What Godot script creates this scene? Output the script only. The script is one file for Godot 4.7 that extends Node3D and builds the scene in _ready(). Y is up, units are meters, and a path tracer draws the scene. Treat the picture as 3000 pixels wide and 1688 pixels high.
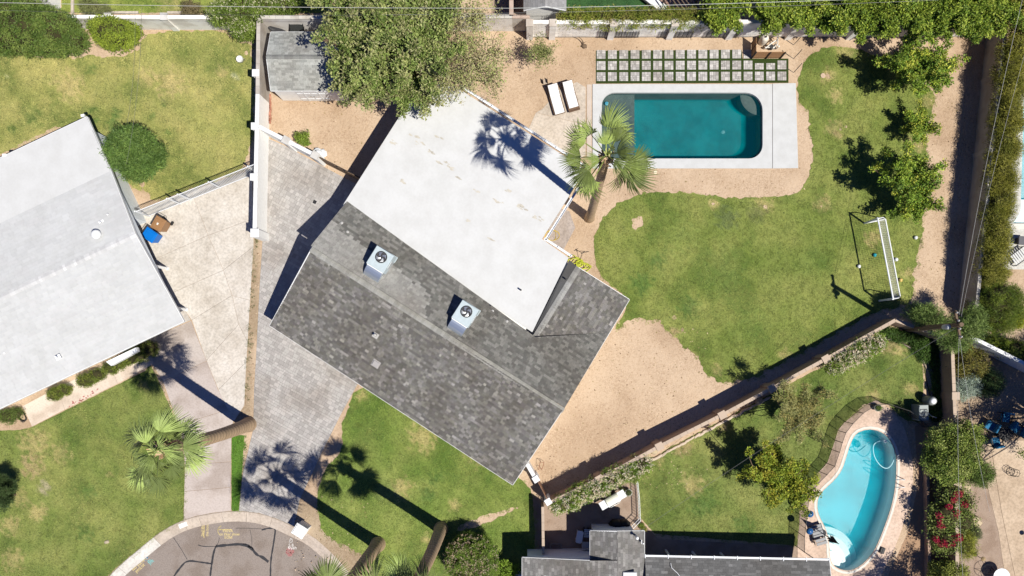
extends Node3D
# Survey frame: the photograph looks straight down. G() turns a map position (3000 x 1688 map units, 2 cm each on the ground)
# and a height into metres; the point under the camera is the origin, x east, z south.
const EYE := 50.0
const UNIT := 0.02
const NADIR := Vector2(1550, 1010)
var rng := RandomNumberGenerator.new()
var names := {}
var origin := {}
var M := {}
var nz := FastNoiseLite.new()
var nz2 := FastNoiseLite.new()
var nz3 := FastNoiseLite.new()

func G(x: float, y: float, h := 0.0) -> Vector3:
	var k := UNIT * (1.0 - h / EYE)
	return Vector3((x - NADIR.x) * k, h, (y - NADIR.y) * k)
func G2(x: float, y: float, h := 0.0) -> Vector2:
	var k := UNIT * (1.0 - h / EYE)
	return Vector2((x - NADIR.x) * k, (y - NADIR.y) * k)
func GP(a: Array, h := 0.0) -> PackedVector2Array:
	var r := PackedVector2Array()
	for i in range(0, a.size(), 2):
		r.append(G2(a[i], a[i + 1], h))
	return r
func V(p: Vector2, y := 0.0) -> Vector3:
	return Vector3(p.x, y, p.y)

# ---------------------------------------------------------------- mesh builder
class MB:
	var v := PackedVector3Array()
	var n := PackedVector3Array()
	var c := PackedColorArray()
	var ix := PackedInt32Array()
	var col := Color.WHITE
	func quad(a: Vector3, b: Vector3, d: Vector3, e: Vector3) -> void:  # counter-clockwise from outside
		var nn := (b - a).cross(d - a)
		if nn.length_squared() < 1e-16:
			nn = (d - a).cross(e - a)
		nn = nn.normalized()
		var s := v.size()
		v.append(a); v.append(b); v.append(d); v.append(e)
		for i in 4:
			n.append(nn); c.append(col)
		ix.append(s); ix.append(s + 2); ix.append(s + 1)
		ix.append(s); ix.append(s + 3); ix.append(s + 2)
	func tri(a: Vector3, b: Vector3, d: Vector3) -> void:
		var nn := (b - a).cross(d - a).normalized()
		var s := v.size()
		v.append(a); v.append(b); v.append(d)
		for i in 3:
			n.append(nn); c.append(col)
		ix.append(s); ix.append(s + 2); ix.append(s + 1)
	func up(a: Vector3, b: Vector3, d: Vector3) -> void:
		if (b - a).cross(d - a).y >= 0: tri(a, b, d)
		else: tri(a, d, b)
	func vert(p: Vector3, nn: Vector3, cc: Color) -> int:
		v.append(p); n.append(nn); c.append(cc)
		return v.size() - 1
	func box(o: Vector3, s: Vector3, t := Basis.IDENTITY, bev := 0.0) -> void:  # o: centre, s: full size
		var h := s * 0.5
		var p := []
		for i in 8:
			p.append(o + t * Vector3(h.x if i & 1 else -h.x, h.y if i & 2 else -h.y, h.z if i & 4 else -h.z))
		if bev <= 0.0:
			quad(p[2], p[6], p[7], p[3]); quad(p[0], p[1], p[5], p[4])
			quad(p[0], p[4], p[6], p[2]); quad(p[1], p[3], p[7], p[5])
			quad(p[4], p[5], p[7], p[6]); quad(p[0], p[2], p[3], p[1])
			return
		var q := []   # chamfered upper edge
		for i in 8:
			var e := Vector3(h.x if i & 1 else -h.x, h.y if i & 2 else -h.y, h.z if i & 4 else -h.z)
			if i & 2: e = Vector3(e.x - signf(e.x) * bev, e.y, e.z - signf(e.z) * bev)
			q.append(o + t * e)
		var m := []
		for i in 8:
			var e := Vector3(h.x if i & 1 else -h.x, h.y - bev, h.z if i & 4 else -h.z)
			m.append(o + t * e)
		quad(q[2], q[6], q[7], q[3])
		quad(m[0], m[4], q[6], q[2]); quad(m[1], q[3], q[7], m[5]); quad(m[4], m[5], q[7], q[6]); quad(m[0], q[2], q[3], m[1])
		quad(p[0], p[4], m[4], m[0]); quad(p[1], m[1], m[5], p[5]); quad(p[4], p[5], m[5], m[4]); quad(p[0], m[0], m[1], p[1])
		quad(p[0], p[1], p[5], p[4])
	func bar(a: Vector3, b: Vector3, w: float, h: float) -> void:  # rectangular bar from a to b
		var d := b - a
		var l := d.length()
		if l < 1e-6: return
		d /= l
		var s := Vector3.UP.cross(d)
		if s.length() < 1e-3: s = Vector3.RIGHT
		s = s.normalized()
		box((a + b) * 0.5, Vector3(w, h, l), Basis(s, d.cross(s), d))
	func sheet(poly: PackedVector2Array, y: float) -> void:
		var t := Geometry2D.triangulate_polygon(poly)
		for i in range(0, t.size(), 3):
			up(Vector3(poly[t[i]].x, y, poly[t[i]].y), Vector3(poly[t[i + 1]].x, y, poly[t[i + 1]].y), Vector3(poly[t[i + 2]].x, y, poly[t[i + 2]].y))
	func prism(poly: PackedVector2Array, y0: float, y1: float, bottom := false) -> void:
		sheet(poly, y1)
		var a := 0.0
		for i in poly.size():
			a += poly[i].cross(poly[(i + 1) % poly.size()])
		for i in poly.size():
			var p := poly[i]
			var q := poly[(i + 1) % poly.size()]
			if a > 0:
				var z := p; p = q; q = z
			quad(Vector3(p.x, y0, p.y), Vector3(q.x, y0, q.y), Vector3(q.x, y1, q.y), Vector3(p.x, y1, p.y))
		if bottom:
			var t := Geometry2D.triangulate_polygon(poly)
			for i in range(0, t.size(), 3):
				var A := Vector3(poly[t[i]].x, y0, poly[t[i]].y)
				var B := Vector3(poly[t[i + 1]].x, y0, poly[t[i + 1]].y)
				var C := Vector3(poly[t[i + 2]].x, y0, poly[t[i + 2]].y)
				if (B - A).cross(C - A).y <= 0: tri(A, B, C)
				else: tri(A, C, B)
	func tube(pts: Array, rad: Array, sides := 6, cap := true) -> void:
		var rings := []
		var prev := Vector3.ZERO
		for i in pts.size():
			var d: Vector3 = (pts[mini(i + 1, pts.size() - 1)] - pts[maxi(i - 1, 0)]).normalized()
			var s: Vector3
			if prev == Vector3.ZERO:
				s = d.cross(Vector3.UP if absf(d.y) < 0.9 else Vector3.RIGHT).normalized()
			else:
				s = (prev - d * prev.dot(d)).normalized()
			prev = s
			var u := d.cross(s)
			var ring := []
			for k in sides:
				var a := TAU * k / sides
				var o := s * cos(a) + u * sin(a)
				ring.append(vert(pts[i] + o * float(rad[i]), o, col))
			rings.append(ring)
		for i in rings.size() - 1:
			for k in sides:
				var k2 := (k + 1) % sides
				var a: int = rings[i][k]; var b: int = rings[i][k2]; var e: int = rings[i + 1][k2]; var f: int = rings[i + 1][k]
				ix.append(a); ix.append(e); ix.append(b); ix.append(a); ix.append(f); ix.append(e)
		if cap:
			for w in [0, rings.size() - 1]:
				var dd: Vector3 = (pts[0] - pts[1]).normalized() if w == 0 else (pts[w] - pts[w - 1]).normalized()
				var m := vert(pts[w], dd, col)
				var rr := []
				for k in sides: rr.append(vert(v[rings[w][k]], dd, col))
				for k in sides:
					var k2 := (k + 1) % sides
					if w == 0: ix.append(m); ix.append(rr[k]); ix.append(rr[k2])
					else: ix.append(m); ix.append(rr[k2]); ix.append(rr[k])
	func lathe(o: Vector3, prof: Array, sides := 16) -> void:  # prof: [radius, height] from bottom to top
		var s0 := v.size()
		for i in prof.size():
			var a: Array = prof[maxi(i - 1, 0)]
			var b: Array = prof[mini(i + 1, prof.size() - 1)]
			var t := Vector2(b[0] - a[0], b[1] - a[1]).normalized()
			for k in sides:
				var an := TAU * k / sides
				var d := Vector3(cos(an), 0, sin(an))
				vert(o + d * prof[i][0] + Vector3(0, prof[i][1], 0), (d * t.y + Vector3(0, -t.x, 0)).normalized(), col)
		for i in prof.size() - 1:
			for k in sides:
				var k2 := (k + 1) % sides
				var a := s0 + i * sides + k; var b := s0 + i * sides + k2; var e := s0 + (i + 1) * sides + k2; var f := s0 + (i + 1) * sides + k
				ix.append(a); ix.append(b); ix.append(e); ix.append(a); ix.append(e); ix.append(f)
	func ball(o: Vector3, r: Vector3, seg := 12, bump := 0.0, noise: FastNoiseLite = null) -> void:
		var s0 := v.size()
		var rows := int(seg / 2)
		for j in rows + 1:
			var ph := -PI / 2 + PI * j / rows
			for k in seg + 1:
				var th := TAU * (k % seg) / seg
				var d := Vector3(cos(ph) * cos(th), sin(ph), cos(ph) * sin(th))
				var f := 1.0
				if noise: f += bump * noise.get_noise_3d(d.x * 40 + o.x * 7, d.y * 40, d.z * 40 + o.z * 7)
				vert(o + d * r * f, (d / r).normalized(), col)
		for j in rows:
			for k in seg:
				var a := s0 + j * (seg + 1) + k
				var b := a + 1
				var e := b + seg + 1
				var f := a + seg + 1
				ix.append(a); ix.append(b); ix.append(e); ix.append(a); ix.append(e); ix.append(f)
	func mesh(o: Vector3) -> ArrayMesh:
		var w := v
		if o != Vector3.ZERO:
			w = PackedVector3Array(v)
			for i in w.size(): w[i] -= o
		var arr := []
		arr.resize(Mesh.ARRAY_MAX)
		arr[Mesh.ARRAY_VERTEX] = w
		arr[Mesh.ARRAY_NORMAL] = n
		arr[Mesh.ARRAY_COLOR] = c
		arr[Mesh.ARRAY_INDEX] = ix
		var m := ArrayMesh.new()
		m.add_surface_from_arrays(Mesh.PRIMITIVE_TRIANGLES, arr)
		return m

# ---------------------------------------------------------------- scene helpers
func numbered(called: String) -> String:
	if not names.has(called):
		names[called] = 0
		return called
	names[called] += 1
	return "%s_%03d" % [called, names[called]]
func thing(called: String, label: String, category: String, at: Vector3, group := "") -> Node3D:
	var o := Node3D.new()
	o.name = numbered(called)
	add_child(o)
	o.position = at
	origin[o] = at
	o.set_meta("label", label)
	o.set_meta("category", category)
	o.set_meta("kind", "thing")
	if group: o.set_meta("group", group)
	return o
func obj(called: String, b: MB, m: Material, parent: Node3D = self) -> MeshInstance3D:
	var o := MeshInstance3D.new()
	var at := Vector3.ZERO
	if parent != self:
		at = origin[parent]
		origin[o] = at
	o.name = numbered(called) if parent == self else called
	o.mesh = b.mesh(at)
	o.material_override = m
	parent.add_child(o, true)
	return o
func inst(called: String, mesh: Mesh, m: Material, parent: Node3D, x: Transform3D) -> MeshInstance3D:
	var o := MeshInstance3D.new()
	o.name = called
	o.mesh = mesh
	if m: o.material_override = m
	o.transform = x
	origin[o] = Vector3.ZERO
	parent.add_child(o, true)
	return o
func single(called: String, label: String, category: String, b: MB, m: Material, at: Vector3, group := "") -> MeshInstance3D:
	var o := MeshInstance3D.new()
	o.name = numbered(called)
	o.mesh = b.mesh(at)
	o.material_override = m
	add_child(o)
	o.position = at
	origin[o] = at
	o.set_meta("label", label)
	o.set_meta("category", category)
	if group: o.set_meta("group", group)
	return o
func struct(called: String, b: MB, m: Material) -> MeshInstance3D:
	var o := obj(called, b, m)
	o.set_meta("kind", "structure")
	origin[o] = Vector3.ZERO
	return o
func stuff(o: Node) -> Node:
	o.set_meta("kind", "stuff")
	return o
func many(called: String, mesh: Mesh, m: Material, xs: Array, cols: Array, parent: Node3D = self) -> MultiMeshInstance3D:
	var mm := MultiMesh.new()
	mm.transform_format = MultiMesh.TRANSFORM_3D
	mm.use_colors = true
	mm.mesh = mesh
	mm.instance_count = xs.size()
	var at := Vector3.ZERO
	if parent != self: at = origin[parent]
	for i in xs.size():
		var t: Transform3D = xs[i]
		t.origin -= at
		mm.set_instance_transform(i, t)
		mm.set_instance_color(i, cols[i])
	var o := MultiMeshInstance3D.new()
	o.name = numbered(called) if parent == self else called
	o.multimesh = mm
	o.material_override = m
	parent.add_child(o, true)
	o.set_meta("kind", "stuff")
	return o

# ---------------------------------------------------------------- materials
func lin(r: float, g: float, b: float) -> Color:
	return Color(r, g, b)
func noise_bytes(seed_: int, size: int, freq: float, oct: int) -> PackedByteArray:
	var f := FastNoiseLite.new()
	f.seed = seed_
	f.noise_type = FastNoiseLite.TYPE_SIMPLEX_SMOOTH
	f.frequency = freq
	f.fractal_octaves = oct
	var im := f.get_seamless_image(size, size)
	im.convert(Image.FORMAT_L8)
	return im.get_data()
# grey or two-tone modulator: layers [[freq, octaves, weight]...]; a and b are the linear colours of its low and high end
func tex(seed_: int, size: int, layers: Array, a: Color, b: Color, grain := 0.0, contrast := 1.0) -> ImageTexture:
	var acc := PackedFloat32Array()
	acc.resize(size * size)
	var tw := 0.0
	for k in layers.size():
		var d := noise_bytes(seed_ + k * 17, size, layers[k][0], layers[k][1])
		var w: float = layers[k][2]
		tw += w
		for i in acc.size():
			acc[i] += w * d[i]
	var r := RandomNumberGenerator.new()
	r.seed = seed_
	var out := PackedByteArray()
	out.resize(size * size * 3)
	var lut := PackedByteArray()
	lut.resize(256 * 3)
	for i in 256:
		var c := a.lerp(b, i / 255.0).linear_to_srgb()
		lut[i * 3] = clampi(int(c.r * 255), 0, 255); lut[i * 3 + 1] = clampi(int(c.g * 255), 0, 255); lut[i * 3 + 2] = clampi(int(c.b * 255), 0, 255)
	for i in acc.size():
		var q := (acc[i] / (tw * 255.0) - 0.5) * contrast + 0.5
		if grain > 0.0: q += (r.randf() - 0.5) * grain
		var j := clampi(int(q * 255), 0, 255) * 3
		out[i * 3] = lut[j]; out[i * 3 + 1] = lut[j + 1]; out[i * 3 + 2] = lut[j + 2]
	return ImageTexture.create_from_image(Image.create_from_data(size, size, false, Image.FORMAT_RGB8, out))
func mat(c: Color, rough := 0.85, t: Texture2D = null, metres := 2.0, t2: Texture2D = null, metres2 := 9.0, bump: Texture2D = null, bump_cm := 0.5) -> StandardMaterial3D:
	var m := StandardMaterial3D.new()
	m.albedo_color = c.linear_to_srgb()
	m.roughness = rough
	m.metallic_specular = 0.35
	m.vertex_color_use_as_albedo = true
	m.vertex_color_is_srgb = false
	if t:
		m.albedo_texture = t
		m.uv1_triplanar = true
		m.uv1_world_triplanar = true
		m.uv1_scale = Vector3.ONE / metres
	if t2:
		m.detail_enabled = true
		m.detail_albedo = t2
		m.detail_blend_mode = BaseMaterial3D.BLEND_MODE_MUL
		m.detail_uv_layer = BaseMaterial3D.DETAIL_UV_2
		m.uv2_triplanar = true
		m.uv2_world_triplanar = true
		m.uv2_scale = Vector3.ONE / metres2
	if bump:
		m.heightmap_enabled = true
		m.heightmap_texture = bump
		m.heightmap_scale = bump_cm
	return m
func metal(c: Color, rough := 0.4) -> StandardMaterial3D:
	var m := mat(c, rough)
	m.metallic = 0.8
	return m
func leaf_mat(c: Color, back: Color) -> StandardMaterial3D:
	var m := mat(c, 0.55)
	m.backlight_enabled = true
	m.backlight = back
	m.cull_mode = BaseMaterial3D.CULL_DISABLED
	return m

# ---------------------------------------------------------------- fields: sheets with natural outlines
func poly_d(p: Vector2, poly: PackedVector2Array) -> float:  # > 0 inside
	var best := 1e9
	var inside := false
	var n := poly.size()
	var j := n - 1
	for i in n:
		var a := poly[i]
		var b := poly[j]
		var e := b - a
		var w := p - a
		var t := clampf(w.dot(e) / maxf(e.length_squared(), 1e-9), 0, 1)
		best = minf(best, (w - e * t).length_squared())
		if (a.y > p.y) != (b.y > p.y) and p.x < (b.x - a.x) * (p.y - a.y) / (b.y - a.y) + a.x:
			inside = not inside
		j = i
	return sqrt(best) if inside else -sqrt(best)
class Field:
	var lo := Vector2()
	var cell := 0.2
	var nx := 0
	var nz := 0
	var d := PackedFloat32Array()
	func at(p: Vector2) -> float:
		var q := (p - lo) / cell
		var i := int(q.x)
		var j := int(q.y)
		if i < 0 or j < 0 or i >= nx or j >= nz: return -1.0
		return d[j * (nx + 1) + i]
func field(lo: Vector2, hi: Vector2, cell: float, f: Callable) -> Field:
	var r := Field.new()
	r.lo = lo
	r.cell = cell
	r.nx = int(ceil((hi.x - lo.x) / cell))
	r.nz = int(ceil((hi.y - lo.y) / cell))
	r.d.resize((r.nx + 1) * (r.nz + 1))
	for j in r.nz + 1:
		for i in r.nx + 1:
			r.d[j * (r.nx + 1) + i] = f.call(lo + Vector2(i, j) * cell)
	return r
func field_mesh(F: Field, y: float, tint: Callable) -> MB:
	var b := MB.new()
	var id := PackedInt32Array()
	id.resize(F.d.size())
	id.fill(-1)
	var w := F.nx + 1
	for j in F.nz + 1:
		for i in w:
			if F.d[j * w + i] > 0:
				var p := F.lo + Vector2(i, j) * F.cell
				id[j * w + i] = b.vert(Vector3(p.x, y, p.y), Vector3.UP, tint.call(p))
	var ci := [0, 1, 1, 0]
	var cj := [0, 0, 1, 1]
	for j in F.nz:
		for i in F.nx:
			var a := id[j * w + i]; var e := id[j * w + i + 1]; var f := id[(j + 1) * w + i + 1]; var g := id[(j + 1) * w + i]
			if a >= 0 and e >= 0 and f >= 0 and g >= 0:
				b.ix.append(a); b.ix.append(e); b.ix.append(f); b.ix.append(a); b.ix.append(f); b.ix.append(g)
				continue
			if a < 0 and e < 0 and f < 0 and g < 0: continue
			var loop := []
			for k in 4:
				var k2 := (k + 1) % 4
				var i0: int = i + ci[k]; var j0: int = j + cj[k]; var i1: int = i + ci[k2]; var j1: int = j + cj[k2]
				var d0 := F.d[j0 * w + i0]; var d1 := F.d[j1 * w + i1]
				if d0 > 0: loop.append(id[j0 * w + i0])
				if (d0 > 0) != (d1 > 0):
					var t := d0 / (d0 - d1)
					var p := F.lo + Vector2(lerpf(i0, i1, t), lerpf(j0, j1, t)) * F.cell
					loop.append(b.vert(Vector3(p.x, y, p.y), Vector3.UP, tint.call(p)))
			for k in range(1, loop.size() - 1):
				b.ix.append(loop[0]); b.ix.append(loop[k]); b.ix.append(loop[k + 1])
	return b
func bounds(poly: PackedVector2Array) -> Rect2:
	var r := Rect2(poly[0], Vector2.ZERO)
	for p in poly: r = r.expand(p)
	return r
func smooth(poly: PackedVector2Array, times := 1, closed := true) -> PackedVector2Array:
	for t in times:
		var q := PackedVector2Array()
		var n := poly.size()
		if not closed: q.append(poly[0])
		for i in (n if closed else n - 1):
			var a := poly[i]
			var b := poly[(i + 1) % n]
			q.append(a.lerp(b, 0.25)); q.append(a.lerp(b, 0.75))
		if not closed: q.append(poly[n - 1])
		poly = q
	return poly

# ---------------------------------------------------------------- light, camera
func make_view() -> void:
	var cam := Camera3D.new()
	cam.name = "camera"
	add_child(cam)
	cam.position = Vector3(0, EYE, 0)
	cam.rotation_degrees = Vector3(-90, 0, 0)
	cam.projection = Camera3D.PROJECTION_FRUSTUM
	cam.near = 1.0
	cam.far = 400.0
	cam.size = 1688.0 / 2500.0
	cam.frustum_offset = Vector2(-50.0 / 2500.0, 166.0 / 2500.0)
	cam.current = true
	var sky_m := ProceduralSkyMaterial.new()
	sky_m.sky_top_color = Color(0.22, 0.38, 0.70)
	sky_m.sky_horizon_color = Color(0.62, 0.70, 0.80)
	sky_m.sky_curve = 0.12
	sky_m.ground_bottom_color = Color(0.35, 0.30, 0.25)
	sky_m.ground_horizon_color = Color(0.55, 0.62, 0.72)
	var sky := Sky.new()
	sky.sky_material = sky_m
	var env := Environment.new()
	env.background_mode = Environment.BG_SKY
	env.sky = sky
	env.background_energy_multiplier = 0.46
	env.tonemap_mode = Environment.TONE_MAPPER_LINEAR
	env.tonemap_exposure = 1.3
	env.sdfgi_enabled = true
	env.ssao_enabled = true
	env.ssil_enabled = true
	var we := WorldEnvironment.new()
	we.name = "environment"
	we.environment = env
	add_child(we)
	var sun := DirectionalLight3D.new()
	sun.name = "sun"
	add_child(sun)
	var el := deg_to_rad(60.9)
	var dir := Vector3(-0.82 * cos(el), -sin(el), -0.572 * cos(el))
	sun.look_at_from_position(Vector3.ZERO, dir, Vector3.UP)
	sun.light_color = Color(1.0, 0.98, 0.935)
	sun.light_energy = 1.6
	sun.light_angular_distance = 0.5
	sun.shadow_enabled = true

func make_materials() -> void:
	var W := Color.WHITE
	var fine := tex(3, 512, [[0.03, 4, 1.0], [0.15, 2, 0.7]], lin(0.62, 0.62, 0.62), lin(1.25, 1.25, 1.25), 0.5, 1.3)
	var soft := tex(7, 512, [[0.006, 5, 1.0], [0.03, 3, 0.4]], lin(0.72, 0.72, 0.72), lin(1.2, 1.2, 1.2), 0.0, 1.6)
	var faint := tex(9, 512, [[0.008, 5, 1.0], [0.06, 3, 0.5]], lin(0.9, 0.895, 0.885), lin(1.02, 1.02, 1.02), 0.12, 1.5)
	var earth := tex(21, 1024, [[0.006, 5, 0.6], [0.05, 4, 0.8], [0.12, 2, 1.0]], lin(0.66, 0.61, 0.56), lin(1.24, 1.26, 1.28), 0.3, 1.5)
	var patches := tex(25, 512, [[0.006, 6, 1.0]], lin(0.84, 0.81, 0.78), lin(1.1, 1.11, 1.12), 0.05, 1.8)
	var grass := tex(31, 1024, [[0.012, 5, 0.5], [0.07, 3, 1.0], [0.14, 2, 1.2]], lin(0.25, 0.32, 0.28), lin(1.75, 1.65, 1.7), 0.7, 1.9)
	var grass2 := tex(37, 512, [[0.008, 6, 1.0]], lin(0.62, 0.72, 0.6), lin(1.35, 1.25, 1.3), 0.0, 2.1)
	var conc := tex(41, 1024, [[0.003, 6, 1.0], [0.012, 5, 0.8], [0.1, 3, 0.3]], lin(0.76, 0.73, 0.69), lin(1.1, 1.1, 1.1), 0.08, 1.6)
	var grit := tex(47, 512, [[0.2, 2, 1.0], [0.09, 2, 0.8]], lin(0.6, 0.6, 0.6), lin(1.35, 1.35, 1.35), 0.8, 1.5)
	var wood := tex(53, 512, [[0.02, 3, 1.0], [0.1, 2, 0.6]], lin(0.6, 0.58, 0.55), lin(1.25, 1.22, 1.2), 0.3, 1.6)
	var soil_b := tex(59, 512, [[0.03, 5, 1.0], [0.2, 2, 0.5]], Color.BLACK, W, 0.3, 1.3)
	M.earth = mat(lin(0.465, 0.352, 0.25), 0.95, earth, 12.0, patches, 23.0, soil_b, 4.0)
	M.grass = mat(W, 0.9, grass, 11.0, grass2, 17.0, soil_b, 3.0)
	M.blade = leaf_mat(W, Color(0.25, 0.3, 0.1))
	M.turf = mat(lin(0.03, 0.05, 0.008), 0.9, grass, 2.0, null, 1.0, soil_b, 2.0)
	M.conc = mat(W, 0.85, conc, 9.0, fine, 3.1)
	M.deck = mat(lin(0.475, 0.482, 0.485), 0.8, faint, 3.0)
	M.paver = mat(W, 0.85, fine_soft(63), 0.9, soft_tex(64), 13.0)
	M.asphalt = mat(lin(0.255, 0.215, 0.19), 0.9, grit, 5.0, patches, 6.0, soil_b, 0.6)
	M.seal = mat(lin(0.035, 0.035, 0.04), 0.6, fine, 0.8)
	M.shingle = mat(W, 0.92, grit, 4.3, soft_tex(66), 11.0)
	M.pale_shingle = mat(W, 0.85, faint, 8.0)
	M.white_roof = mat(lin(0.515, 0.52, 0.522), 0.7, faint, 6.0)
	M.stain = mat(lin(0.46, 0.43, 0.37), 0.85, soft, 1.4)
	M.white = mat(lin(0.70, 0.71, 0.72), 0.6, faint, 1.7)
	M.stucco = mat(lin(0.80, 0.80, 0.79), 0.9, faint, 1.1)
	M.conc_plain = mat(W, 0.85, soft_tex(79), 7.0, fine_soft(80), 2.2)
	M.stucco_blue = mat(lin(0.74, 0.79, 0.83), 0.9, faint, 1.1)
	M.block = mat(W, 0.92, fine_soft(69), 0.6, soft_tex(70), 5.0)
	M.mortar = mat(lin(0.33, 0.32, 0.30), 0.95, fine, 0.7)
	M.brown_wall = mat(lin(0.34, 0.235, 0.175), 0.92, fine_soft(71), 0.8, soft_tex(72), 6.0)
	M.cap = mat(lin(0.44, 0.35, 0.275), 0.9, fine_soft(73), 0.7)
	M.wood = mat(W, 0.8, wood, 0.35, fine_soft(74), 0.5)
	M.iron_white = mat(lin(0.66, 0.68, 0.71), 0.5)
	M.black = mat(lin(0.02, 0.02, 0.022), 0.55)
	M.dark = mat(lin(0.045, 0.045, 0.05), 0.7)
	M.plastic = mat(W, 0.45)
	M.cloth = mat(W, 0.95, fine_soft(75), 0.3)
	M.steel = metal(lin(0.55, 0.57, 0.58), 0.35)
	M.duct = metal(lin(0.62, 0.68, 0.74), 0.3)
	M.ac = mat(lin(0.42, 0.49, 0.52), 0.45, faint, 0.9)
	M.bark = mat(lin(0.16, 0.115, 0.08), 0.95, wood, 0.5)
	M.palm_bark = mat(lin(0.60, 0.44, 0.29), 0.95, wood, 0.3, grit, 0.6)
	M.leaf = leaf_mat(W, Color(0.3, 0.35, 0.12))
	M.frond = leaf_mat(W, Color(0.35, 0.42, 0.15))
	M.flower = leaf_mat(W, Color(0.3, 0.2, 0.2))
	M.gravel = mat(lin(0.36, 0.27, 0.21), 0.95, grit, 1.3, patches, 4.0, soil_b, 3.0)
	M.tan = mat(lin(0.50, 0.385, 0.28), 0.9, grit, 1.5, patches, 8.0)
	M.stone = mat(lin(0.46, 0.37, 0.25), 0.95, fine, 0.6)
	M.chalk = mat(W, 0.95)
	M.plaster_a = mat(lin(0.075, 0.095, 0.085), 0.8, fine, 3.0, soft, 5.0)
	M.plaster_b = mat(lin(0.70, 0.78, 0.77), 0.8, faint, 1.0)
	M.coping = mat(lin(0.6, 0.58, 0.53), 0.8, faint, 1.0)
	M.rubber = mat(W, 0.5)
	var cloudy := tex(83, 256, [[0.012, 5, 1.0], [0.05, 3, 0.5]], lin(0.62, 0.66, 0.68), lin(1.0, 1.0, 1.0), 0.1, 2.0)
	for a in [["water_a", Color(0.0, 0.29, 0.325), 0.05, 0.5], ["water_b", Color(0.0, 0.58, 0.72), 0.05, 0.5]]:
		var m := StandardMaterial3D.new()
		m.albedo_color = Color(a[1].r, a[1].g, a[1].b).linear_to_srgb()
		m.albedo_color.a = 0.06
		m.roughness = 0.02
		m.transparency = BaseMaterial3D.TRANSPARENCY_ALPHA
		m.metallic_specular = 0.4
		M[a[0]] = m
		var q: StandardMaterial3D = m.duplicate()
		q.albedo_color.a = 0.12 if a[0] == "water_a" else 0.145
		q.metallic_specular = 0.0
		q.roughness = 0.9
		q.albedo_texture = cloudy
		q.uv1_triplanar = true
		q.uv1_world_triplanar = true
		q.uv1_scale = Vector3.ONE / 6.0
		q.specular_mode = BaseMaterial3D.SPECULAR_DISABLED
		M[a[0] + "_depth"] = q
	var mesh_m := mat(lin(0.035, 0.03, 0.025), 0.9)
	mesh_m.transparency = BaseMaterial3D.TRANSPARENCY_ALPHA
	mesh_m.albedo_color.a = 0.5
	M.mesh_cloth = mesh_m
	var net := mat(lin(0.6, 0.6, 0.55), 0.9)
	M.net = net
	var glass := StandardMaterial3D.new()
	glass.albedo_color = Color(0.05, 0.07, 0.08)
	glass.roughness = 0.05
	M.glass = glass
func fine_soft(s: int) -> ImageTexture:
	return tex(s, 256, [[0.06, 3, 1.0], [0.2, 2, 0.6]], lin(0.78, 0.77, 0.76), lin(1.16, 1.16, 1.16), 0.35, 1.2)
func soft_tex(s: int) -> ImageTexture:
	return tex(s, 256, [[0.012, 5, 1.0]], lin(0.80, 0.77, 0.74), lin(1.13, 1.14, 1.15), 0.05, 1.9)

# ---------------------------------------------------------------- setting
var POOL_A: PackedVector2Array
var POOL_B: PackedVector2Array
var KERB: PackedVector2Array
var DECK_A: PackedVector2Array
var lawns := {}

func rounded(x0: float, y0: float, x1: float, y1: float, r: Array, seg := 7) -> PackedVector2Array:
	var q := PackedVector2Array()
	var cs := [[x0 + r[0], y0 + r[0], 180], [x1 - r[1], y0 + r[1], 270], [x1 - r[2], y1 - r[2], 0], [x0 + r[3], y1 - r[3], 90]]
	for k in 4:
		for i in seg + 1:
			var a := deg_to_rad(cs[k][2] + 90.0 * i / seg)
			q.append(G2(cs[k][0] + cos(a) * r[k], cs[k][1] + sin(a) * r[k]))
	return q
func street_line(off: float) -> PackedVector2Array:  # kerb line pushed outwards by off metres
	var q := PackedVector2Array()
	for i in KERB.size():
		var t := (KERB[mini(i + 1, KERB.size() - 1)] - KERB[maxi(i - 1, 0)]).normalized()
		q.append(KERB[i] + Vector2(t.y, -t.x) * off)
	return q
func ring(b: MB, inner: PackedVector2Array, outer: PackedVector2Array, y: float) -> void:
	for i in inner.size():
		var j := (i + 1) % inner.size()
		b.up(V(inner[i], y), V(inner[j], y), V(outer[j], y))
		b.up(V(inner[i], y), V(outer[j], y), V(outer[i], y))

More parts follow.
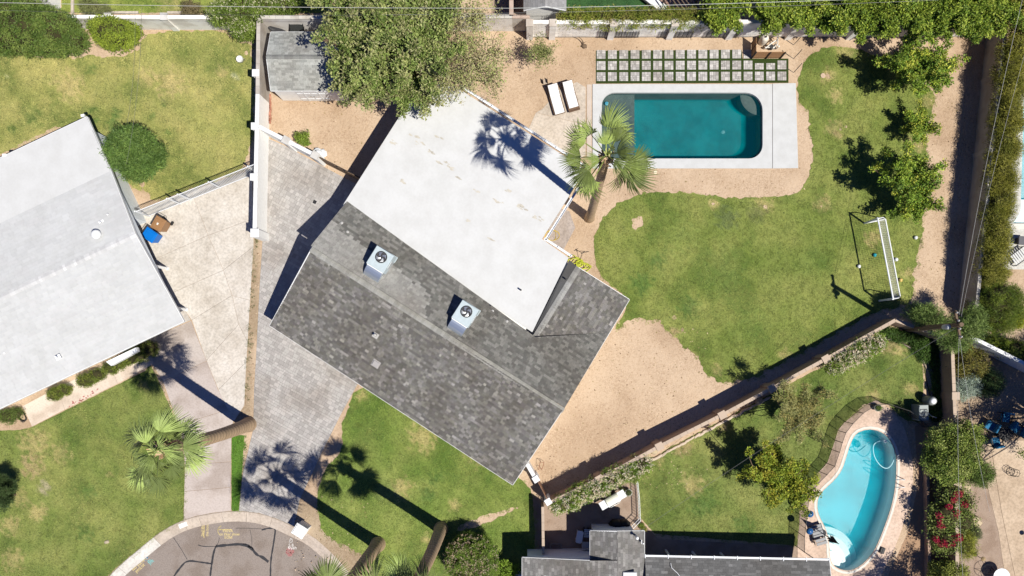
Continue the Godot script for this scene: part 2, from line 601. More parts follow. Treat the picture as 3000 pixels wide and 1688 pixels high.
func make_ground() -> void:
	POOL_A = rounded(1763, 272, 2234, 465, [38, 52, 40, 20])
	POOL_B = smooth(GP([2540,1254, 2580,1260, 2608,1284, 2626,1324, 2630,1364, 2626,1428, 2616,1480, 2596,1540, 2572,1600, 2552,1632, 2524,1660, 2492,1676, 2460,1672, 2436,1656, 2428,1628, 2427,1588, 2416,1548, 2396,1512, 2390,1480, 2396,1452, 2416,1428, 2444,1404, 2464,1376, 2476,1340, 2488,1300, 2504,1268]), 1)
	var kp := GP([262,1760, 318,1690, 356,1652, 400,1616, 440,1582, 480,1552, 524,1529, 570,1514, 616,1505, 660,1499, 710,1498, 760,1504, 810,1520, 860,1544, 912,1568, 964,1612, 998,1648, 1028,1684, 1070,1750])
	KERB = smooth(kp, 1, false)
	var streetside := PackedVector2Array(street_line(-0.1))
	streetside.append(G2(1100, 1900)); streetside.append(G2(240, 1900))
	var pa := Geometry2D.offset_polygon(POOL_A, 0.35)[0]
	var pb := Geometry2D.offset_polygon(POOL_B, 0.35)[0]
	var pc := GP([2972, 250, 3100, 250, 3080, 668, 2952, 668])
	var brown := [GP([715,690, 745,690, 728,1210, 700,1230, 715,1000])]
	var F := field(Vector2(-38, -27), Vector2(38, 24), 0.4, func(p: Vector2) -> float:
		var d := 5.0
		for h in [pa, pb, pc, streetside]:
			d = minf(d, -poly_d(p, h))
		return d)
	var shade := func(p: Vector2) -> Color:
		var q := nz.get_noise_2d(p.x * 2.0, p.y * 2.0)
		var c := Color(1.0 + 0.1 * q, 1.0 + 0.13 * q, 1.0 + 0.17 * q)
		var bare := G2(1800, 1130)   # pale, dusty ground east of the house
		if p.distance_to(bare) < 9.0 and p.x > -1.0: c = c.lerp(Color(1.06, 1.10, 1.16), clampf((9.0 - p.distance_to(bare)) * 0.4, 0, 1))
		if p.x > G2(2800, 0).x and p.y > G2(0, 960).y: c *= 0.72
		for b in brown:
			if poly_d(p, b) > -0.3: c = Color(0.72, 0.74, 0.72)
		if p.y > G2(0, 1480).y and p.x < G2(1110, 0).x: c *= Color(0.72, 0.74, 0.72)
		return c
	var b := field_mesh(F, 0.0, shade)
	# the land around, out to where it is no longer seen
	for r in [[-150, -120, 150, -27], [-150, 24, 150, 120], [-150, -27, -38, 24], [38.0, -27, 150, 24]]:
		b.col = Color.WHITE
		b.quad(Vector3(r[0], 0, r[1]), Vector3(r[0], 0, r[3]), Vector3(r[2], 0, r[3]), Vector3(r[2], 0, r[1]))
	struct("ground", b, M.earth)
	make_street()
	make_lawns()
	make_paving()
	make_pools()

func make_street() -> void:
	var inner := street_line(-0.62)
	var poly := PackedVector2Array(inner)
	poly.append(G2(1200, 2100)); poly.append(G2(140, 2100))
	var b := MB.new()
	b.sheet(poly, -0.13)
	var road := struct("street", b, M.asphalt)
	# rolled concrete kerb, cast in lengths
	var st := thing("kerb", "rolled concrete kerb curving round the cul-de-sac", "kerb", V(KERB[8]))
	st.set_meta("kind", "structure")
	var prof := [[-0.64, -0.2], [-0.62, -0.105], [-0.42, -0.07], [-0.2, 0.01], [-0.04, 0.035], [0.0, 0.02], [0.0, -0.2]]
	var cuts := [0, 4, 9, 13, 15, 18, 21, 24, 27, 31, 36]
	for k in cuts.size() - 1:
		var kb := MB.new()
		kb.col = Color(0.50, 0.43, 0.37) * rng.randf_range(0.92, 1.06) if k > 1 else Color(0.58, 0.56, 0.53)
		var lines := []
		for q in prof: lines.append([street_line(q[0]), q[1]])
		for i in range(cuts[k], mini(cuts[k + 1], KERB.size() - 1)):
			for s in prof.size() - 1:
				var f0 := 0.012 if i == cuts[k] else 0.0
				var A: Vector3 = V(lines[s][0][i].lerp(lines[s][0][i + 1], f0 * 2), lines[s][1])
				var B: Vector3 = V(lines[s][0][i + 1], lines[s][1])
				var C: Vector3 = V(lines[s + 1][0][i + 1], lines[s + 1][1])
				var D: Vector3 = V(lines[s + 1][0][i].lerp(lines[s + 1][0][i + 1], f0 * 2), lines[s + 1][1])
				kb.quad(A, B, C, D)
		obj("kerb_stone", kb, M.conc, st)
	# bitumen-sealed cracks and thin cracks, lying on the asphalt
	var sb := MB.new()
	var runs := [
		[[580,1597, 595,1602, 632,1601], 1.5], [[632,1601, 670,1597, 706,1594, 736,1605, 752,1627, 768,1632, 786,1647], 4.5], [[712,1594, 730,1600, 742,1612], 4.0],
		[[632,1601, 625,1620, 620,1652, 618,1668, 615,1690, 614,1720], 3.5], [[618,1652, 590,1648, 548,1642, 530,1660, 508,1690, 500,1710], 3.2],
		[[766,1553, 790,1547, 806,1549, 806,1560, 800,1600, 793,1640, 792,1690, 790,1720], 3.0], [[642,1576, 640,1590, 632,1601], 1.0], [[732,1552, 738,1580, 737,1605], 0.8],
		[[508,1576, 530,1608, 548,1640], 1.0], [[690,1548, 730,1548, 766,1550], 0.8]]
	for r in runs:
		var pl := smooth(GP(r[0], -0.12), 2, false)
		for i in pl.size() - 1:
			var t := (pl[i + 1] - pl[i]).normalized()
			var w0: float = r[1] * 0.016 * (1.0 + 0.6 * nz.get_noise_2d(pl[i].x * 40, pl[i].y * 40))
			var w1: float = r[1] * 0.016 * (1.0 + 0.6 * nz.get_noise_2d(pl[i + 1].x * 40, pl[i + 1].y * 40))
			var s := Vector2(-t.y, t.x)
			var t2 := t if i + 2 >= pl.size() else (pl[i + 2] - pl[i + 1]).normalized()
			var s2 := Vector2(-t2.y, t2.x)
			if i == 0: s2 = s
			var y := -0.1265
			sb.up(V(pl[i] - s * w0, y), V(pl[i + 1] - s2 * w1, y), V(pl[i + 1] + s2 * w1, y))
			sb.up(V(pl[i] - s * w0, y), V(pl[i + 1] + s2 * w1, y), V(pl[i] + s * w0, y))
	origin[road] = Vector3.ZERO
	obj("crack_seal", sb, M.seal, road)
	# chalk drawings on the road
	chalk_text(road, "PAIVA", 652, 1556, 9, 0.0, Color(0.62, 0.5, 0.22))
	chalk_text(road, "on Pker show", 642, 1566, 8, 0.0, Color(0.62, 0.5, 0.22))
	chalk_text(road, "EOM", 657, 1575, 9, 0.0, Color(0.62, 0.5, 0.22))
	chalk_line(road, [648,1541, 639,1547, 637,1556, 642,1566], 0.9, Color(0.62, 0.5, 0.22))
	chalk_line(road, [640,1552, 678,1552], 1.0, Color(0.62, 0.5, 0.22))
	chalk_line(road, [598,1538, 597,1576], 0.9, Color(0.62, 0.5, 0.22))
	chalk_text(road, "Dad Me", 593, 1572, 8, 90.0, Color(0.62, 0.5, 0.22))
	chalk_text(road, "the boss", 607, 1572, 8, 90.0, Color(0.62, 0.5, 0.22))
	chalk_line(road, [847,1590, 852,1574, 858,1588, 847,1590], 0.7, Color(0.7, 0.68, 0.66))
	chalk_text(road, "S 8", 845, 1598, 9, 0.0, Color(0.7, 0.68, 0.66))
	chalk_text(road, "Nyah", 843, 1606, 9, 0.0, Color(0.7, 0.68, 0.66))
	chalk_text(road, "No surfed", 387, 1671, 10, 42.0, Color(0.62, 0.5, 0.22))
	chalk_text(road, "yesLot", 396, 1677, 10, 42.0, Color(0.62, 0.5, 0.22))
	chalk_text(road, "its", 432, 1648, 10, 40.0, Color(0.15, 0.5, 0.5))
	chalk_text(road, "Jolt", 437, 1652, 9, 40.0, Color(0.15, 0.5, 0.5))
	var sc := MB.new()
	var sr := MB.new()
	for i in 90:
		var a := rng.randf() * TAU
		var d := sqrt(rng.randf()) * 12
		var p := G2(849 + cos(a) * d, 1618 + sin(a) * d, -0.12)
		dab(sr, p, rng.randf() * PI, 0.09, 0.02, Color(0.42, 0.16, 0.16))
		p = G2(425 + cos(a) * d * 0.6, 1635 + sin(a) * d * 0.6, -0.12)
		dab(sc, p, rng.randf() * PI, 0.09, 0.02, Color(0.16, 0.26, 0.4))
	obj("chalk_scribble", sr, M.chalk, road)
	obj("chalk_scribble", sc, M.chalk, road)
	# painted house number on the kerb
	var nb := MB.new()
	nb.col = Color(0.7, 0.7, 0.68)
	var o := G(536, 1539, 0.02)
	nb.box(o, Vector3(0.5, 0.012, 0.26), Basis(Vector3.UP, deg_to_rad(22)))
	obj("house_number_plate", nb, M.chalk, st)
func dab(b: MB, p: Vector2, a: float, l: float, w: float, c: Color) -> void:
	b.col = c
	var t := Vector2(cos(a), sin(a))
	var s := Vector2(-t.y, t.x) * w * 0.5
	t *= l * 0.5
	b.up(V(p - t - s, -0.1255), V(p + t - s, -0.1255), V(p + t + s, -0.1255))
	b.up(V(p - t - s, -0.1255), V(p + t + s, -0.1255), V(p - t + s, -0.1255))
func chalk_line(road: Node3D, px: Array, w: float, c: Color) -> void:
	var b := MB.new()
	var pl := smooth(GP(px, -0.12), 1, false)
	for i in pl.size() - 1:
		for k in 5:
			var p := pl[i].lerp(pl[i + 1], (k + 0.5) / 5.0)
			dab(b, p + Vector2(rng.randf_range(-0.01, 0.01), rng.randf_range(-0.01, 0.01)), (pl[i + 1] - pl[i]).angle() + rng.randf_range(-0.1, 0.1), pl[i].distance_to(pl[i + 1]) / 4.0, w * 0.02 * 2.2, c * rng.randf_range(0.75, 1.0))
	obj("chalk_line", b, M.chalk, road)
func chalk_text(road: Node3D, s: String, x: float, y: float, size: float, turn: float, c: Color) -> void:
	var t := TextMesh.new()
	var f := SystemFont.new()
	f.font_names = PackedStringArray(["Droid Sans"])
	t.font = f
	t.text = s
	t.font_size = 32
	t.pixel_size = size * UNIT / 26.0
	t.depth = 0.002
	t.horizontal_alignment = HORIZONTAL_ALIGNMENT_LEFT
	var m := mat(c, 0.95)
	m.vertex_color_use_as_albedo = false
	var p := G(x, y, -0.12)
	var bs := Basis(Vector3.UP, deg_to_rad(turn)) * Basis(Vector3.RIGHT, -PI / 2)
	inst("chalk_writing", t, m, road, Transform3D(bs, Vector3(p.x, -0.1245, p.z)))

# ---------------------------------------------------------------- lawns
func lawn(called: String, px: Array, y: float, base: Color, rag: float, dense: float, spots: Array, bare: Array, dry: float) -> void:
	var poly := smooth(GP(px), 1) if rag > 0.05 else GP(px)
	var bd := bounds(poly).grow(0.4)
	var bares := []
	for s in bare: bares.append([G2(s[0], s[1]), s[2] * UNIT, s[3] if s.size() > 3 else 1.0])
	var F := field(bd.position, bd.end, 0.16, func(p: Vector2) -> float:
		var d := poly_d(p, poly)
		if d < -0.8: return d
		d += rag * (nz.get_noise_2d(p.x * 14, p.y * 14) + 0.8 * nz2.get_noise_2d(p.x * 40, p.y * 40))
		for s in bares:
			var e: float = p.distance_to(s[0]) - s[1] * (1.0 + 0.5 * nz2.get_noise_2d(p.x * 25, p.y * 25))
			d = minf(d, e)
		return d)
	var sp := []
	for s in spots: sp.append([G2(s[0], s[1]), s[2] * UNIT, s[3]])
	var tint := func(p: Vector2) -> Color:
		var q := nz.get_noise_2d(p.x * 3.5, p.y * 3.5)
		var r := nz3.get_noise_2d(p.x * 1.3, p.y * 1.3)
		var c := base.lerp(Color(0.30, 0.235, 0.10), clampf(dry * 0.75 + 0.4 * q * dry * 2.0 + 0.09 * r, 0, 0.7))
		c *= 1.42 * (1.0 + 0.13 * r + 0.10 * q)
		for s in sp:
			var d: float = p.distance_to(s[0]) / s[1]
			if d < 1.4:
				var f := clampf((1.4 - d) * 0.9 + nz2.get_noise_2d(p.x * 30, p.y * 30) * 1.1 - 0.15, 0, 0.62)
				c = c.lerp(s[2] * 1.35, f)
		return c
	var b := field_mesh(F, y, tint)
	var o := struct(called, b, M.grass)
	lawns[called] = F
	var xs := []
	var cs := []
	var n := int(bd.get_area() * dense)
	for i in n:
		var p := bd.position + Vector2(rng.randf(), rng.randf()) * bd.size
		var d := F.at(p)
		if d < -0.02: continue
		var k := rng.randf_range(0.8, 2.1) * (1.1 if d < 0.15 else 1.0)
		xs.append(Transform3D(Basis(Vector3.UP, rng.randf() * TAU).scaled(Vector3(k, minf(k, 1.2) * rng.randf_range(0.6, 1.2), k)), Vector3(p.x, y - 0.004, p.y)))
		var c: Color = tint.call(p)
		cs.append(c * rng.randf_range(0.6, 1.75))
	var tufts := many("grass", tuft_mesh, M.blade, xs, cs, self)
	tufts.set_meta("label", called.replace("_", " ") + " grass blades")
	tufts.set_meta("category", "grass")
var tuft_mesh: ArrayMesh
func make_lawns() -> void:
	var r := RandomNumberGenerator.new()
	r.seed = 5
	var t := MB.new()
	for i in 9:
		var a := r.randf() * TAU
		var o := Vector3(r.randf_range(-0.05, 0.05), 0, r.randf_range(-0.05, 0.05))
		var d := Vector3(cos(a), 0, sin(a))
		var s := Vector3(-d.z, 0, d.x) * 0.007
		t.col = Color.WHITE * r.randf_range(0.8, 1.15)
		var h := r.randf_range(0.025, 0.05)
		var top := o + d * r.randf_range(0.02, 0.05) + Vector3(0, h, 0)
		t.tri(o - s, o + s, top)
	tuft_mesh = t.mesh(Vector3.ZERO)
	var straw := Color(0.33, 0.26, 0.12)
	var deep := Color(0.045, 0.095, 0.02)
	var earthy := Color(0.30, 0.21, 0.12)
	lawn("rear_lawn_of_white_roofed_house", [-90,135, 60,156, 100,168, 240,172, 262,158, 300,168, 360,166, 400,152, 424,104, 480,92, 560,90, 660,92, 690,118, 745,134, 742,486, 600,542, 448,592, 430,562, 392,552, 330,500, 240,330, -90,500], 0.012, Color(0.165, 0.18, 0.05), 0.14, 60,
		[[270,322,14,deep], [340,335,16,deep], [90,350,14,deep], [115,333,9,deep], [480,305,9,deep], [492,386,10,deep], [280,355,10,deep], [35,380,10,deep], [445,340,8,deep], [330,365,22,deep], [265,205,14,deep], [500,245,40,straw], [430,230,26,straw], [200,250,40,straw], [650,210,18,straw], [690,225,10,Color(.4,.36,.25)], [20,225,7,Color(.4,.36,.2)]],
		[[720,155,7], [430,575,12], [415,540,9]], 0.34)
	lawn("front_lawn_of_white_roofed_house", [-90,1245, 0,1262, 60,1260, 96,1250, 316,1141, 428,1086, 437,1062, 456,1098, 522,1248, 538,1330, 541,1400, 537,1526, 480,1551, 440,1581, 400,1614, 356,1650, 310,1692, 240,1780, -90,1780], 0.012, Color(0.095, 0.135, 0.028), 0.03, 60,
		[[230,1150,26,straw], [100,1300,40,straw], [90,1370,30,earthy], [130,1430,18,Color(.33,.27,.2)], [60,1460,26,straw], [110,1500,24,straw], [30,1540,26,straw], [320,1390,8,straw], [180,1330,26,straw], [260,1440,20,deep], [420,1130,14,straw], [40,1640,30,straw], [250,1560,22,deep]],
		[[313,1588,6]], 0.24)
	lawn("grass_strip_between_driveways", [678,1278, 716,1274, 708,1400, 699,1497, 678,1498], 0.012, Color(0.05, 0.115, 0.012), 0.015, 90, [], [], 0.0)
	lawn("front_lawn_of_grey_roofed_house", [1046,1128, 1120,1150, 1520,1400, 1566,1440, 1566,1790, 1120,1790, 1090,1650, 1074,1634, 1020,1602, 964,1578, 940,1546, 928,1492, 932,1420, 950,1380, 975,1350, 1000,1330, 1004,1280, 1000,1250, 1012,1216], 0.012, Color(0.095, 0.145, 0.026), 0.12, 60,
		[[1060,1160,14,straw], [1240,1280,40,straw], [1180,1430,30,straw], [1400,1330,34,straw], [1330,1480,16,straw], [1250,1580,14,straw], [1250,1450,20,deep], [1130,1440,26,Color(.1,.12,.04)], [1280,1400,20,deep]],
		[[1346,1550,7], [1358,1545,9], [1370,1540,10], [1382,1535,11], [1394,1531,11], [1406,1526,12], [1418,1522,12], [1430,1518,11], [1442,1514,11], [1454,1510,10], [1466,1506,9], [1478,1502,8], [1490,1497,7], [1502,1492,6], [1514,1488,5]], 0.2)
	lawn("rear_lawn_of_grey_roofed_house", [1755,664, 1742,690, 1738,720, 1742,760, 1755,800, 1790,835, 1830,870, 1838,905, 1815,945, 1800,968, 1828,950, 1850,938, 1880,926, 1905,942, 1925,930, 1948,965, 1984,985, 1996,1022, 2040,1034, 2058,1078, 2096,1116, 2136,1122, 2196,1110, 2300,1062, 2440,980, 2560,915, 2640,900, 2672,888, 2676,816, 2692,720, 2706,676, 2700,636, 2720,560, 2716,480, 2712,420, 2724,340, 2744,285, 2700,240, 2640,190, 2580,170, 2500,142, 2444,134, 2392,148, 2360,172, 2344,212, 2336,240, 2340,298, 2366,320, 2370,360, 2378,400, 2382,460, 2372,510, 2350,560, 2300,575, 2240,577, 2160,582, 2100,575, 2000,562, 1940,562, 1880,568, 1840,580, 1800,604, 1772,632], 0.012, Color(0.10, 0.138, 0.026), 0.16, 60,
		[[2440,375,22,straw], [2455,395,12,earthy], [2450,280,20,straw], [2480,150,26,straw], [2425,222,20,straw], [2410,598,24,straw], [2090,600,16,straw], [2130,640,30,Color(.07,.09,.04)], [2240,600,22,straw], [2215,625,26,Color(.09,.10,.04)], [1880,830,30,deep], [1925,760,24,deep], [2020,900,30,deep], [2020,1050,20,straw], [2100,1085,14,straw], [1975,975,12,earthy], [2680,420,26,straw], [2720,300,20,straw], [2660,800,16,straw], [2500,1000,30,straw], [2300,1040,16,straw], [2120,800,60,Color(.14,.17,.045)], [1990,690,50,Color(.13,.165,.04)], [2200,960,50,Color(.13,.165,.04)], [2560,700,24,straw], [2380,760,40,Color(.13,.165,.04)]],
		[[1870,652,17], [1862,660,12], [2425,223,9], [2406,604,4], [2424,584,4], [2090,598,6], [2242,607,7], [2462,378,5], [1976,930,8], [2000,968,7], [2478,372,5]], 0.2)
	lawn("lawn_of_pool_neighbour", [1866,1412, 1874,1516, 1920,1564, 2336,1600, 2342,1508, 2350,1448, 2380,1402, 2424,1354, 2438,1314, 2456,1260, 2476,1236, 2530,1184, 2600,1182, 2650,1230, 2700,1240, 2706,1120, 2700,1050, 2670,1010, 2620,990, 2570,990, 2480,1040, 2400,1080, 2250,1158, 2100,1240, 1960,1312, 1905,1352], 0.012, Color(0.085, 0.125, 0.026), 0.05, 60,
		[[2610,1010,24,earthy], [2640,1030,14,straw], [2000,1310,24,earthy], [2120,1250,16,earthy], [1930,1350,14,straw], [2670,1140,18,straw], [2060,1480,40,deep], [2180,1540,30,deep], [2030,1420,30,straw], [2560,1160,16,straw]],
		[], 0.22)
	# the strip of artificial green beyond the north wall
	lawn("far_lawn_behind_north_wall", [1648,-60, 1900,-60, 1900,60, 1648,60], 0.012, Color(0.025, 0.065, 0.02), 0.02, 30, [], [], 0.0)
	lawn("far_lawn_behind_rear_lawn_wall", [180,-80, 960,-80, 960,38, 180,38], 0.012, Color(0.13, 0.17, 0.03), 0.05, 30, [[500,10,40,straw]], [[150,20,10]], 0.2)

# ---------------------------------------------------------------- paving
func panel_set(called: String, label: String, cat: String, panels: Array, base: Color, y: float, gap := 0.008, m: Material = null) -> Node3D:
	var first := GP(panels[0])
	var t := thing(called, label, cat, V(first[0]))
	t.set_meta("kind", "structure")
	for p in panels:
		var poly := GP(p)
		var q := Geometry2D.offset_polygon(poly, -gap, Geometry2D.JOIN_MITER)
		if q.is_empty(): continue
		var b := MB.new()
		b.col = base * rng.randf_range(0.96, 1.04)
		b.prism(q[0], -0.1, y)
		obj("panel", b, m if m else M.conc, t)
	return t
func make_paving() -> void:
	var pale := Color(0.56, 0.52, 0.475)
	panel_set("driveway", "pale stained concrete driveway beside the carport", "driveway", [
		[396,622, 560,558, 610,690, 452,760], [560,558, 738,498, 744,640, 610,690], [452,760, 610,690, 655,792, 505,858], [610,690, 744,640, 743,722, 655,792],
		[505,858, 655,792, 680,866, 562,938], [655,792, 743,722, 733,880, 680,866], [562,938, 680,866, 700,950, 605,1056], [680,866, 733,880, 726,1002, 700,950],
		[605,1056, 700,950, 726,1002, 722,1060, 640,1142], [640,1142, 722,1060, 716,1188, 685,1236]], pale, 0.03)
	var pink := Color(0.44, 0.385, 0.355)
	panel_set("driveway", "older pinkish concrete driveway running down to the street", "driveway", [
		[420,1000, 560,940, 606,1058, 478,1118, 436,1052], [478,1118, 606,1058, 640,1144, 682,1196, 522,1246], [522,1246, 682,1196, 683,1238, 678,1276, 677,1353, 542,1362, 538,1320],
		[542,1362, 677,1353, 676,1428, 540,1440], [540,1440, 676,1428, 677,1497, 622,1503, 572,1513, 538,1524]], pink, 0.022, 0.01, M.conc_plain)
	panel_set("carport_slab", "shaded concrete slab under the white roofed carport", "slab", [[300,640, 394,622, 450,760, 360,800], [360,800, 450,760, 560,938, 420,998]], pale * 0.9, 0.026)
	panel_set("front_walk", "cream concrete front walk with red paint splashes below the white roof", "walk", [[66,1190, 168,1136, 190,1200, 94,1250], [168,1136, 320,1062, 345,1124, 190,1200], [320,1062, 436,1006, 450,1066, 345,1124]], Color(0.60, 0.51, 0.43), 0.025, 0.006, M.conc_plain)
	var sp := MB.new()
	for i in 26:
		var f := rng.randf()
		var p := G2(lerpf(200, 290, f) + rng.randf_range(-6, 6), lerpf(1190, 1142, f) + rng.randf_range(-6, 6))
		var n := PackedVector2Array()
		var rr := rng.randf_range(0.02, 0.09)
		for k in 7: n.append(p + Vector2.from_angle(TAU * k / 7) * rr * rng.randf_range(0.4, 1.3) * Vector2(1.0, 0.7))
		sp.col = Color(0.30, 0.10, 0.09) * rng.randf_range(0.7, 1.3)
		sp.sheet(n, 0.029)
	struct("paint_splash", sp, M.chalk)
	# beige patio by the pool, with two joints
	panel_set("patio_slab", "worn beige patio slab under the two loungers", "patio", [
		[1588,320, 1640,262, 1690,240, 1716,256, 1716,366, 1570,330], [1570,330, 1716,366, 1716,455, 1690,470, 1640,440, 1545,385]], Color(0.52, 0.455, 0.385), 0.02)
	panel_set("walkway_pavers", "small grey paver walk at the flat roof corner", "walk", [[1640,610, 1668,618, 1686,668, 1650,735, 1600,700, 1612,650]], Color(0.36, 0.31, 0.28), 0.02)
	# gravel and patios of the neighbours to the east
	var g := MB.new()
	g.sheet(smooth(GP([2806,1380, 2860,1400, 2900,1440, 2930,1560, 2960,1700, 2960,1780, 2806,1780]), 1), 0.006)
	struct("gravel_bed", g, M.gravel)
	g = MB.new()
	g.sheet(GP([2680,1250, 2700,1240, 2792,1240, 2806,1780, 2560,1780, 2660,1560, 2690,1420]), 0.004)
	struct("mulch_bed", g, mat(lin(0.34, 0.22, 0.14), 0.95, M.gravel.albedo_texture, 1.0))
	panel_set("patio_slab", "tan concrete patio with dark joints beside the gravel bed", "patio", [
		[2862,1290, 2900,1290, 2934,1500, 2976,1700, 2990,1800, 2960,1800, 2925,1560, 2896,1440], [2900,1290, 3120,1290, 3120,1800, 2990,1800, 2976,1700, 2934,1500]], Color(0.50, 0.39, 0.29), 0.02, 0.012)
	panel_set("patio_slab", "white pool deck at the right edge beside the hedge", "patio", [[2986,262, 3000,264, 2990,620, 2958,668, 3060,668, 3060,790, 2936,790, 2944,690, 2962,420]], Color(0.60, 0.60, 0.57), 0.03)
	g = MB.new()
	g.sheet(GP([1548,1440, 1620,1480, 1700,1440, 1870,1400, 1880,1530, 1930,1580, 2340,1600, 2340,1660, 1548,1700]), 0.005)
	struct("gravel_yard", g, M.gravel)
	g = MB.new()
	g.sheet(GP([1900,-80, 2080,-80, 2080,62, 1900,62]), 0.008)
	struct("far_patio", g, mat(lin(0.34, 0.22, 0.17), 0.9, M.gravel.albedo_texture, 2.0))
	g = MB.new()
	g.sheet(GP([1440,-80, 1530,-80, 1530,45, 1440,45]), 0.008)
	struct("far_path", g, M.gravel)
	make_pavers()
	make_pads()
	litter()

func make_pavers() -> void:
	var poly := GP([780,404, 836,428, 950,490, 1060,548, 1080,640, 960,760, 930,940, 1070,1110, 1047,1127, 1000,1212, 940,1332, 878,1465, 862,1543, 810,1519, 760,1503, 710,1497, 701,1497, 712,1388, 742,1260, 745,1140, 751,1040, 761,840, 770,700, 776,580])
	var t := thing("paver_driveway", "long driveway of mixed grey pavers beside the grey roofed house", "driveway", V(poly[0]))
	t.set_meta("kind", "structure")
	var bed := MB.new()
	bed.prism(poly, -0.08, 0.014)
	obj("sand_bed", bed, mat(lin(0.20, 0.175, 0.15), 0.95, M.gravel.albedo_texture, 0.7), t)
	var ang := deg_to_rad(29.0)
	var ux := Vector2(cos(ang), sin(ang))
	var uy := Vector2(-ux.y, ux.x)
	var lo := Vector2(1e9, 1e9)
	var hi := -lo
	for p in poly:
		var q := Vector2(p.dot(ux), p.dot(uy))
		lo = lo.min(q); hi = hi.max(q)
	var rest := MB.new()
	var mats := []
	for i in 5:
		var m: StandardMaterial3D = M.paver.duplicate()
		m.albedo_color = (Color(0.355, 0.337, 0.322) * [0.86, 0.93, 1.0, 1.06, 1.14][i]).linear_to_srgb()
		mats.append(m)
	var sizes := [0.15, 0.225, 0.30]
	var shared := []
	for s in sizes:
		for hgt in [0.15, 0.225]:
			var b := MB.new()
			b.box(Vector3(0, 0.018, 0), Vector3(s - 0.007, 0.036, hgt - 0.007), Basis.IDENTITY, 0.004)
			shared.append(b.mesh(Vector3.ZERO))
	var y := lo.y
	var count := 0
	while y < hi.y:
		var hk := rng.randi() % 2
		var h: float = [0.15, 0.225][hk]
		var x := lo.x - rng.randf() * 0.3
		while x < hi.x:
			var wk := rng.randi() % 3
			var w: float = sizes[wk]
			var c := ux * (x + w / 2) + uy * (y + h / 2)
			x += w
			var d := poly_d(c, poly)
			if d < -0.15: continue
			var ti := rng.randi() % 5
			var tone: float = [0.86, 0.93, 1.0, 1.06, 1.14][ti]
			if d > 0.17:
				var e := (c - G2(880, 540)).length()
				if count < 300 and e < 4.2 and rng.randf() < 0.75:
					count += 1
					inst("paver", shared[wk * 2 + hk], mats[ti], t, Transform3D(Basis(Vector3.UP, -ang), V(c, 0.006) - origin[t]))
					continue
				rest.col = Color(0.355, 0.337, 0.322) * tone
				rest.box(V(c, 0.024), Vector3(w - 0.007, 0.036, h - 0.007), Basis(Vector3.UP, -ang))
			else:
				var q := PackedVector2Array()
				for s in [[-1, -1], [1, -1], [1, 1], [-1, 1]]: q.append(c + ux * s[0] * (w - 0.007) / 2 + uy * s[1] * (h - 0.007) / 2)
				for r in Geometry2D.intersect_polygons(q, poly):
					rest.col = Color(0.355, 0.337, 0.322) * tone
					rest.prism(r, 0.006, 0.042)
		y += h
	stuff(obj("paver_field", rest, M.paver, t))
	var dr := MB.new()
	dr.box(G(922, 592, 0.02) + Vector3(0, 0.024, 0), Vector3(0.2, 0.012, 0.2), Basis(Vector3.UP, -ang), 0.003)
	for i in 4: dr.box(G(922, 592, 0.02) + Basis(Vector3.UP, -ang) * Vector3(-0.06 + i * 0.04, 0.031, 0), Vector3(0.016, 0.006, 0.16), Basis(Vector3.UP, -ang))
	single("floor_drain", "small black square drain grate set in the grey pavers", "drain", dr, M.black, G(922, 592, 0.02))

func make_pads() -> void:
	var t := thing("stepping_pads", "grid of grey paver pads set in dark green turf beside the pool", "stepping stones", G(2026, 194))
	t.set_meta("kind", "structure")
	var tb := MB.new()
	tb.prism(GP([1746,149, 2172,146, 2176,172, 2310,172, 2310,243, 1746,245]), -0.05, 0.02)
	obj("turf", tb, M.turf, t)
	var variants := []
	for k in 6:
		var b := MB.new()
		var y := -0.265
		while y < 0.26:
			var h: float = minf([0.106, 0.16][rng.randi() % 2], 0.265 - y)
			if 0.265 - y - h < 0.06: h = 0.265 - y
			var x := -0.265
			while x < 0.26:
				var w: float = minf([0.106, 0.16, 0.212][rng.randi() % 3], 0.265 - x)
				if 0.265 - x - w < 0.06: w = 0.265 - x
				b.col = Color(0.40, 0.385, 0.375) * rng.randf_range(0.72, 1.25)
				b.box(Vector3(x + w / 2, 0, y + h / 2), Vector3(w - 0.008, 0.05, h - 0.008), Basis.IDENTITY, 0.004)
				x += w
			y += h
		variants.append(b.mesh(Vector3.ZERO))
	for r in 3:
		for c in 17:
			if r == 0 and c >= 14: continue
			var x := 1761.0 + c * 33.1
			var y := 160.0 + r * 32.5 - c * 0.12
			var sz := 1.0
			if r == 1 and (c == 14 or c == 15): y += 4
			var o := inst("pad", variants[rng.randi() % 6], M.paver, t, Transform3D(Basis(Vector3.UP, PI / 2 * (rng.randi() % 4)).scaled(Vector3(0.98, 1, 0.98 if not (r == 1 and (c == 14 or c == 15)) else 0.7)), G(x, y, 0) + Vector3(0, 0.012, 0) - origin[t]))

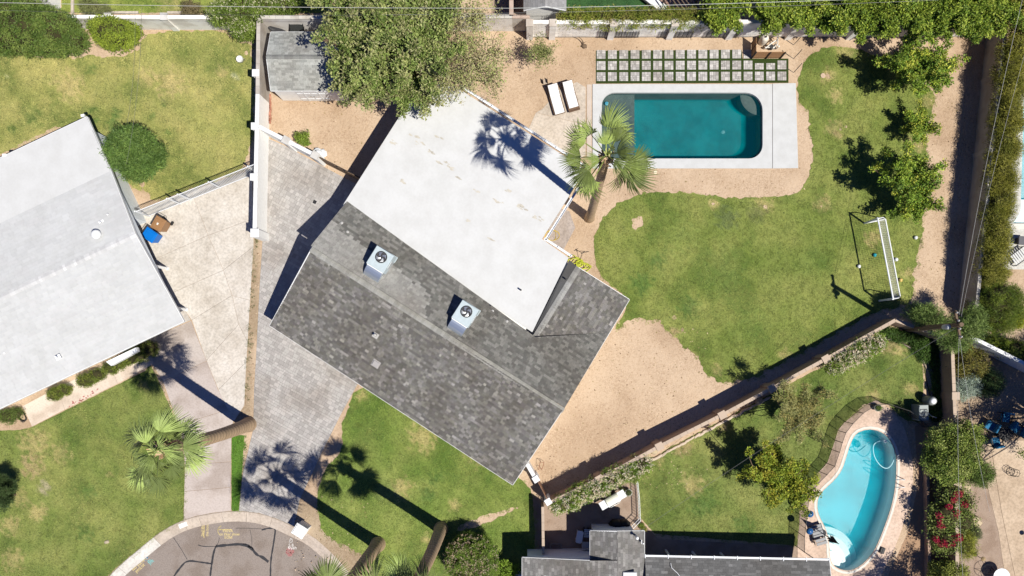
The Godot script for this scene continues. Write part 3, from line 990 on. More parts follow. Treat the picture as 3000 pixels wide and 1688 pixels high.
func litter() -> void:
	var b := MB.new()
	b.box(Vector3.ZERO, Vector3(0.05, 0.014, 0.03))
	var xs := []
	var cs := []
	var zones := [[1560,960, 2080,1440, 1500], [1380,110, 2330,250, 420], [2690,260, 2860,880, 700], [780,300, 1150,520, 260], [1720,470, 2360,580, 400], [715,700, 760,1200, 240], [860,1450, 1080,1680, 300], [1600,1240,2000,1440,400]]
	for z in zones:
		for i in int(z[4] * 0.65):
			var p := G2(rng.randf_range(z[0], z[2]), rng.randf_range(z[1], z[3]))
			var k := rng.randf_range(0.3, 1.5)
			xs.append(Transform3D(Basis(Vector3.UP, rng.randf() * TAU).scaled(Vector3(k, k, k * rng.randf_range(0.5, 1.4))), V(p, 0.005)))
			cs.append([Color(0.55, 0.42, 0.30), Color(0.30, 0.20, 0.12), Color(0.22, 0.17, 0.07), Color(0.14, 0.09, 0.05), Color(0.42, 0.31, 0.2)][rng.randi() % 5])
	var o := many("leaf_litter", b.mesh(Vector3.ZERO), M.chalk, xs, cs)
	o.set_meta("label", "dry leaves and pebbles scattered on the bare ground")
	o.set_meta("category", "litter")

# ---------------------------------------------------------------- pools
func wall_ring(b: MB, poly: PackedVector2Array, y0: float, y1: float) -> void:
	for i in poly.size():
		var p := poly[i]
		var q := poly[(i + 1) % poly.size()]
		b.quad(V(p, y0), V(q, y0), V(q, y1), V(p, y1))
func water(called: String, label: String, poly: PackedVector2Array, top: float, deep: float, n: int, m: String, at: Vector3, start := 0.35) -> void:
	var b := MB.new()
	b.sheet(poly, top)
	var o := struct(called, b, M[m])
	o.set_meta("label", label)
	for i in n:
		var c := MB.new()
		c.sheet(poly, top - deep * (start + (0.98 - start) * (i + 1.0) / n))
		obj("water_depth", c, M[m + "_depth"], o)
func make_pools() -> void:
	# pool of the grey roofed house
	var deck := thing("pool_deck", "white concrete deck round the dark teal pool", "deck", G(1734, 246))
	deck.set_meta("kind", "structure")
	var b := MB.new()
	var outer := PackedVector2Array()
	var c := G2(2000, 370)
	var lo := G2(1736, 247)
	var hi := G2(2262, 494)
	for p in POOL_A:
		var d := p - c
		var s := 1e9
		if absf(d.x) > 1e-6: s = minf(s, ((hi.x if d.x > 0 else lo.x) - c.x) / d.x)
		if absf(d.y) > 1e-6: s = minf(s, ((hi.y if d.y > 0 else lo.y) - c.y) / d.y)
		outer.append(c + d * s)
	var corners := [lo, Vector2(hi.x, lo.y), hi, Vector2(lo.x, hi.y)]
	ring(b, POOL_A, outer, 0.05)
	for k in 4:   # the four corner wedges of the rectangle
		for i in outer.size():
			var p := outer[i]
			var q := outer[(i + 1) % outer.size()]
			var e: Vector2 = corners[k]
			if (absf(p.x - e.x) < 1e-3 and absf(q.y - e.y) < 1e-3 or absf(p.y - e.y) < 1e-3 and absf(q.x - e.x) < 1e-3) and p.distance_to(e) > 1e-3 and q.distance_to(e) > 1e-3 and absf(p.x - q.x) > 1e-3 and absf(p.y - q.y) > 1e-3:
				b.up(V(p, 0.05), V(e, 0.05), V(q, 0.05))
	for i in 4: 
		var p: Vector2 = corners[i]
		var q: Vector2 = corners[(i + 1) % 4]
		b.quad(V(q, -0.1), V(p, -0.1), V(p, 0.05), V(q, 0.05))
	wall_ring(b, POOL_A, -0.16, 0.05)
	obj("panel", b, M.deck, deck)
	b = MB.new()
	b.prism(PackedVector2Array([G2(2263.5, 246), G2(2331, 244), G2(2338, 493), G2(2263.5, 494)]), -0.1, 0.05)
	obj("panel", b, M.deck, deck)
	b = MB.new()
	b.col = Color(1, 0.84, 0.72)
	b.prism(PackedVector2Array([G2(1719.5, 248), G2(1733, 248), G2(1733, 470), G2(1719.5, 460)]), -0.1, 0.03)
	obj("drain_strip", b, M.deck, deck)
	var basin := thing("pool_basin", "dark plaster pool basin with a shallow shelf and corner bench", "pool", V(c, -1.8))
	basin.set_meta("kind", "structure")
	b = MB.new()
	b.sheet(Geometry2D.offset_polygon(POOL_A, 0.02)[0], -1.75)
	wall_ring(b, POOL_A, -1.76, -0.15)
	obj("shell", b, M.plaster_a, basin)
	var shelf: Array = Geometry2D.intersect_polygons(POOL_A, GP([1740,200, 1861,200, 1861,500, 1740,500]))
	b = MB.new()
	b.prism(Geometry2D.offset_polygon(shelf[0], -0.004)[0], -1.74, -0.36)
	obj("shelf", b, M.plaster_a, basin)
	var bench := PackedVector2Array()
	var tc := G2(2234, 272)
	for i in 13:
		var a := PI / 2 + PI / 2 * i / 12.0
		bench.append(tc + Vector2(cos(a), sin(a)) * 1.2)
	bench.append(tc)
	var bi: Array = Geometry2D.intersect_polygons(POOL_A, bench)
	b = MB.new()
	b.col = Color(2.0, 2.0, 1.8)
	b.prism(Geometry2D.offset_polygon(bi[0], -0.004)[0], -1.74, -0.45)
	obj("bench", b, M.plaster_a, basin)
	water("pool_water", "dark teal pool water", Geometry2D.offset_polygon(POOL_A, -0.003)[0], -0.14, 1.55, 7, "water_a", V(c), 0.72)
	b = MB.new()
	b.col = Color(0.10, 0.45, 0.62)
	b.lathe(G(1778, 302, -0.1) + Vector3(0, -0.17, 0), [[0.0, -0.08], [0.09, -0.08], [0.11, 0.02], [0.11, 0.09], [0.085, 0.13], [0.0, 0.13]], 14)
	single("pool_floater", "small blue chlorine floater at the shelf corner of the dark pool", "floater", b, M.plastic, G(1778, 302, -0.2))
	b = MB.new()
	b.col = Color(0.5, 0.75, 0.78)
	b.lathe(G(2119, 387, -1.7), [[0.0, -0.05], [0.11, -0.05], [0.11, 0.0], [0.0, 0.02]], 14)
	single("pool_drain_cover", "pale round drain cover on the floor of the dark pool", "drain cover", b, M.plastic, G(2119, 387, -1.75))
	# kidney pool
	var dk := GP([2568,1172, 2540,1184, 2524,1198, 2476,1236, 2456,1260, 2438,1316, 2424,1356, 2380,1404, 2352,1448, 2344,1508, 2336,1604, 2336,1645, 2420,1645, 2428,1690, 2440,1730, 2540,1730, 2580,1688, 2620,1608, 2640,1556, 2664,1488, 2675,1408, 2674,1356, 2660,1288, 2644,1240, 2604,1196])
	var deck2 := thing("pool_deck", "beige deck round the bright blue kidney shaped pool", "deck", V(dk[0]))
	deck2.set_meta("kind", "structure")
	var cb := G2(2515, 1470)
	var inn := PackedVector2Array()
	var out := PackedVector2Array()
	var cop := Geometry2D.offset_polygon(POOL_B, 0.16)[0]
	# deck as a field between the coping and the outline
	var bd := bounds(dk).grow(0.2)
	var F := field(bd.position, bd.end, 0.14, func(p: Vector2) -> float: return minf(poly_d(p, dk), 0.06 - poly_d(p, POOL_B)))
	var db := field_mesh(F, 0.03, func(p: Vector2) -> Color: return Color(0.60, 0.46, 0.375))
	obj("deck_slab", db, M.conc, deck2)
	b = MB.new()
	for i in POOL_B.size():
		var j := (i + 1) % POOL_B.size()
		var n1 := (POOL_B[j] - POOL_B[i - 1]).orthogonal().normalized() * 0.13
		var n2 := (POOL_B[(j + 1) % POOL_B.size()] - POOL_B[i]).orthogonal().normalized() * 0.13
		if Geometry2D.is_point_in_polygon(POOL_B[i] + n1 * 0.2, POOL_B): n1 = -n1
		if Geometry2D.is_point_in_polygon(POOL_B[j] + n2 * 0.2, POOL_B): n2 = -n2
		b.up(V(POOL_B[i], 0.05), V(POOL_B[j], 0.05), V(POOL_B[j] + n2, 0.05))
		b.up(V(POOL_B[i], 0.05), V(POOL_B[j] + n2, 0.05), V(POOL_B[i] + n1, 0.05))
		b.quad(V(POOL_B[i] + n1, 0.0), V(POOL_B[j] + n2, 0.0), V(POOL_B[j] + n2, 0.05), V(POOL_B[i] + n1, 0.05))
	wall_ring(b, POOL_B, -0.2, 0.05)
	obj("coping", b, M.coping, deck2)
	var basin2 := thing("pool_basin", "pale plaster basin of the kidney pool with curved steps", "pool", V(cb, -1.8))
	basin2.set_meta("kind", "structure")
	b = MB.new()
	b.sheet(Geometry2D.offset_polygon(POOL_B, 0.02)[0], -1.7)
	wall_ring(b, POOL_B, -1.71, -0.19)
	obj("shell", b, M.plaster_b, basin2)
	for k in 4:
		var cc := G2(2432, 1655)
		var st := PackedVector2Array()
		for i in 28: st.append(cc + Vector2.from_angle(TAU * i / 28.0) * (0.75 + 0.42 * k))
		var r: Array = Geometry2D.intersect_polygons(POOL_B, st)
		if r.size():
			b = MB.new()
			b.prism(Geometry2D.offset_polygon(r[0], -0.004 - 0.001 * k)[0], -1.69 + 0.002 * k, -0.42 - 0.26 * k)
			obj("step", b, M.plaster_b, basin2)
	water("pool_water", "bright turquoise pool water", Geometry2D.offset_polygon(POOL_B, -0.003)[0], -0.16, 1.45, 5, "water_b", V(cb))
	# third pool at the right edge
	var p3 := GP([2978,280, 3090,280, 3070,655, 2956,655])
	b = MB.new()
	b.sheet(p3, -0.9)
	wall_ring(b, p3, -0.91, 0.034)
	var basin3 := struct("pool_basin", b, M.plaster_b)
	basin3.set_meta("label", "pale basin of the pool cut by the right edge")
	b = MB.new()
	b.prism(GP([2964,582, 3080,582, 3072,652, 2959,652]), -0.89, -0.3)
	obj("shelf", b, M.plaster_b, basin3)
	b = MB.new()
	for r in [[2966,262, 3100,262, 3100,280, 2966,280], [2958,280, 2978,280, 2956,655, 2940,655], [2940,655, 3080,655, 3080,672, 2940,672]]:
		b.prism(GP(r), -0.1, 0.034)
	struct("pool_coping", b, M.coping)
	water("pool_water", "light green pool water at the right edge", Geometry2D.offset_polygon(p3, -0.003)[0], -0.12, 0.8, 4, "water_b", V(p3[0]))

# ---------------------------------------------------------------- roofs
# A roof face covered in tabs. o: a point on the eave, u: along the eave, s: up the slope (unit vectors), poly: outline in (u, s) metres.
# The first 'singles' tabs near 'near' become parts of their own, the rest one covering.
func shingles(parent: Node3D, o: Vector3, u: Vector3, s: Vector3, poly: PackedVector2Array, expo: float, wmin: float, wmax: float, thick: float, tone: Callable, m: Material, singles: int, near: Vector2, reach: float, deck_col: Color) -> int:
	var nn := u.cross(s).normalized()
	if nn.y < 0: nn = -nn
	var flip := u.cross(s).y < 0
	var bd := bounds(poly)
	var under := MB.new()
	under.col = deck_col
	var tri := Geometry2D.triangulate_polygon(poly)
	for i in range(0, tri.size(), 3):
		var q := []
		for k in 3: q.append(o + u * poly[tri[i + k]].x + s * poly[tri[i + k]].y - nn * 0.004)
		under.up(q[0], q[1], q[2])
	obj("roof_deck", under, m, parent)
	var rest := MB.new()
	var used := 0
	var row := 0
	var y := bd.position.y
	while y < bd.end.y:
		var x := bd.position.x - rng.randf() * wmax
		while x < bd.end.x:
			var w := rng.randf_range(wmin, wmax)
			var x0 := x + 0.003
			var x1 := x + w - 0.003
			x += w
			var q := PackedVector2Array([Vector2(x0, y - 0.012), Vector2(x1, y - 0.012), Vector2(x1, y + expo + 0.004), Vector2(x0, y + expo + 0.004)])
			var c := Vector2((x0 + x1) / 2, y + expo / 2)
			var d := poly_d(c, poly)
			if d < -0.3: continue
			var outs := [q]
			if d < wmax * 0.6 + 0.08: outs = Geometry2D.intersect_polygons(q, poly)
			for r in outs:
				if r.size() < 3: continue
				var b := rest
				var solo := used < singles and d > 0.4 and c.distance_to(near) < reach
				if solo: b = MB.new()
				var lift := thick * rng.randf_range(0.7, 1.3)
				b.col = tone.call(c)
				var top := []
				for p in r:
					var f := clampf((p.y - y) / expo, 0, 1)
					top.append(o + u * p.x + s * p.y + nn * lerpf(lift, 0.001, f))
				for k in range(1, top.size() - 1): b.up(top[0], top[k], top[k + 1])
				for k in int(r.size()):   # the butt edge that throws the thin shadow line
					var k2: int = (k + 1) % int(r.size())
					if absf(r[k].y - r[k2].y) < 0.002 and r[k].y < y + expo * 0.3:
						var A: Vector3 = top[k]
						var B: Vector3 = top[k2]
						b.quad(A - nn * (lift + 0.003), B - nn * (lift + 0.003), B, A)
				if solo:
					used += 1
					obj("shingle", b, m, parent)
		y += expo
		row += 1
	stuff(obj("shingle_field", rest, m, parent))
	return used
func cap_run(parent: Node3D, a: Vector3, b: Vector3, side1: Vector3, side2: Vector3, w: float, c: Color, m: Material) -> void:  # ridge caps
	var n := int(a.distance_to(b) / 0.16)
	var rest := MB.new()
	for i in n:
		var p := a.lerp(b, float(i) / n)
		var q := a.lerp(b, float(i + 1) / n + 0.004)
		rest.col = c * rng.randf_range(0.86, 1.12)
		var l0 := Vector3(0, 0.03, 0)
		var l1 := Vector3(0, 0.018, 0)
		rest.up(p + l0, q + l1, q + side1 * w + l1); rest.up(p + l0, q + side1 * w + l1, p + side1 * w + l0)
		rest.up(p + l0, q + l1, q + side2 * w + l1); rest.up(p + l0, q + side2 * w + l1, p + side2 * w + l0)
	stuff(obj("ridge_cap", rest, m, parent))
func slab_edges(parent: Node3D, called: String, pts: Array, depth: float, m: Material) -> void:  # fascia boards along a list of points
	for i in pts.size() - 1:
		var b := MB.new()
		var A: Vector3 = pts[i]
		var B: Vector3 = pts[i + 1]
		var dn := Vector3(0, -depth, 0)
		var t := (B - A).normalized()
		var s := t.cross(Vector3.UP).normalized() * 0.025
		b.quad(A + dn - s, B + dn - s, B - s, A - s)
		b.quad(B + dn + s, A + dn + s, A + s, B + s)
		b.quad(A - s, B - s, B + s, A + s)
		b.quad(A + dn + s, B + dn + s, B + dn - s, A + dn - s)
		obj(called, b, m, parent)

func face_poly(o: Vector3, u: Vector3, s: Vector3, pts: Array) -> PackedVector2Array:
	var r := PackedVector2Array()
	for p in pts: r.append(Vector2((p - o).dot(u), (p - o).dot(s)))
	return r
func roof_face(parent: Node3D, eave_a: Vector3, eave_b: Vector3, pts: Array) -> Array:
	var u := (eave_b - eave_a).normalized()
	var nn := Vector3.ZERO
	for i in range(1, pts.size() - 1): nn += (pts[i] - pts[0]).cross(pts[i + 1] - pts[0])
	nn = nn.normalized()
	if nn.y < 0: nn = -nn
	var s := nn.cross(u).normalized()
	if s.y < 0: s = -s
	return [eave_a, u, s, face_poly(eave_a, u, s, pts)]

func make_houses() -> void:
	grey_house()
	pale_house()
	south_house()
	shed()
	far_shed()

func grey_house() -> void:
	var t := thing("house", "grey shingled house with a white flat rear roof in the middle", "house", G(1300, 800))
	var EH := 2.3
	var RH := 3.9
	var sw := G(790, 954, EH); var se := G(1502, 1421, EH)
	var rl := G(911, 731, RH); var rr := G(1648, 1202, RH)
	var along := (rr - rl).normalized()
	var back := Vector3(along.z, 0, -along.x)
	var drop := (RH - EH) / 4.95
	var rear := func(p: Vector3, d: float) -> Vector3: return p + back * d + Vector3(0, -drop * d, 0)
	var rl2: Vector3 = rear.call(rl, 3.2)
	var wa := G(1566, 992, 3.10); var wb := G(1695, 784, 3.10)
	var we := G(1844, 878, 2.3)
	var pv: Vector3 = rear.call(rr, 5.0)
	pv.y = 2.3
	# walls
	var eo := along * 0.45
	var bo := back * 0.45
	var wl := MB.new()
	var fp := PackedVector2Array()
	for p in [sw + eo + bo, se - eo + bo, we - eo - bo, G(1690, 784, 2.3) - bo, G(1668, 755, 3.0) - eo * 0.5, G(1590, 700, 3.0) - eo, G(1718, 497, 3.0) - eo - bo, G(1257, 203, 3.0) + eo - bo, G(1000, 606, 3.0) + eo, rl2 + eo]:
		fp.append(Vector2(p.x, p.z))
	wl.prism(fp, 0.0, 2.18)
	obj("wall", wl, M.stucco, t)
	var gb := MB.new()   # gable ends
	gb.tri(sw + eo + Vector3(0, -0.12, 0), rl2 + eo + Vector3(0, -0.3, 0), rl + eo + Vector3(0, -0.12, 0))
	obj("gable_wall", gb, M.stucco, t)
	gb = MB.new()
	gb.quad(se - eo + Vector3(0, -0.12, 0), rr - eo + Vector3(0, -0.12, 0), pv - eo + Vector3(0, -0.12, 0), pv - eo + Vector3(0, -0.13, 0))
	obj("gable_wall", gb, M.stucco, t)
	# shingled faces
	var grey := func(c: Vector2) -> Color:
		var g := rng.randf()
		var v := lerpf(0.10, 0.23, g * g * 0.8 + 0.2 * rng.randf())
		if rng.randf() < 0.14: v *= 1.4
		var warm := rng.randf()
		return Color(v * 1.03, v * (0.985 + 0.02 * warm), v * (0.90 + 0.08 * (1 - warm)))
	var pale := func(c: Vector2) -> Color:   # newer, lighter tabs laid beside the ridge
		var down := 5.2 - c.y   # metres down from the ridge
		var near_ridge: bool = down < 1.75 - 0.06 * c.x + 0.2 * nz2.get_noise_2d(c.x * 30, c.y * 30) and c.x < 7.2 - 0.5 * down + 0.3 * nz2.get_noise_2d(c.y * 40, 3.0)
		var v := lerpf(0.11, 0.22, pow(rng.randf(), 1.4)) if not near_ridge else rng.randf_range(0.22, 0.31)
		return Color(v * 1.02, v, v * (0.93 if not near_ridge else 0.94))
	var f := roof_face(t, sw, se, [sw, se, rr, rl])
	shingles(t, f[0], f[1], f[2], f[3], 0.145, 0.12, 0.29, 0.018, grey, M.shingle, 170, Vector2(9.0, 2.5), 2.4, Color(0.09, 0.09, 0.088))
	var ra: Vector3 = rear.call(rl, 5.0)
	var rb: Vector3 = rear.call(rr, 5.0)
	var wa_d := (wa - rr).dot(back)
	f = roof_face(t, rb, ra, [rl, rr, pv, wa, rear.call(wa - back * (wa - rr).dot(back), wa_d + 0.4), rl2])
	var fp2 := face_poly(f[0], f[1], f[2], [rl, rr, pv, wa, rl2])
	var olen := (ra - rb).length()
	shingles(t, f[0], f[1], f[2], fp2, 0.145, 0.12, 0.29, 0.018, func(c: Vector2) -> Color: return pale.call(Vector2(olen - c.x, c.y)), M.shingle, 90, Vector2(7.5, 3.5), 1.6, Color(0.09, 0.09, 0.088))
	f = roof_face(t, pv, we, [pv, we, wb, wa])
	shingles(t, f[0], f[1], f[2], f[3], 0.145, 0.12, 0.29, 0.018, grey, M.shingle, 40, Vector2(1.2, 1.5), 0.9, Color(0.09, 0.09, 0.088))
	var wl0 := G(1560, 978, 2.97); var wl1 := G(1668, 762, 2.97)
	var nb := MB.new()
	nb.col = Color(0.10, 0.10, 0.10)
	nb.up(wa, wb, wl1); nb.up(wa, wl1, wl0)
	obj("west_wing_slope", nb, M.shingle, t)
	var s1 := (sw - rl).normalized()
	var s2 := (rl2 - rl).normalized()
	cap_run(t, rl, rr, s1, s2, 0.16, Color(0.30, 0.30, 0.285), M.shingle)
	cap_run(t, wb, wa, (we - wb).normalized(), (wl1 - wb).normalized(), 0.17, Color(0.28, 0.28, 0.27), M.shingle)
	slab_edges(t, "fascia", [rl2, rl, sw, se, rr, pv, we, wb], 0.16, M.white)
	# flat roof: a slab with a soft rolled rim
	var flat := GP([1000,606, 1257,203, 1718,497, 1590,700, 1668,755, 1560,976], 3.0)
	var fb := MB.new()
	fb.sheet(Geometry2D.offset_polygon(flat, -0.1)[0], 3.04)
	var inn := Geometry2D.offset_polygon(flat, -0.1, Geometry2D.JOIN_MITER)[0]
	var mid := Geometry2D.offset_polygon(flat, -0.03, Geometry2D.JOIN_MITER)[0]
	if inn.size() == flat.size() and mid.size() == flat.size():
		pass
	fb.prism(mid, 2.78, 3.02)
	fb.sheet(inn, 3.04)
	fb = MB.new()
	fb.prism(mid, 2.78, 3.03, true)
	obj("flat_roof", fb, M.white_roof, t)
	var hw := MB.new()
	var hp := PackedVector2Array()
	for p in [G(1560, 965, 3.0), G(1664, 757, 3.0) - eo * 0.5, G(1590, 700, 3.0) - eo, G(1718, 497, 3.0) - eo - bo, G(1257, 203, 3.0) + eo - bo, G(1004, 606, 3.0) + eo]: hp.append(Vector2(p.x, p.z))
	hw.prism(hp, 2.16, 2.785)
	obj("upper_wall", hw, M.stucco, t)
	# seams and stains on the foam roof
	for q in [[1113,518, 1240,602, 1420,715, 1560,800], [1135,405, 1290,505, 1480,622, 1590,696], [1185,345, 1330,440, 1490,545, 1640,640], [1040,585, 1200,690, 1380,806, 1560,925]]:
		var pl := smooth(GP(q, 3.03), 1, false)
		var sb := MB.new()
		for i in pl.size() - 1:
			sb.bar(V(pl[i], 3.032), V(pl[i + 1], 3.032), 0.022, 0.014)
		obj("seam", sb, M.white_roof, t)
	var spots := [[1228,420,14], [1265,445,10], [1300,478,12], [1325,495,9], [1350,520,10], [1400,560,8], [1150,415,8], [1215,400,10], [1285,402,8], [1460,590,10], [1520,602,9], [1530,610,7], [1575,640,12], [1180,530,6], [1440,700,6], [1370,645,6], [1490,560,6]]
	for s in spots:
		var stain := MB.new()
		for k in 5:
			var a := rng.randf() * TAU
			var p := G2(s[0] + cos(a) * s[2] * 0.8 + k * 2.5 - 5, s[1] + sin(a) * s[2] * 0.35 + k * 1.6 - 3, 3.035)
			var n := PackedVector2Array()
			var rr2 := rng.randf_range(0.02, 0.07)
			for q in 8:
				var e := Vector2.from_angle(TAU * q / 8) * rr2 * rng.randf_range(0.5, 1.4)
				n.append(p + Vector2(e.x * 2.0 - e.y * 0.5, e.y * 0.7 + e.x * 1.1))
			stain.col = Color(1, 1, 1).lerp(Color(1.1, 1.2, 1.5), rng.randf())
			if Geometry2D.triangulate_polygon(n).size(): stain.sheet(n, 3.0345 + 0.0004 * k)
		obj("roof_stain", stain, M.stain, t)
	# white gutter with brackets along the north-east and east edges
	for e in [[G(1345, 254, 2.95), G(1722, 497, 2.95)], [G(1722, 500, 2.95), G(1594, 703, 2.95)], [G(1594, 703, 2.95), G(1672, 754, 2.95)]]:
		var A: Vector3 = e[0]
		var B: Vector3 = e[1]
		var d := (B - A).normalized()
		var side := d.cross(Vector3.UP).normalized() * -1.0
		if (A + side).distance_to(G(1400, 600, 2.95)) < (A - side).distance_to(G(1400, 600, 2.95)): side = -side
		var gb2 := MB.new()
		gb2.bar(A + side * 0.02, B + side * 0.02, 0.02, 0.12)
		gb2.bar(A + side * 0.13, B + side * 0.13, 0.02, 0.12)
		gb2.bar(A + side * 0.075 - Vector3(0, 0.055, 0), B + side * 0.075 - Vector3(0, 0.055, 0), 0.12, 0.012)
		var nbk := int(A.distance_to(B) / 0.65)
		for i in nbk + 1: gb2.bar(A.lerp(B, float(i) / nbk) + Vector3(0, 0.055, 0), A.lerp(B, float(i) / nbk) + side * 0.15 + Vector3(0, 0.055, 0), 0.035, 0.02)
		obj("gutter", gb2, M.iron_white, t)
	# roof vents and pipe caps
	var plane := func(px: float, py: float, front: bool) -> Vector3:
		var h := 3.2
		for i in 8:
			var p := G(px, py, h)
			var d: float = (p - rl).dot(back)
			h = RH - drop * absf(d)
		return G(px, py, h)
	for a in [[1005,656,0.16,0.3], [1022,682,0.17,0.3], [1101,982,0.0,0.3], [1282,904,0.16,0.26], [1444,912,0.12,0.2], [1486,942,0.16,0.24], [1640,848,0.16,0.28]]:
		var p: Vector3 = plane.call(a[0], a[1], true)
		var vb := MB.new()
		vb.col = Color(0.36, 0.35, 0.34)
		vb.box(p + Vector3(0, 0.03, 0), Vector3(0.34, 0.012, 0.34), Basis(Vector3.UP, -0.57))
		vb.lathe(p + Vector3(0, 0.03, 0), [[0.1, 0.0], [0.09, 0.05], [0.06, 0.08], [0.055, a[3]], [0.075, a[3]], [0.075, a[3] + 0.03], [0.0, a[3] + 0.04]], 12)
		obj("vent_pipe", vb, M.plastic, t)
	for a in [[1050,740], [1101,1066], [1564,1086], [1685,893], [1648,848]]:
		var p: Vector3 = plane.call(a[0], a[1], true)
		var vb := MB.new()
		vb.col = Color(0.33, 0.315, 0.31)
		var tilt := Basis(Vector3.UP, -0.57) * Basis(Vector3.RIGHT, 0.30 if a[1] > 1000 else -0.30)
		vb.box(p + Vector3(0, 0.05, 0), Vector3(0.36, 0.09, 0.3), tilt, 0.02)
		vb.box(p + Vector3(0, 0.015, 0), Vector3(0.46, 0.015, 0.42), tilt)
		obj("roof_vent", vb, M.plastic, t)
	for a in [[1526,850], [1658,818], [1438,896]]:
		var p := G(a[0], a[1], 3.1)
		var vb := MB.new()
		vb.col = Color(0.03, 0.03, 0.035)
		vb.tube([p - Vector3(0, 0.1, 0), p + Vector3(0, 0.28, 0)], [0.045, 0.045], 8)
		obj("stack_pipe", vb, M.plastic, t)
	ac_unit(t, [G(1105,718,4.75), G(1155,749,4.75), G(1122,800,4.75), G(1071,772,4.75)], 3.15, "light blue rooftop air conditioner nearer the driveway", plane)
	ac_unit(t, [G(1356,877,4.75), G(1404,908,4.75), G(1372,961,4.75), G(1318,932,4.75)], 3.15, "light blue rooftop air conditioner nearer the rear lawn", plane)

func ac_unit(house: Node3D, top: Array, y0: float, label: String, plane: Callable) -> void:
	var c: Vector3 = (top[0] + top[1] + top[2] + top[3]) / 4
	var t := thing("air_conditioner", label, "air conditioner", Vector3(c.x, 3.3, c.z), "air conditioners on the grey roof")
	var u: Vector3 = (top[1] - top[0]).normalized()
	u = Vector3(u.x, 0, u.z).normalized()
	var w := Vector3(-u.z, 0, u.x)   # towards the duct
	var bs := Basis(u, Vector3.UP, -w) if u.cross(Vector3.UP).dot(-w) > 0 else Basis(u, Vector3.UP, w)
	var L: float = top[0].distance_to(top[1])
	var D: float = top[1].distance_to(top[2])
	var H: float = 4.75 - 3.3
	var b := MB.new()
	b.box(Vector3(c.x, 3.3 + H / 2, c.z), Vector3(L, H, D), bs, 0.02)
	b.box(Vector3(c.x, 3.62, c.z), Vector3(L + 0.05, 0.05, D + 0.05), bs)
	obj("cabinet", b, M.ac, t)
	for sgn in [-1, 1]:
		for i in 4:
			b = MB.new()
			b.box(Vector3(c.x, 3.95 + i * 0.15, c.z) + u * sgn * (L / 2 + 0.012), Vector3(0.02, 0.09, D * 0.4), bs)
			obj("louvre", b, M.steel, t)
	var fc := c - w * D * 0.12 + u * 0.0
	b = MB.new()
	b.lathe(Vector3(fc.x, 4.752, fc.z), [[0.30, 0.0], [0.32, 0.03], [0.29, 0.035], [0.27, 0.006], [0.0, 0.004]], 24)
	b.col = Color(0.02, 0.025, 0.03)
	var fan := obj("fan_shroud", b, M.dark, t)
	for k in 4:
		b = MB.new()
		var a := TAU * k / 4 + 0.4
		for i in 5:
			var r0 := 0.06 + i * 0.042
			var a0 := a + i * 0.16
			var p := Vector3(fc.x, 4.775, fc.z)
			var d0 := Vector3(cos(a0), 0, sin(a0)); var d1 := Vector3(cos(a0 + 0.75), 0, sin(a0 + 0.75))
			var e0 := Vector3(cos(a0 + 0.16), 0, sin(a0 + 0.16)); var e1 := Vector3(cos(a0 + 0.91), 0, sin(a0 + 0.91))
			b.quad(p + d1 * r0 + Vector3(0, 0.02, 0), p + d0 * r0, p + e0 * (r0 + 0.042), p + e1 * (r0 + 0.042) + Vector3(0, 0.02, 0))
		obj("fan_blade", b, M.steel, t)
	b = MB.new()
	for k in 3: 
		b.lathe(Vector3(fc.x, 4.80, fc.z), [[0.09 + k * 0.1, 0.0], [0.094 + k * 0.1, 0.004], [0.098 + k * 0.1, 0.0]], 24)
	obj("fan_guard", b, M.black, t)
	# curved supply duct falling to the roof
	var e: Vector3 = c + w * D / 2
	b = MB.new()
	var prev := []
	for i in 9:
		var a := PI / 2 * i / 8.0
		var q := Vector3(e.x, 0, e.z) + w * (0.02 + 0.72 * sin(a))
		var y := 3.72 + 0.85 * cos(a)
		var pair := [Vector3(q.x, y, q.z) - u * L * 0.44, Vector3(q.x, y, q.z) + u * L * 0.44]
		if prev: 
			b.up(prev[0], prev[1], pair[1]); b.up(prev[0], pair[1], pair[0])
			for s in 2:
				var base := Vector3(e.x, 3.3, e.z) + u * L * (0.44 if s else -0.44)
				b.quad(base, pair[s], prev[s], base) if s == 0 else b.quad(base, prev[s], pair[s], base)
		prev = pair
	b.quad(prev[0] - Vector3(0, 0.5, 0), prev[1] - Vector3(0, 0.5, 0), prev[1], prev[0])
	obj("supply_duct", b, M.duct, t)
	b = MB.new()
	var f0 := Vector3(e.x, 3.72, e.z) + w * 0.78 - u * L * 0.47
	var f1 := Vector3(e.x, 3.72, e.z) + w * 0.78 + u * L * 0.47
	b.bar(f0, f1, 0.05, 0.05)
	b.bar(Vector3(e.x, 4.6, e.z) + w * 0.02 - u * L * 0.46, Vector3(e.x, 4.6, e.z) + w * 0.02 + u * L * 0.46, 0.05, 0.05)
	b.bar(f0, f0 - w * 0.3, 0.05, 0.05); b.bar(f1, f1 - w * 0.3, 0.05, 0.05)
	obj("duct_flange", b, M.white, t)
	b = MB.new()
	var g0 := Vector3(c.x, 3.5, c.z) - u * (L / 2)
	b.tube([g0 + w * 0.2, g0 - u * 0.18 + w * 0.2, g0 - u * 0.2 + w * 0.2 - Vector3(0, 0.3, 0)], [0.03, 0.03, 0.03], 6)
	b.tube([g0 - w * 0.1, g0 - u * 0.12 - w * 0.1, g0 - u * 0.14 - w * 0.1 - Vector3(0, 0.3, 0)], [0.02, 0.02, 0.02], 6)
	obj("conduit", b, M.steel, t)

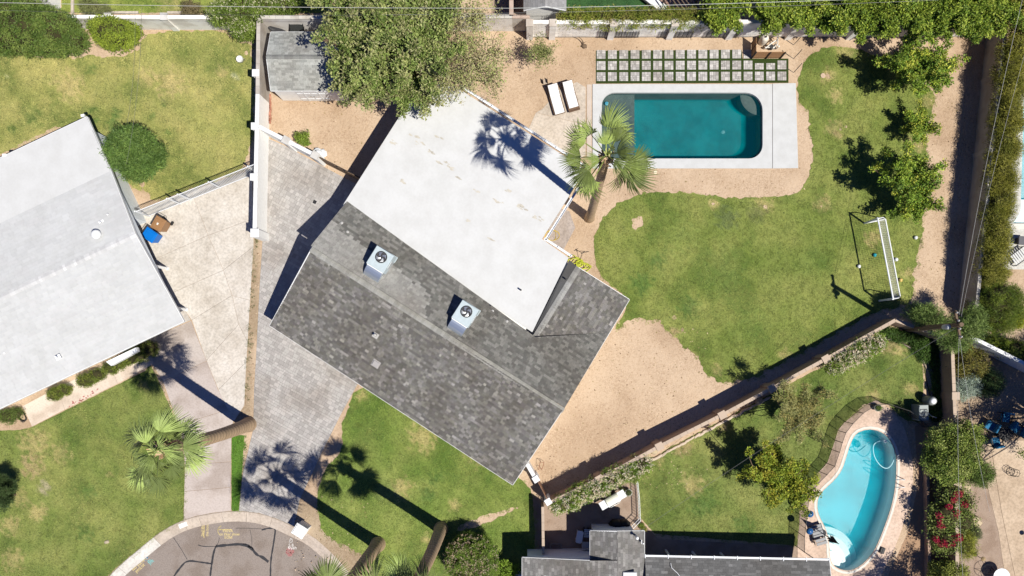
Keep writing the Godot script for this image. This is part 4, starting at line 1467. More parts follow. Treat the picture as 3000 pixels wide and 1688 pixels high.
func pale_house() -> void:
	var t := thing("house", "house with a pale white shingled roof at the left edge", "house", G(200, 800))
	var E := 2.5
	var tr := G(254, 342, E); var br := G(538, 942, E)
	var dir := (br - tr); dir.y = 0; dir = dir.normalized()     # down the right edge
	var al := Vector3(-dir.z, 0, dir.x)                          # away to the left along the eaves
	if al.x > 0: al = -al
	var run := tr.distance_to(br)
	var LEN := 15.0
	var k1 := 0.27 * run; var k2 := 0.585 * run
	var H1 := 2.75; var H2 := 3.5
	var a0 := tr; var a1 := tr + dir * k1 + Vector3(0, H1 - E, 0); var a2 := tr + dir * k2 + Vector3(0, H2 - E, 0); var a3 := br
	var b0 := a0 + al * LEN; var b1 := a1 + al * LEN; var b2 := a2 + al * LEN; var b3 := a3 + al * LEN
	var wl := MB.new()
	var fp := PackedVector2Array()
	for p in [a0 + dir * 0.4 + al * 0.35, a0 + dir * run * 0.47 + al * 0.35, a0 + dir * run * 0.47 + al * 3.2, a3 - dir * 0.5 + al * 3.2, a3 - dir * 0.5 + al * LEN, a0 + dir * 0.4 + al * LEN]:
		fp.append(Vector2(p.x, p.z))
	wl.prism(fp, 0, 2.4)
	obj("wall", wl, M.stucco_blue, t)
	var pale := func(c: Vector2) -> Color:
		var v := rng.randf_range(0.455, 0.49)
		return Color(v * 0.985, v, v * 1.015)
	var cap := MB.new()
	cap.up(a0, a1, b1); cap.up(a0, b1, b0)
	cap.col = Color.WHITE
	obj("smooth_patio_roof", cap, M.white_roof, t)
	var f := roof_face(t, b1, a1, [b1, a1, a2, b2])
	shingles(t, f[0], f[1], f[2], f[3], 0.20, 0.25, 0.55, 0.022, pale, M.pale_shingle, 90, Vector2(LEN - 5.0, 1.8), 1.6, Color(0.47, 0.475, 0.48))
	f = roof_face(t, a3, b3, [a3, b3, b2, a2])
	shingles(t, f[0], f[1], f[2], f[3], 0.20, 0.25, 0.55, 0.022, pale, M.pale_shingle, 210, Vector2(4.0, 2.6), 2.6, Color(0.47, 0.475, 0.48))
	cap_run(t, a2, b2, (a3 - a2).normalized(), (a1 - a2).normalized(), 0.17, Color(0.51, 0.512, 0.52), M.pale_shingle)
	var gw := MB.new()
	var gp := [a0, a1, a2, a3]
	for i in 3:
		var A: Vector3 = gp[i] + al * 0.1
		var B: Vector3 = gp[i + 1] + al * 0.1
		gw.quad(Vector3(B.x, 2.38, B.z), Vector3(A.x, 2.38, A.z), A - Vector3(0, 0.06, 0), B - Vector3(0, 0.06, 0))
	obj("gable_wall", gw, M.stucco_blue, t)
	slab_edges(t, "fascia", [b0, a0, a1, a2, a3, b3], 0.2, M.white)
	for p in [[495, 784], [551, 904]]:
		var b := MB.new()
		var g := G(p[0], p[1], 0) + al * 0.12
		b.box(g + Vector3(0, 1.2, 0), Vector3(0.14, 2.4, 0.14), Basis(Vector3.UP, -0.45))
		b.box(g + Vector3(0, 0.06, 0), Vector3(0.2, 0.12, 0.2), Basis(Vector3.UP, -0.45))
		obj("carport_post", b, M.white, t)
	var bay := MB.new()
	var bp := PackedVector2Array()
	for q in [[310,1060], [398,1018], [402,1030], [325,1072]]: bp.append(G2(q[0], q[1], 2.3))
	bay.prism(bp, 1.95, 2.3, true)
	obj("bay_window", bay, M.white, t)
	var gut := MB.new()
	gut.bar(G(248, 338, 2.45), G(238, 340, 2.45), 0.14, 0.14)
	gut.bar(G(20, 455, 2.45), G(8, 455, 2.45), 0.14, 0.14)
	obj("beam_end", gut, M.white, t)
	var vn := MB.new()
	var p := G(285, 688, 3.4)
	vn.lathe(p, [[0.17, -0.3], [0.17, 0.0], [0.24, 0.05], [0.27, 0.15], [0.24, 0.26], [0.14, 0.33], [0.0, 0.35]], 18)
	obj("turbine_vent", vn, M.white, t)
	for q in [[320,630,3.15], [298,653,3.25], [18,1035,2.85], [170,1047,2.9], [0,1030,2.9]]:
		var vb := MB.new()
		vb.tube([G(q[0], q[1], q[2] - 0.2), G(q[0], q[1], q[2]) + Vector3(0, 0.2, 0)], [0.05, 0.05], 8)
		vb.box(G(q[0], q[1], q[2] - 0.02), Vector3(0.3, 0.015, 0.3), Basis(Vector3.UP, 0.5))
		obj("vent_pipe", vb, M.white, t)

func south_house() -> void:
	var t := thing("house", "grey shingled house cut off by the bottom edge", "house", G(1900, 1640))
	var E := 2.6
	var tone := func(c: Vector2) -> Color:
		var v := lerpf(0.15, 0.30, rng.randf() * rng.randf())
		return Color(v * 1.02, v * 0.99, v * 0.96)
	var dark := func(c: Vector2) -> Color:
		var v := lerpf(0.11, 0.21, rng.randf() * rng.randf())
		return Color(v, v, v)
	# west part: eave on the north, wide gable with its ridge running north-south is cut by the frame
	var wn := G(1530, 1634, E); var we := G(1732, 1643, E); var wv := G(1732, 1800, E + 1.4); var ww := G(1530, 1800, E)
	var ridge_n := G(1728, 1643, 3.1); var ridge_s := G(1728, 1900, 3.1)
	var f := roof_face(t, G(1530, 1900, E), wn, [G(1530, 1900, E), wn, ridge_n, ridge_s])
	shingles(t, f[0], f[1], f[2], f[3], 0.15, 0.2, 0.32, 0.012, tone, M.shingle, 60, Vector2(4.2, 1.5), 1.4, Color(0.15, 0.15, 0.145))
	# north wing with ridge running north-south
	var na := G(1729, 1556, E); var nr := G(1808, 1557, 3.2); var nb := G(1888, 1556, E)
	var sa := G(1729, 1640, E); var sr := G(1812, 1900, 3.2); var sb := G(1888, 1900, E)
	var valley := G(1812, 1640, 3.2)
	f = roof_face(t, sa, na, [sa, na, nr, valley])
	shingles(t, f[0], f[1], f[2], f[3], 0.15, 0.2, 0.32, 0.012, tone, M.shingle, 40, Vector2(0.9, 0.7), 0.7, Color(0.15, 0.15, 0.145))
	f = roof_face(t, nb, sb, [nb, sb, sr, nr])
	shingles(t, f[0], f[1], f[2], f[3], 0.15, 0.2, 0.32, 0.012, tone, M.shingle, 60, Vector2(1.2, 0.8), 0.9, Color(0.14, 0.14, 0.135))
	var rest := MB.new()
	rest.col = Color(0.16, 0.158, 0.15)
	f = roof_face(t, ridge_s, ridge_n, [ridge_s, ridge_n, G(1812, 1643, 3.2), G(1812, 1900, 3.2)])
	shingles(t, f[0], f[1], f[2], f[3], 0.15, 0.2, 0.32, 0.012, tone, M.shingle, 0, Vector2.ZERO, 0.0, Color(0.15, 0.15, 0.145))
	# east wing: long north eave with a white gutter
	var ea := G(1890, 1632, E); var eb := G(2430, 1643, E)
	var h2 := 3.6
	var ec := G(2430, 1643, E) + Vector3(0, 1.0, 3.4); var ed := G(1890, 1632, E) + Vector3(0, 1.0, 3.4)
	f = roof_face(t, eb, ea, [eb, ea, ed, ec])
	shingles(t, f[0], f[1], f[2], f[3], 0.15, 0.22, 0.36, 0.012, dark, M.shingle, 100, Vector2(5.0, 0.6), 1.7, Color(0.10, 0.10, 0.10))
	var back_a := ed + Vector3(0, -1.0, 3.4); var back_b := ec + Vector3(0, -1.0, 3.4)
	f = roof_face(t, back_a, back_b, [back_a, back_b, ec, ed])
	shingles(t, f[0], f[1], f[2], f[3], 0.15, 0.22, 0.36, 0.012, dark, M.shingle, 0, Vector2.ZERO, 0.0, Color(0.10, 0.10, 0.10))
	var gt := MB.new()
	gt.bar(ea + Vector3(0, -0.04, -0.06), eb + Vector3(0, -0.04, -0.06), 0.1, 0.1)
	obj("gutter", gt, M.iron_white, t)
	for i in 9:
		var br := MB.new()
		var q := ea.lerp(eb, i / 8.0)
		br.bar(q + Vector3(0, 0.02, -0.16), q + Vector3(0, 0.05, 0.06), 0.04, 0.03)
		obj("gutter_strap", br, M.iron_white, t)
	slab_edges(t, "fascia", [G(1530, 1800, E), wn, ridge_n], 0.18, M.white)
	slab_edges(t, "fascia", [sa, na, nr, nb, G(1888, 1632, E)], 0.18, M.white)
	slab_edges(t, "fascia", [eb, ec], 0.18, M.white)
	var wl := MB.new()
	var fp := PackedVector2Array()
	for q in [G2(1542, 1636, E) + Vector2(0.05, 0.12), G2(1729, 1638, E) + Vector2(0.25, 0.0), G2(1729, 1556, E) + Vector2(0.25, 0.15), G2(1888, 1556, E) + Vector2(-0.5, 0.15), G2(1888, 1640, E) + Vector2(-0.5, 2.2), G2(2410, 1646, E) + Vector2(0, 2.2), G2(2410, 1860, E), G2(1542, 1860, E)]: fp.append(q)
	wl.prism(fp, 0, 2.45)
	obj("wall", wl, M.stucco_blue, t)
	var gw := MB.new()
	gw.tri(nb + Vector3(-0.1, -0.1, 0.14), na + Vector3(0.1, -0.1, 0.14), nr + Vector3(0, -0.06, 0.14))
	obj("gable_wall", gw, M.stucco_blue, t)
	for a in [[1950,1600], [2028,1605], [2110,1608]]:
		var pb := MB.new()
		pb.box(G(a[0], a[1] + 12, 0) + Vector3(0, 1.2, 0), Vector3(0.1, 2.4, 0.1))
		obj("porch_post", pb, M.white, t)
	var win := MB.new()
	win.box(G(1700, 1626, 1.3), Vector3(1.1, 0.9, 0.06))
	var wo := obj("window", win, M.white, t)
	win = MB.new()
	win.box(G(1700, 1625.0, 1.3) + Vector3(0, 0, -0.02), Vector3(1.0, 0.8, 0.05))
	obj("pane", win, M.glass, wo)
	var sky := MB.new()
	sky.col = Color(0.95, 0.95, 0.95)
	sky.box(G(1845, 1690, 3.15), Vector3(0.75, 0.14, 0.5), Basis.IDENTITY, 0.03)
	obj("skylight", sky, M.white, t)
	var v1 := MB.new()
	v1.tube([G(1882, 1588, 2.6), G(1882, 1588, 2.6) + Vector3(0, 0.45, 0)], [0.04, 0.04], 8)
	v1.bar(G(1880, 1594, 2.95), G(1880, 1582, 2.95), 0.04, 0.04)
	obj("vent_pipe", v1, M.white, t)
	var mast := MB.new()
	var mp := G(1862, 1568, 2.7)
	mast.tube([mp - Vector3(0, 0.3, 0), mp + Vector3(0, 0.7, 0)], [0.05, 0.05], 8)
	mast.ball(mp + Vector3(0, 0.75, 0), Vector3(0.1, 0.09, 0.1), 10)
	obj("service_mast", mast, M.white, t)
	var cn := MB.new()
	cn.tube([G(1965, 1650, 2.75), G(1968, 1664, 2.9), G(1985, 1680, 3.0), G(2000, 1700, 3.1)], [0.02, 0.02, 0.02, 0.02], 6)
	obj("roof_conduit", cn, M.white, t)

func shed() -> void:
	var E := 2.05; var R := 2.85
	var t := thing("garden_shed", "white garden shed with a grey green shingled roof under the big tree", "shed", G(930, 200))
	var x0 := G(793, 266, E).x; var x1 := G(1014, 266, E).x
	var z1 := G(900, 266, E).z; var z0 := G(900, 94, E).z
	var zm := (z0 + z1) / 2
	var wl := MB.new()
	var fp := PackedVector2Array([Vector2(x0 + 0.12, z0 + 0.12), Vector2(x1 - 0.12, z0 + 0.12), Vector2(x1 - 0.12, z1 - 0.03), Vector2(x0 + 0.12, z1 - 0.03)])
	wl.prism(fp, 0.03, E - 0.05)
	for x in [x0 + 0.12, x1 - 0.12]:
		wl.tri(Vector3(x, E - 0.05, z0 + 0.12), Vector3(x, R - 0.06, zm), Vector3(x, E - 0.05, z1 - 0.1))
	obj("wall", wl, M.stucco, t)
	var tone := func(c: Vector2) -> Color:
		var v := rng.randf_range(0.27, 0.42)
		return Color(v * 0.97, v * 1.0, v * 0.96)
	var a := Vector3(x0, E, z1); var b := Vector3(x1, E, z1); var c := Vector3(x1, R, zm); var d := Vector3(x0, R, zm)
	var f := roof_face(t, a, b, [a, b, c, d])
	shingles(t, f[0], f[1], f[2], f[3], 0.14, 0.16, 0.34, 0.012, tone, M.shingle, 60, Vector2(1.4, 0.9), 0.9, Color(0.2, 0.205, 0.2))
	var e := Vector3(x0, E, z0); var g := Vector3(x1, E, z0)
	f = roof_face(t, g, e, [g, e, d, c])
	shingles(t, f[0], f[1], f[2], f[3], 0.14, 0.16, 0.34, 0.012, tone, M.shingle, 60, Vector2(2.8, 0.9), 0.9, Color(0.2, 0.205, 0.2))
	cap_run(t, c, d, (a - d).normalized(), (e - d).normalized(), 0.14, Color(0.22, 0.225, 0.22), M.shingle)
	slab_edges(t, "fascia", [e, d, a, b, c, g, e], 0.1, M.white)
	for k in 2:   # double doors on the south wall
		var db := MB.new()
		var cx := (x0 + x1) / 2 - 0.42 + k * 0.84
		db.box(Vector3(cx, 0.98, z1 - 0.02), Vector3(0.8, 1.82, 0.04))
		var dr := obj("door", db, M.white, t)
		db = MB.new()
		db.box(Vector3(cx, 0.98, z1 + 0.01), Vector3(0.08, 1.8, 0.02)); db.box(Vector3(cx, 0.5, z1 + 0.012), Vector3(0.78, 0.08, 0.02)); db.box(Vector3(cx, 1.5, z1 + 0.012), Vector3(0.78, 0.08, 0.02))
		obj("batten", db, M.white, dr)
		db = MB.new()
		db.box(Vector3(cx + (0.32 if k == 0 else -0.32), 1.05, z1 + 0.03), Vector3(0.05, 0.14, 0.04))
		obj("handle", db, M.steel, dr)

func far_shed() -> void:
	var E := 2.3; var R := 2.9
	var t := thing("playhouse", "small white playhouse with a grey gable roof at the top edge", "shed", G(1596, 20))
	var x0 := G(1534, 30, E).x; var x1 := G(1659, 30, E).x
	var zs := G(1596, 30, E).z; var zn := zs - 4.0
	var xm := (x0 + x1) / 2
	var wl := MB.new()
	wl.prism(PackedVector2Array([Vector2(x0 + 0.15, zn), Vector2(x1 - 0.15, zn), Vector2(x1 - 0.15, zs - 0.25), Vector2(x0 + 0.15, zs - 0.25)]), 0, E - 0.05)
	wl.tri(Vector3(x0 + 0.15, E - 0.05, zs - 0.25), Vector3(x1 - 0.15, E - 0.05, zs - 0.25), Vector3(xm, R - 0.05, zs - 0.25))
	obj("wall", wl, M.stucco, t)
	var a := Vector3(x0, E, zs); var b := Vector3(x0, E, zn); var c := Vector3(xm, R, zn); var d := Vector3(xm, R, zs)
	var tone := func(c2: Vector2) -> Color:
		var v := rng.randf_range(0.24, 0.30)
		return Color(v, v, v * 1.02)
	var f := roof_face(t, b, a, [b, a, d, c])
	shingles(t, f[0], f[1], f[2], f[3], 0.15, 0.2, 0.34, 0.012, tone, M.shingle, 0, Vector2.ZERO, 0.0, Color(0.25, 0.25, 0.25))
	var e := Vector3(x1, E, zs); var g := Vector3(x1, E, zn)
	f = roof_face(t, e, g, [e, g, c, d])
	shingles(t, f[0], f[1], f[2], f[3], 0.15, 0.2, 0.34, 0.012, tone, M.shingle, 0, Vector2.ZERO, 0.0, Color(0.25, 0.25, 0.25))
	slab_edges(t, "fascia", [a, d, e], 0.12, M.white)
	var v := MB.new()
	v.box(Vector3(xm + 0.05, E + 0.2, zs - 0.235), Vector3(0.3, 0.22, 0.03))
	obj("gable_vent", v, M.white, t)

# ---------------------------------------------------------------- walls and fences
# top: map positions of the top of the wall; h: height; courses of blocks when blocks is true
func wall_run(t: Node3D, a: Vector2, b: Vector2, h: float, thick: float, m: Material, capm: Material, cap_w: float, cap_h := 0.06, y0 := 0.0) -> void:
	var d := (b - a).normalized()
	var s := Vector2(-d.y, d.x)
	var q := PackedVector2Array([a + s * thick / 2, b + s * thick / 2, b - s * thick / 2, a - s * thick / 2])
	var w := MB.new()
	w.prism(q, y0 - 0.1, h - cap_h)
	obj("wall_face", w, m, t)
	if capm:
		var n := maxi(1, int(a.distance_to(b) / 0.42))
		var c := MB.new()
		for i in n:
			c.col = Color.WHITE * rng.randf_range(0.9, 1.08)
			var p := a.lerp(b, (i + 0.5) / n)
			c.box(V(p, h - cap_h / 2), Vector3(a.distance_to(b) / n - 0.006, cap_h, cap_w), Basis(Vector3.UP, -d.angle()), 0.008)
		obj("wall_cap", c, capm, t)
func pilaster(t: Node3D, p: Vector2, ang: float, h: float, w: float, m: Material, capm: Material) -> void:
	var b := MB.new()
	b.box(V(p, (h + 0.02) / 2 - 0.05), Vector3(w, h + 0.1, w), Basis(Vector3.UP, -ang))
	var o := obj("pilaster", b, m, t)
	b = MB.new()
	b.box(V(p, h + 0.05), Vector3(w + 0.06, 0.06, w + 0.06), Basis(Vector3.UP, -ang), 0.01)
	obj("pilaster_cap", b, capm, o)
func block_run(t: Node3D, a: Vector2, b: Vector2, h: float, singles: int, base: Color, near: float) -> void:
	var d := (b - a).normalized()
	var ang := d.angle()
	var L := a.distance_to(b)
	var s := Vector2(-d.y, d.x)
	var core := MB.new()
	core.prism(PackedVector2Array([a + s * 0.088, b + s * 0.088, b - s * 0.088, a - s * 0.088]), -0.1, h - 0.065)
	obj("mortar_core", core, M.mortar, t)
	var unit := MB.new()
	unit.box(Vector3.ZERO, Vector3(0.388, 0.188, 0.19))
	var um := unit.mesh(Vector3.ZERO)
	var mats := []
	for k in 4:
		var m: StandardMaterial3D = M.block.duplicate()
		m.albedo_color = (base * [0.92, 0.98, 1.03, 1.08][k]).linear_to_srgb()
		mats.append(m)
	var rest := MB.new()
	var used := 0
	var rows := int((h - 0.06) / 0.2)
	for r in rows:
		var x := -0.2 * (r % 2)
		while x < L:
			var x0 := maxf(x, 0.0) + 0.006
			var x1 := minf(x + 0.4, L) - 0.006
			x += 0.4
			if x1 - x0 < 0.05: continue
			var p := V(a + d * (x0 + x1) / 2, h - 0.06 - 0.1 - r * 0.2)
			var k := rng.randi() % 4
			if used < singles and x1 - x0 > 0.38 and absf((x0 + x1) / 2 - near) < 6.5:
				used += 1
				inst("block", um, mats[k], t, Transform3D(Basis(Vector3.UP, -ang), p - origin[t]))
			else:
				rest.col = base * [0.92, 0.98, 1.03, 1.08][k]
				rest.box(p, Vector3(x1 - x0, 0.188, 0.19), Basis(Vector3.UP, -ang))
	stuff(obj("block_field", rest, M.block, t))
	var c := MB.new()
	var n := int(L / 0.4)
	for i in n:
		c.col = base * rng.randf_range(0.88, 1.0)
		c.box(V(a.lerp(b, (i + 0.5) / n), h - 0.033), Vector3(L / n - 0.006, 0.05, 0.22), Basis(Vector3.UP, -ang), 0.008)
	obj("wall_cap", c, M.block, t)

func make_walls() -> void:
	var H := 2.2
	# north wall of the grey roofed house
	var t := thing("block_wall", "pale grey block wall with trellises behind the dark pool", "wall", G(1546, 108))
	block_run(t, G2(1546, 64, H), G2(2952, 62, H), H, 300, Color(0.84, 0.83, 0.81), 8.0)
	for x in [1552, 1620, 1798, 1978, 2160, 2342, 2530, 2720]:
		pilaster(t, G2(x, 64, H) + Vector2(0, 0.06), 0.0, H - 0.02, 0.36, tinted(M.block, Color(0.84, 0.83, 0.81)), tinted(M.block, Color(0.5, 0.45, 0.4)))
	for x in [1815, 1985, 2120]:
		trellis(x)
	t = thing("block_wall", "older block wall behind the big tree along the top", "wall", G(1100, 90))
	wall_run(t, G2(762, 50, 2.0), G2(1500, 48, 2.0), 2.0, 0.2, tinted(M.block, Color(0.74, 0.72, 0.69)), tinted(M.block, Color(0.5, 0.48, 0.44)), 0.22)
	wall_run(t, G2(1500, 48, 2.0), G2(1552, 49, 2.0), 2.0, 0.2, tinted(M.block, Color(0.53, 0.5, 0.46)), tinted(M.block, Color(0.46, 0.36, 0.3)), 0.22)
	wall_run(t, G2(1549, 49, 2.0) + Vector2(0, 0.11), G2(1549, 60, 2.05) + Vector2(0, -0.06), 2.05, 0.2, tinted(M.block, Color(0.5, 0.45, 0.4)), tinted(M.block, Color(0.46, 0.36, 0.3)), 0.22)
	wall_run(t, G2(1498, -90, 2.0), G2(1498, 47, 2.0), 2.0, 0.2, tinted(M.block, Color(0.46, 0.38, 0.32)), tinted(M.block, Color(0.46, 0.36, 0.3)), 0.24)
	t = thing("block_wall", "white grey wall behind the rear lawn at top left", "wall", G(400, 85))
	wall_run(t, G2(-60, 48, 1.75), G2(740, 50, 1.75), 1.75, 0.18, tinted(M.block, Color(0.84, 0.83, 0.81)), tinted(M.block, Color(0.84, 0.83, 0.81)), 0.2)
	for x in [315, 480, 650]: pilaster(t, G2(x, 49, 1.75), 0.0, 1.74, 0.36, tinted(M.block, Color(0.84, 0.83, 0.81)), tinted(M.block, Color(0.56, 0.55, 0.53)))
	# wall between the two western lots: grey to the north, painted white to the south
	t = thing("block_wall", "long wall left of the pavers, grey above and painted white below", "wall", G(782, 400))
	wall_run(t, G2(757, 52, 1.95), G2(754, 275, 1.95), 1.95, 0.2, tinted(M.block, Color(0.40, 0.37, 0.335)), tinted(M.block, Color(0.46, 0.43, 0.4)), 0.22)
	wall_run(t, G2(754, 275, 1.95), G2(745, 690, 1.95), 1.95, 0.2, M.stucco, M.white, 0.22)
	for y in [214, 370, 519]: pilaster(t, G2(752 - (y - 214) * 0.02, y, 1.95) + Vector2(-0.05, 0), 0.0, 1.94, 0.34, M.stucco, M.white)
	pilaster(t, G2(747, 683, 1.95), 0.0, 1.96, 0.42, M.stucco, M.white)
	# white wall with the timber gate
	t = thing("garden_wall", "white stepped wall closing the paver driveway", "wall", G(850, 430))
	wall_run(t, G2(757, 370, 1.95), G2(926, 456, 1.95), 1.95, 0.2, M.stucco, M.white, 0.22)
	for p in [[838, 411], [923, 455]]: pilaster(t, G2(p[0], p[1], 1.95), deg_to_rad(27), 1.96, 0.36, M.stucco, tinted(M.block, Color(0.5, 0.49, 0.47)))
	var a := G2(930, 459, 1.8); var b := G2(1058, 524, 1.8)
	t = thing("timber_gate", "brown timber gate between the white wall and the house", "gate", V(a))
	var n := int(a.distance_to(b) / 0.14)
	var ang := (b - a).angle()
	for i in n:
		var pb := MB.new()
		pb.col = Color(0.20, 0.13, 0.08) * rng.randf_range(0.75, 1.25)
		pb.box(V(a.lerp(b, (i + 0.5) / n), 0.92), Vector3(a.distance_to(b) / n - 0.008, 1.76 + rng.randf_range(-0.01, 0.01), 0.022), Basis(Vector3.UP, -ang))
		obj("plank", pb, M.wood, t)
	for y in [0.3, 1.65]:
		var rb := MB.new()
		rb.bar(V(a, y) + Vector3(0.02, 0, -0.04), V(b, y) + Vector3(0.02, 0, -0.04), 0.04, 0.08)
		obj("rail", rb, M.black, t)
	var hinge := MB.new()
	for f in [0.45, 0.62]: hinge.box(V(a.lerp(b, f), 1.82), Vector3(0.05, 0.12, 0.05))
	obj("hinge", hinge, M.black, t)
	# east wall
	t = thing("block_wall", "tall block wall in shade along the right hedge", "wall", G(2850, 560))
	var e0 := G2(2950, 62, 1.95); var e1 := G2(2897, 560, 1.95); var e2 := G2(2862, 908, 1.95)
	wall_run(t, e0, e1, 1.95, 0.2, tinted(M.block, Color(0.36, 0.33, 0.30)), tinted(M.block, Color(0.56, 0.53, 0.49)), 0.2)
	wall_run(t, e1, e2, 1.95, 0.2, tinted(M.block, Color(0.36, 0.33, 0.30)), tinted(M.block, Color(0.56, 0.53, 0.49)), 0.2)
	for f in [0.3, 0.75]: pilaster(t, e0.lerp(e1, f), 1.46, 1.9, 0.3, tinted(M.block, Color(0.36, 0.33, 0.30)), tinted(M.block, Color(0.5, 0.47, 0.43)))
	# brown wall to the south-east
	t = thing("block_wall", "brown wall with tan cap cutting diagonally between the two lawns", "wall", G(2100, 1220))
	var pts := [G2(1602, 1478, 1.65), G2(1756, 1404, 1.65), G2(1932, 1308, 1.65), G2(2116, 1216, 1.65), G2(2262, 1138, 1.65), G2(2420, 1052, 1.65), G2(2624, 938, 1.65)]
	for i in pts.size() - 1:
		wall_run(t, pts[i], pts[i + 1], 1.65, 0.2, M.brown_wall, M.cap, 0.2)
		if i > 0: pilaster(t, pts[i], (pts[i + 1] - pts[i]).angle(), 1.65, 0.38, M.brown_wall, M.cap)
	t = thing("block_wall", "brown wall dropping from the pole to the bottom right", "wall", G(2790, 1200))
	wall_run(t, G2(2624, 938, 1.65), G2(2790, 996, 1.65), 1.65, 0.2, M.brown_wall, M.cap, 0.2)
	wall_run(t, G2(2790, 992, 1.65), G2(2802, 1300, 1.65), 1.65, 0.2, M.brown_wall, M.cap, 0.2)
	wall_run(t, G2(2802, 1300, 1.65), G2(2806, 1760, 1.65), 1.65, 0.2, M.brown_wall, M.cap, 0.2)
	for y in [1160, 1420]: pilaster(t, G2(2796 + (y - 1000) * 0.02, y, 1.65), PI / 2, 1.65, 0.38, M.brown_wall, M.cap)
	t = thing("garden_wall", "bluish white wall slanting below the round bush at right", "wall", G(2920, 1040))
	wall_run(t, G2(2842, 985, 1.7), G2(3060, 1094, 1.7), 1.7, 0.18, M.stucco_blue, M.white, 0.2)
	t = thing("garden_wall", "low wall stub between the kidney pool and flowering shrubs", "wall", G(2720, 1500))
	wall_run(t, G2(2718, 1330, 0.5), G2(2726, 1760, 0.5), 0.5, 0.16, M.brown_wall, M.brown_wall, 0.17)
	# gate beside the grey roofed house
	t = thing("garden_wall", "short white wall with brown gate at the house corner", "wall", G(1560, 1380))
	wall_run(t, G2(1544, 1360, 1.7), G2(1572, 1408, 1.7), 1.7, 0.18, M.stucco, M.white, 0.22)
	pilaster(t, G2(1570, 1404, 1.7), 1.0, 1.7, 0.3, M.stucco, M.white)
	pilaster(t, G2(1606, 1470, 1.6), 1.0, 1.6, 0.3, M.stucco, M.white)
	a = G2(1577, 1414, 1.7); b = G2(1602, 1462, 1.7)
	n = 8
	for i in n:
		var pb := MB.new()
		pb.col = Color(0.30, 0.17, 0.11) * rng.randf_range(0.8, 1.2)
		pb.box(V(a.lerp(b, (i + 0.5) / n), 0.86), Vector3(a.distance_to(b) / n - 0.008, 1.66, 0.03), Basis(Vector3.UP, -(b - a).angle()))
		obj("gate_plank", pb, M.wood, t)
	t = thing("garden_wall", "tan wall beside the dark gravel yard", "wall", G(1590, 1560))
	wall_run(t, G2(1590, 1485, 1.6), G2(1592, 1625, 1.6), 1.6, 0.14, M.brown_wall, M.cap, 0.16)
	picket_fence()
	mesh_fence()

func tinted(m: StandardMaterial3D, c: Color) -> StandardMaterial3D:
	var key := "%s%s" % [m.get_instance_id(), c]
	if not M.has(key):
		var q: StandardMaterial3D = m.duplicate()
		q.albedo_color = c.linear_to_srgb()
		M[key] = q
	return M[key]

func trellis(x: float) -> void:
	var nth := {1815: "nearest the two loungers", 1985: "in the middle of the pool wall", 2120: "nearest the pool pump"}
	var t := thing("trellis", "dark wire trellis " + nth[int(x)] + " on the block wall", "trellis", G(x, 100, 0.3), "trellises on the north wall")
	var w := 1.75 if x > 1815 else 2.2
	var zz := G(x, 64, 2.2).z + 0.17
	var cx := G(x, 84, 1.0).x
	for i in 8:
		var b := MB.new()
		b.tube([Vector3(cx - w / 2 + w * i / 7.0, 0.2, zz), Vector3(cx - w / 2 + w * i / 7.0, 1.25, zz)], [0.02, 0.02], 5)
		obj("bar", b, M.black, t)
	for i in 5:
		var b := MB.new()
		b.tube([Vector3(cx - w / 2 - 0.08, 0.3 + 0.2 * i, zz + 0.01), Vector3(cx + w / 2 + 0.08, 0.3 + 0.2 * i, zz + 0.01)], [0.02, 0.02], 5)
		obj("bar", b, M.black, t)

func picket_fence() -> void:
	var a := G2(396, 620, 1.85); var b := G2(744, 481, 1.85)
	var t := thing("picket_fence", "white metal picket fence across the pale driveway", "fence", V(a))
	var n := 74
	for i in n:
		var p := a.lerp(b, (i + 0.5) / n)
		var m := MB.new()
		m.box(V(p, 0.95), Vector3(0.022, 1.7, 0.022))
		obj("picket", m, M.iron_white, t)
	for y in [0.18, 1.8]:
		var m := MB.new()
		m.bar(V(a, y), V(b, y), 0.035, 0.04)
		obj("rail", m, M.iron_white, t)
	for f in [0.0, 0.27, 0.36, 0.62, 0.95]:
		var m := MB.new()
		m.box(V(a.lerp(b, f), 0.96), Vector3(0.07, 1.95, 0.07))
		obj("post", m, M.iron_white, t)

func mesh_fence() -> void:
	var t := thing("pool_fence", "brown mesh safety fence curving along the kidney pool deck", "fence", G(2438, 1316))
	var runs := [GP([2700,1250, 2640,1200, 2580,1180, 2540,1184, 2506,1206, 2476,1236, 2456,1262, 2446,1290, 2438,1318, 2424,1358, 2402,1382, 2380,1404, 2362,1428, 2350,1456, 2344,1508, 2338,1560, 2338,1604, 2390,1640])]
	for pl in runs:
		for i in pl.size() - 1:
			var m := MB.new()
			m.quad(V(pl[i], 0.05), V(pl[i + 1], 0.05), V(pl[i + 1], 1.22), V(pl[i], 1.22))
			obj("mesh_panel", m, M.mesh_cloth, t)
		for p in pl:
			var m := MB.new()
			m.tube([V(p, 0.0), V(p, 1.25)], [0.02, 0.02], 6)
			obj("post", m, M.black, t)
		for i in pl.size() - 1:
			var m := MB.new()
			m.bar(V(pl[i], 1.22), V(pl[i + 1], 1.22), 0.02, 0.025)
			obj("top_binding", m, M.black, t)

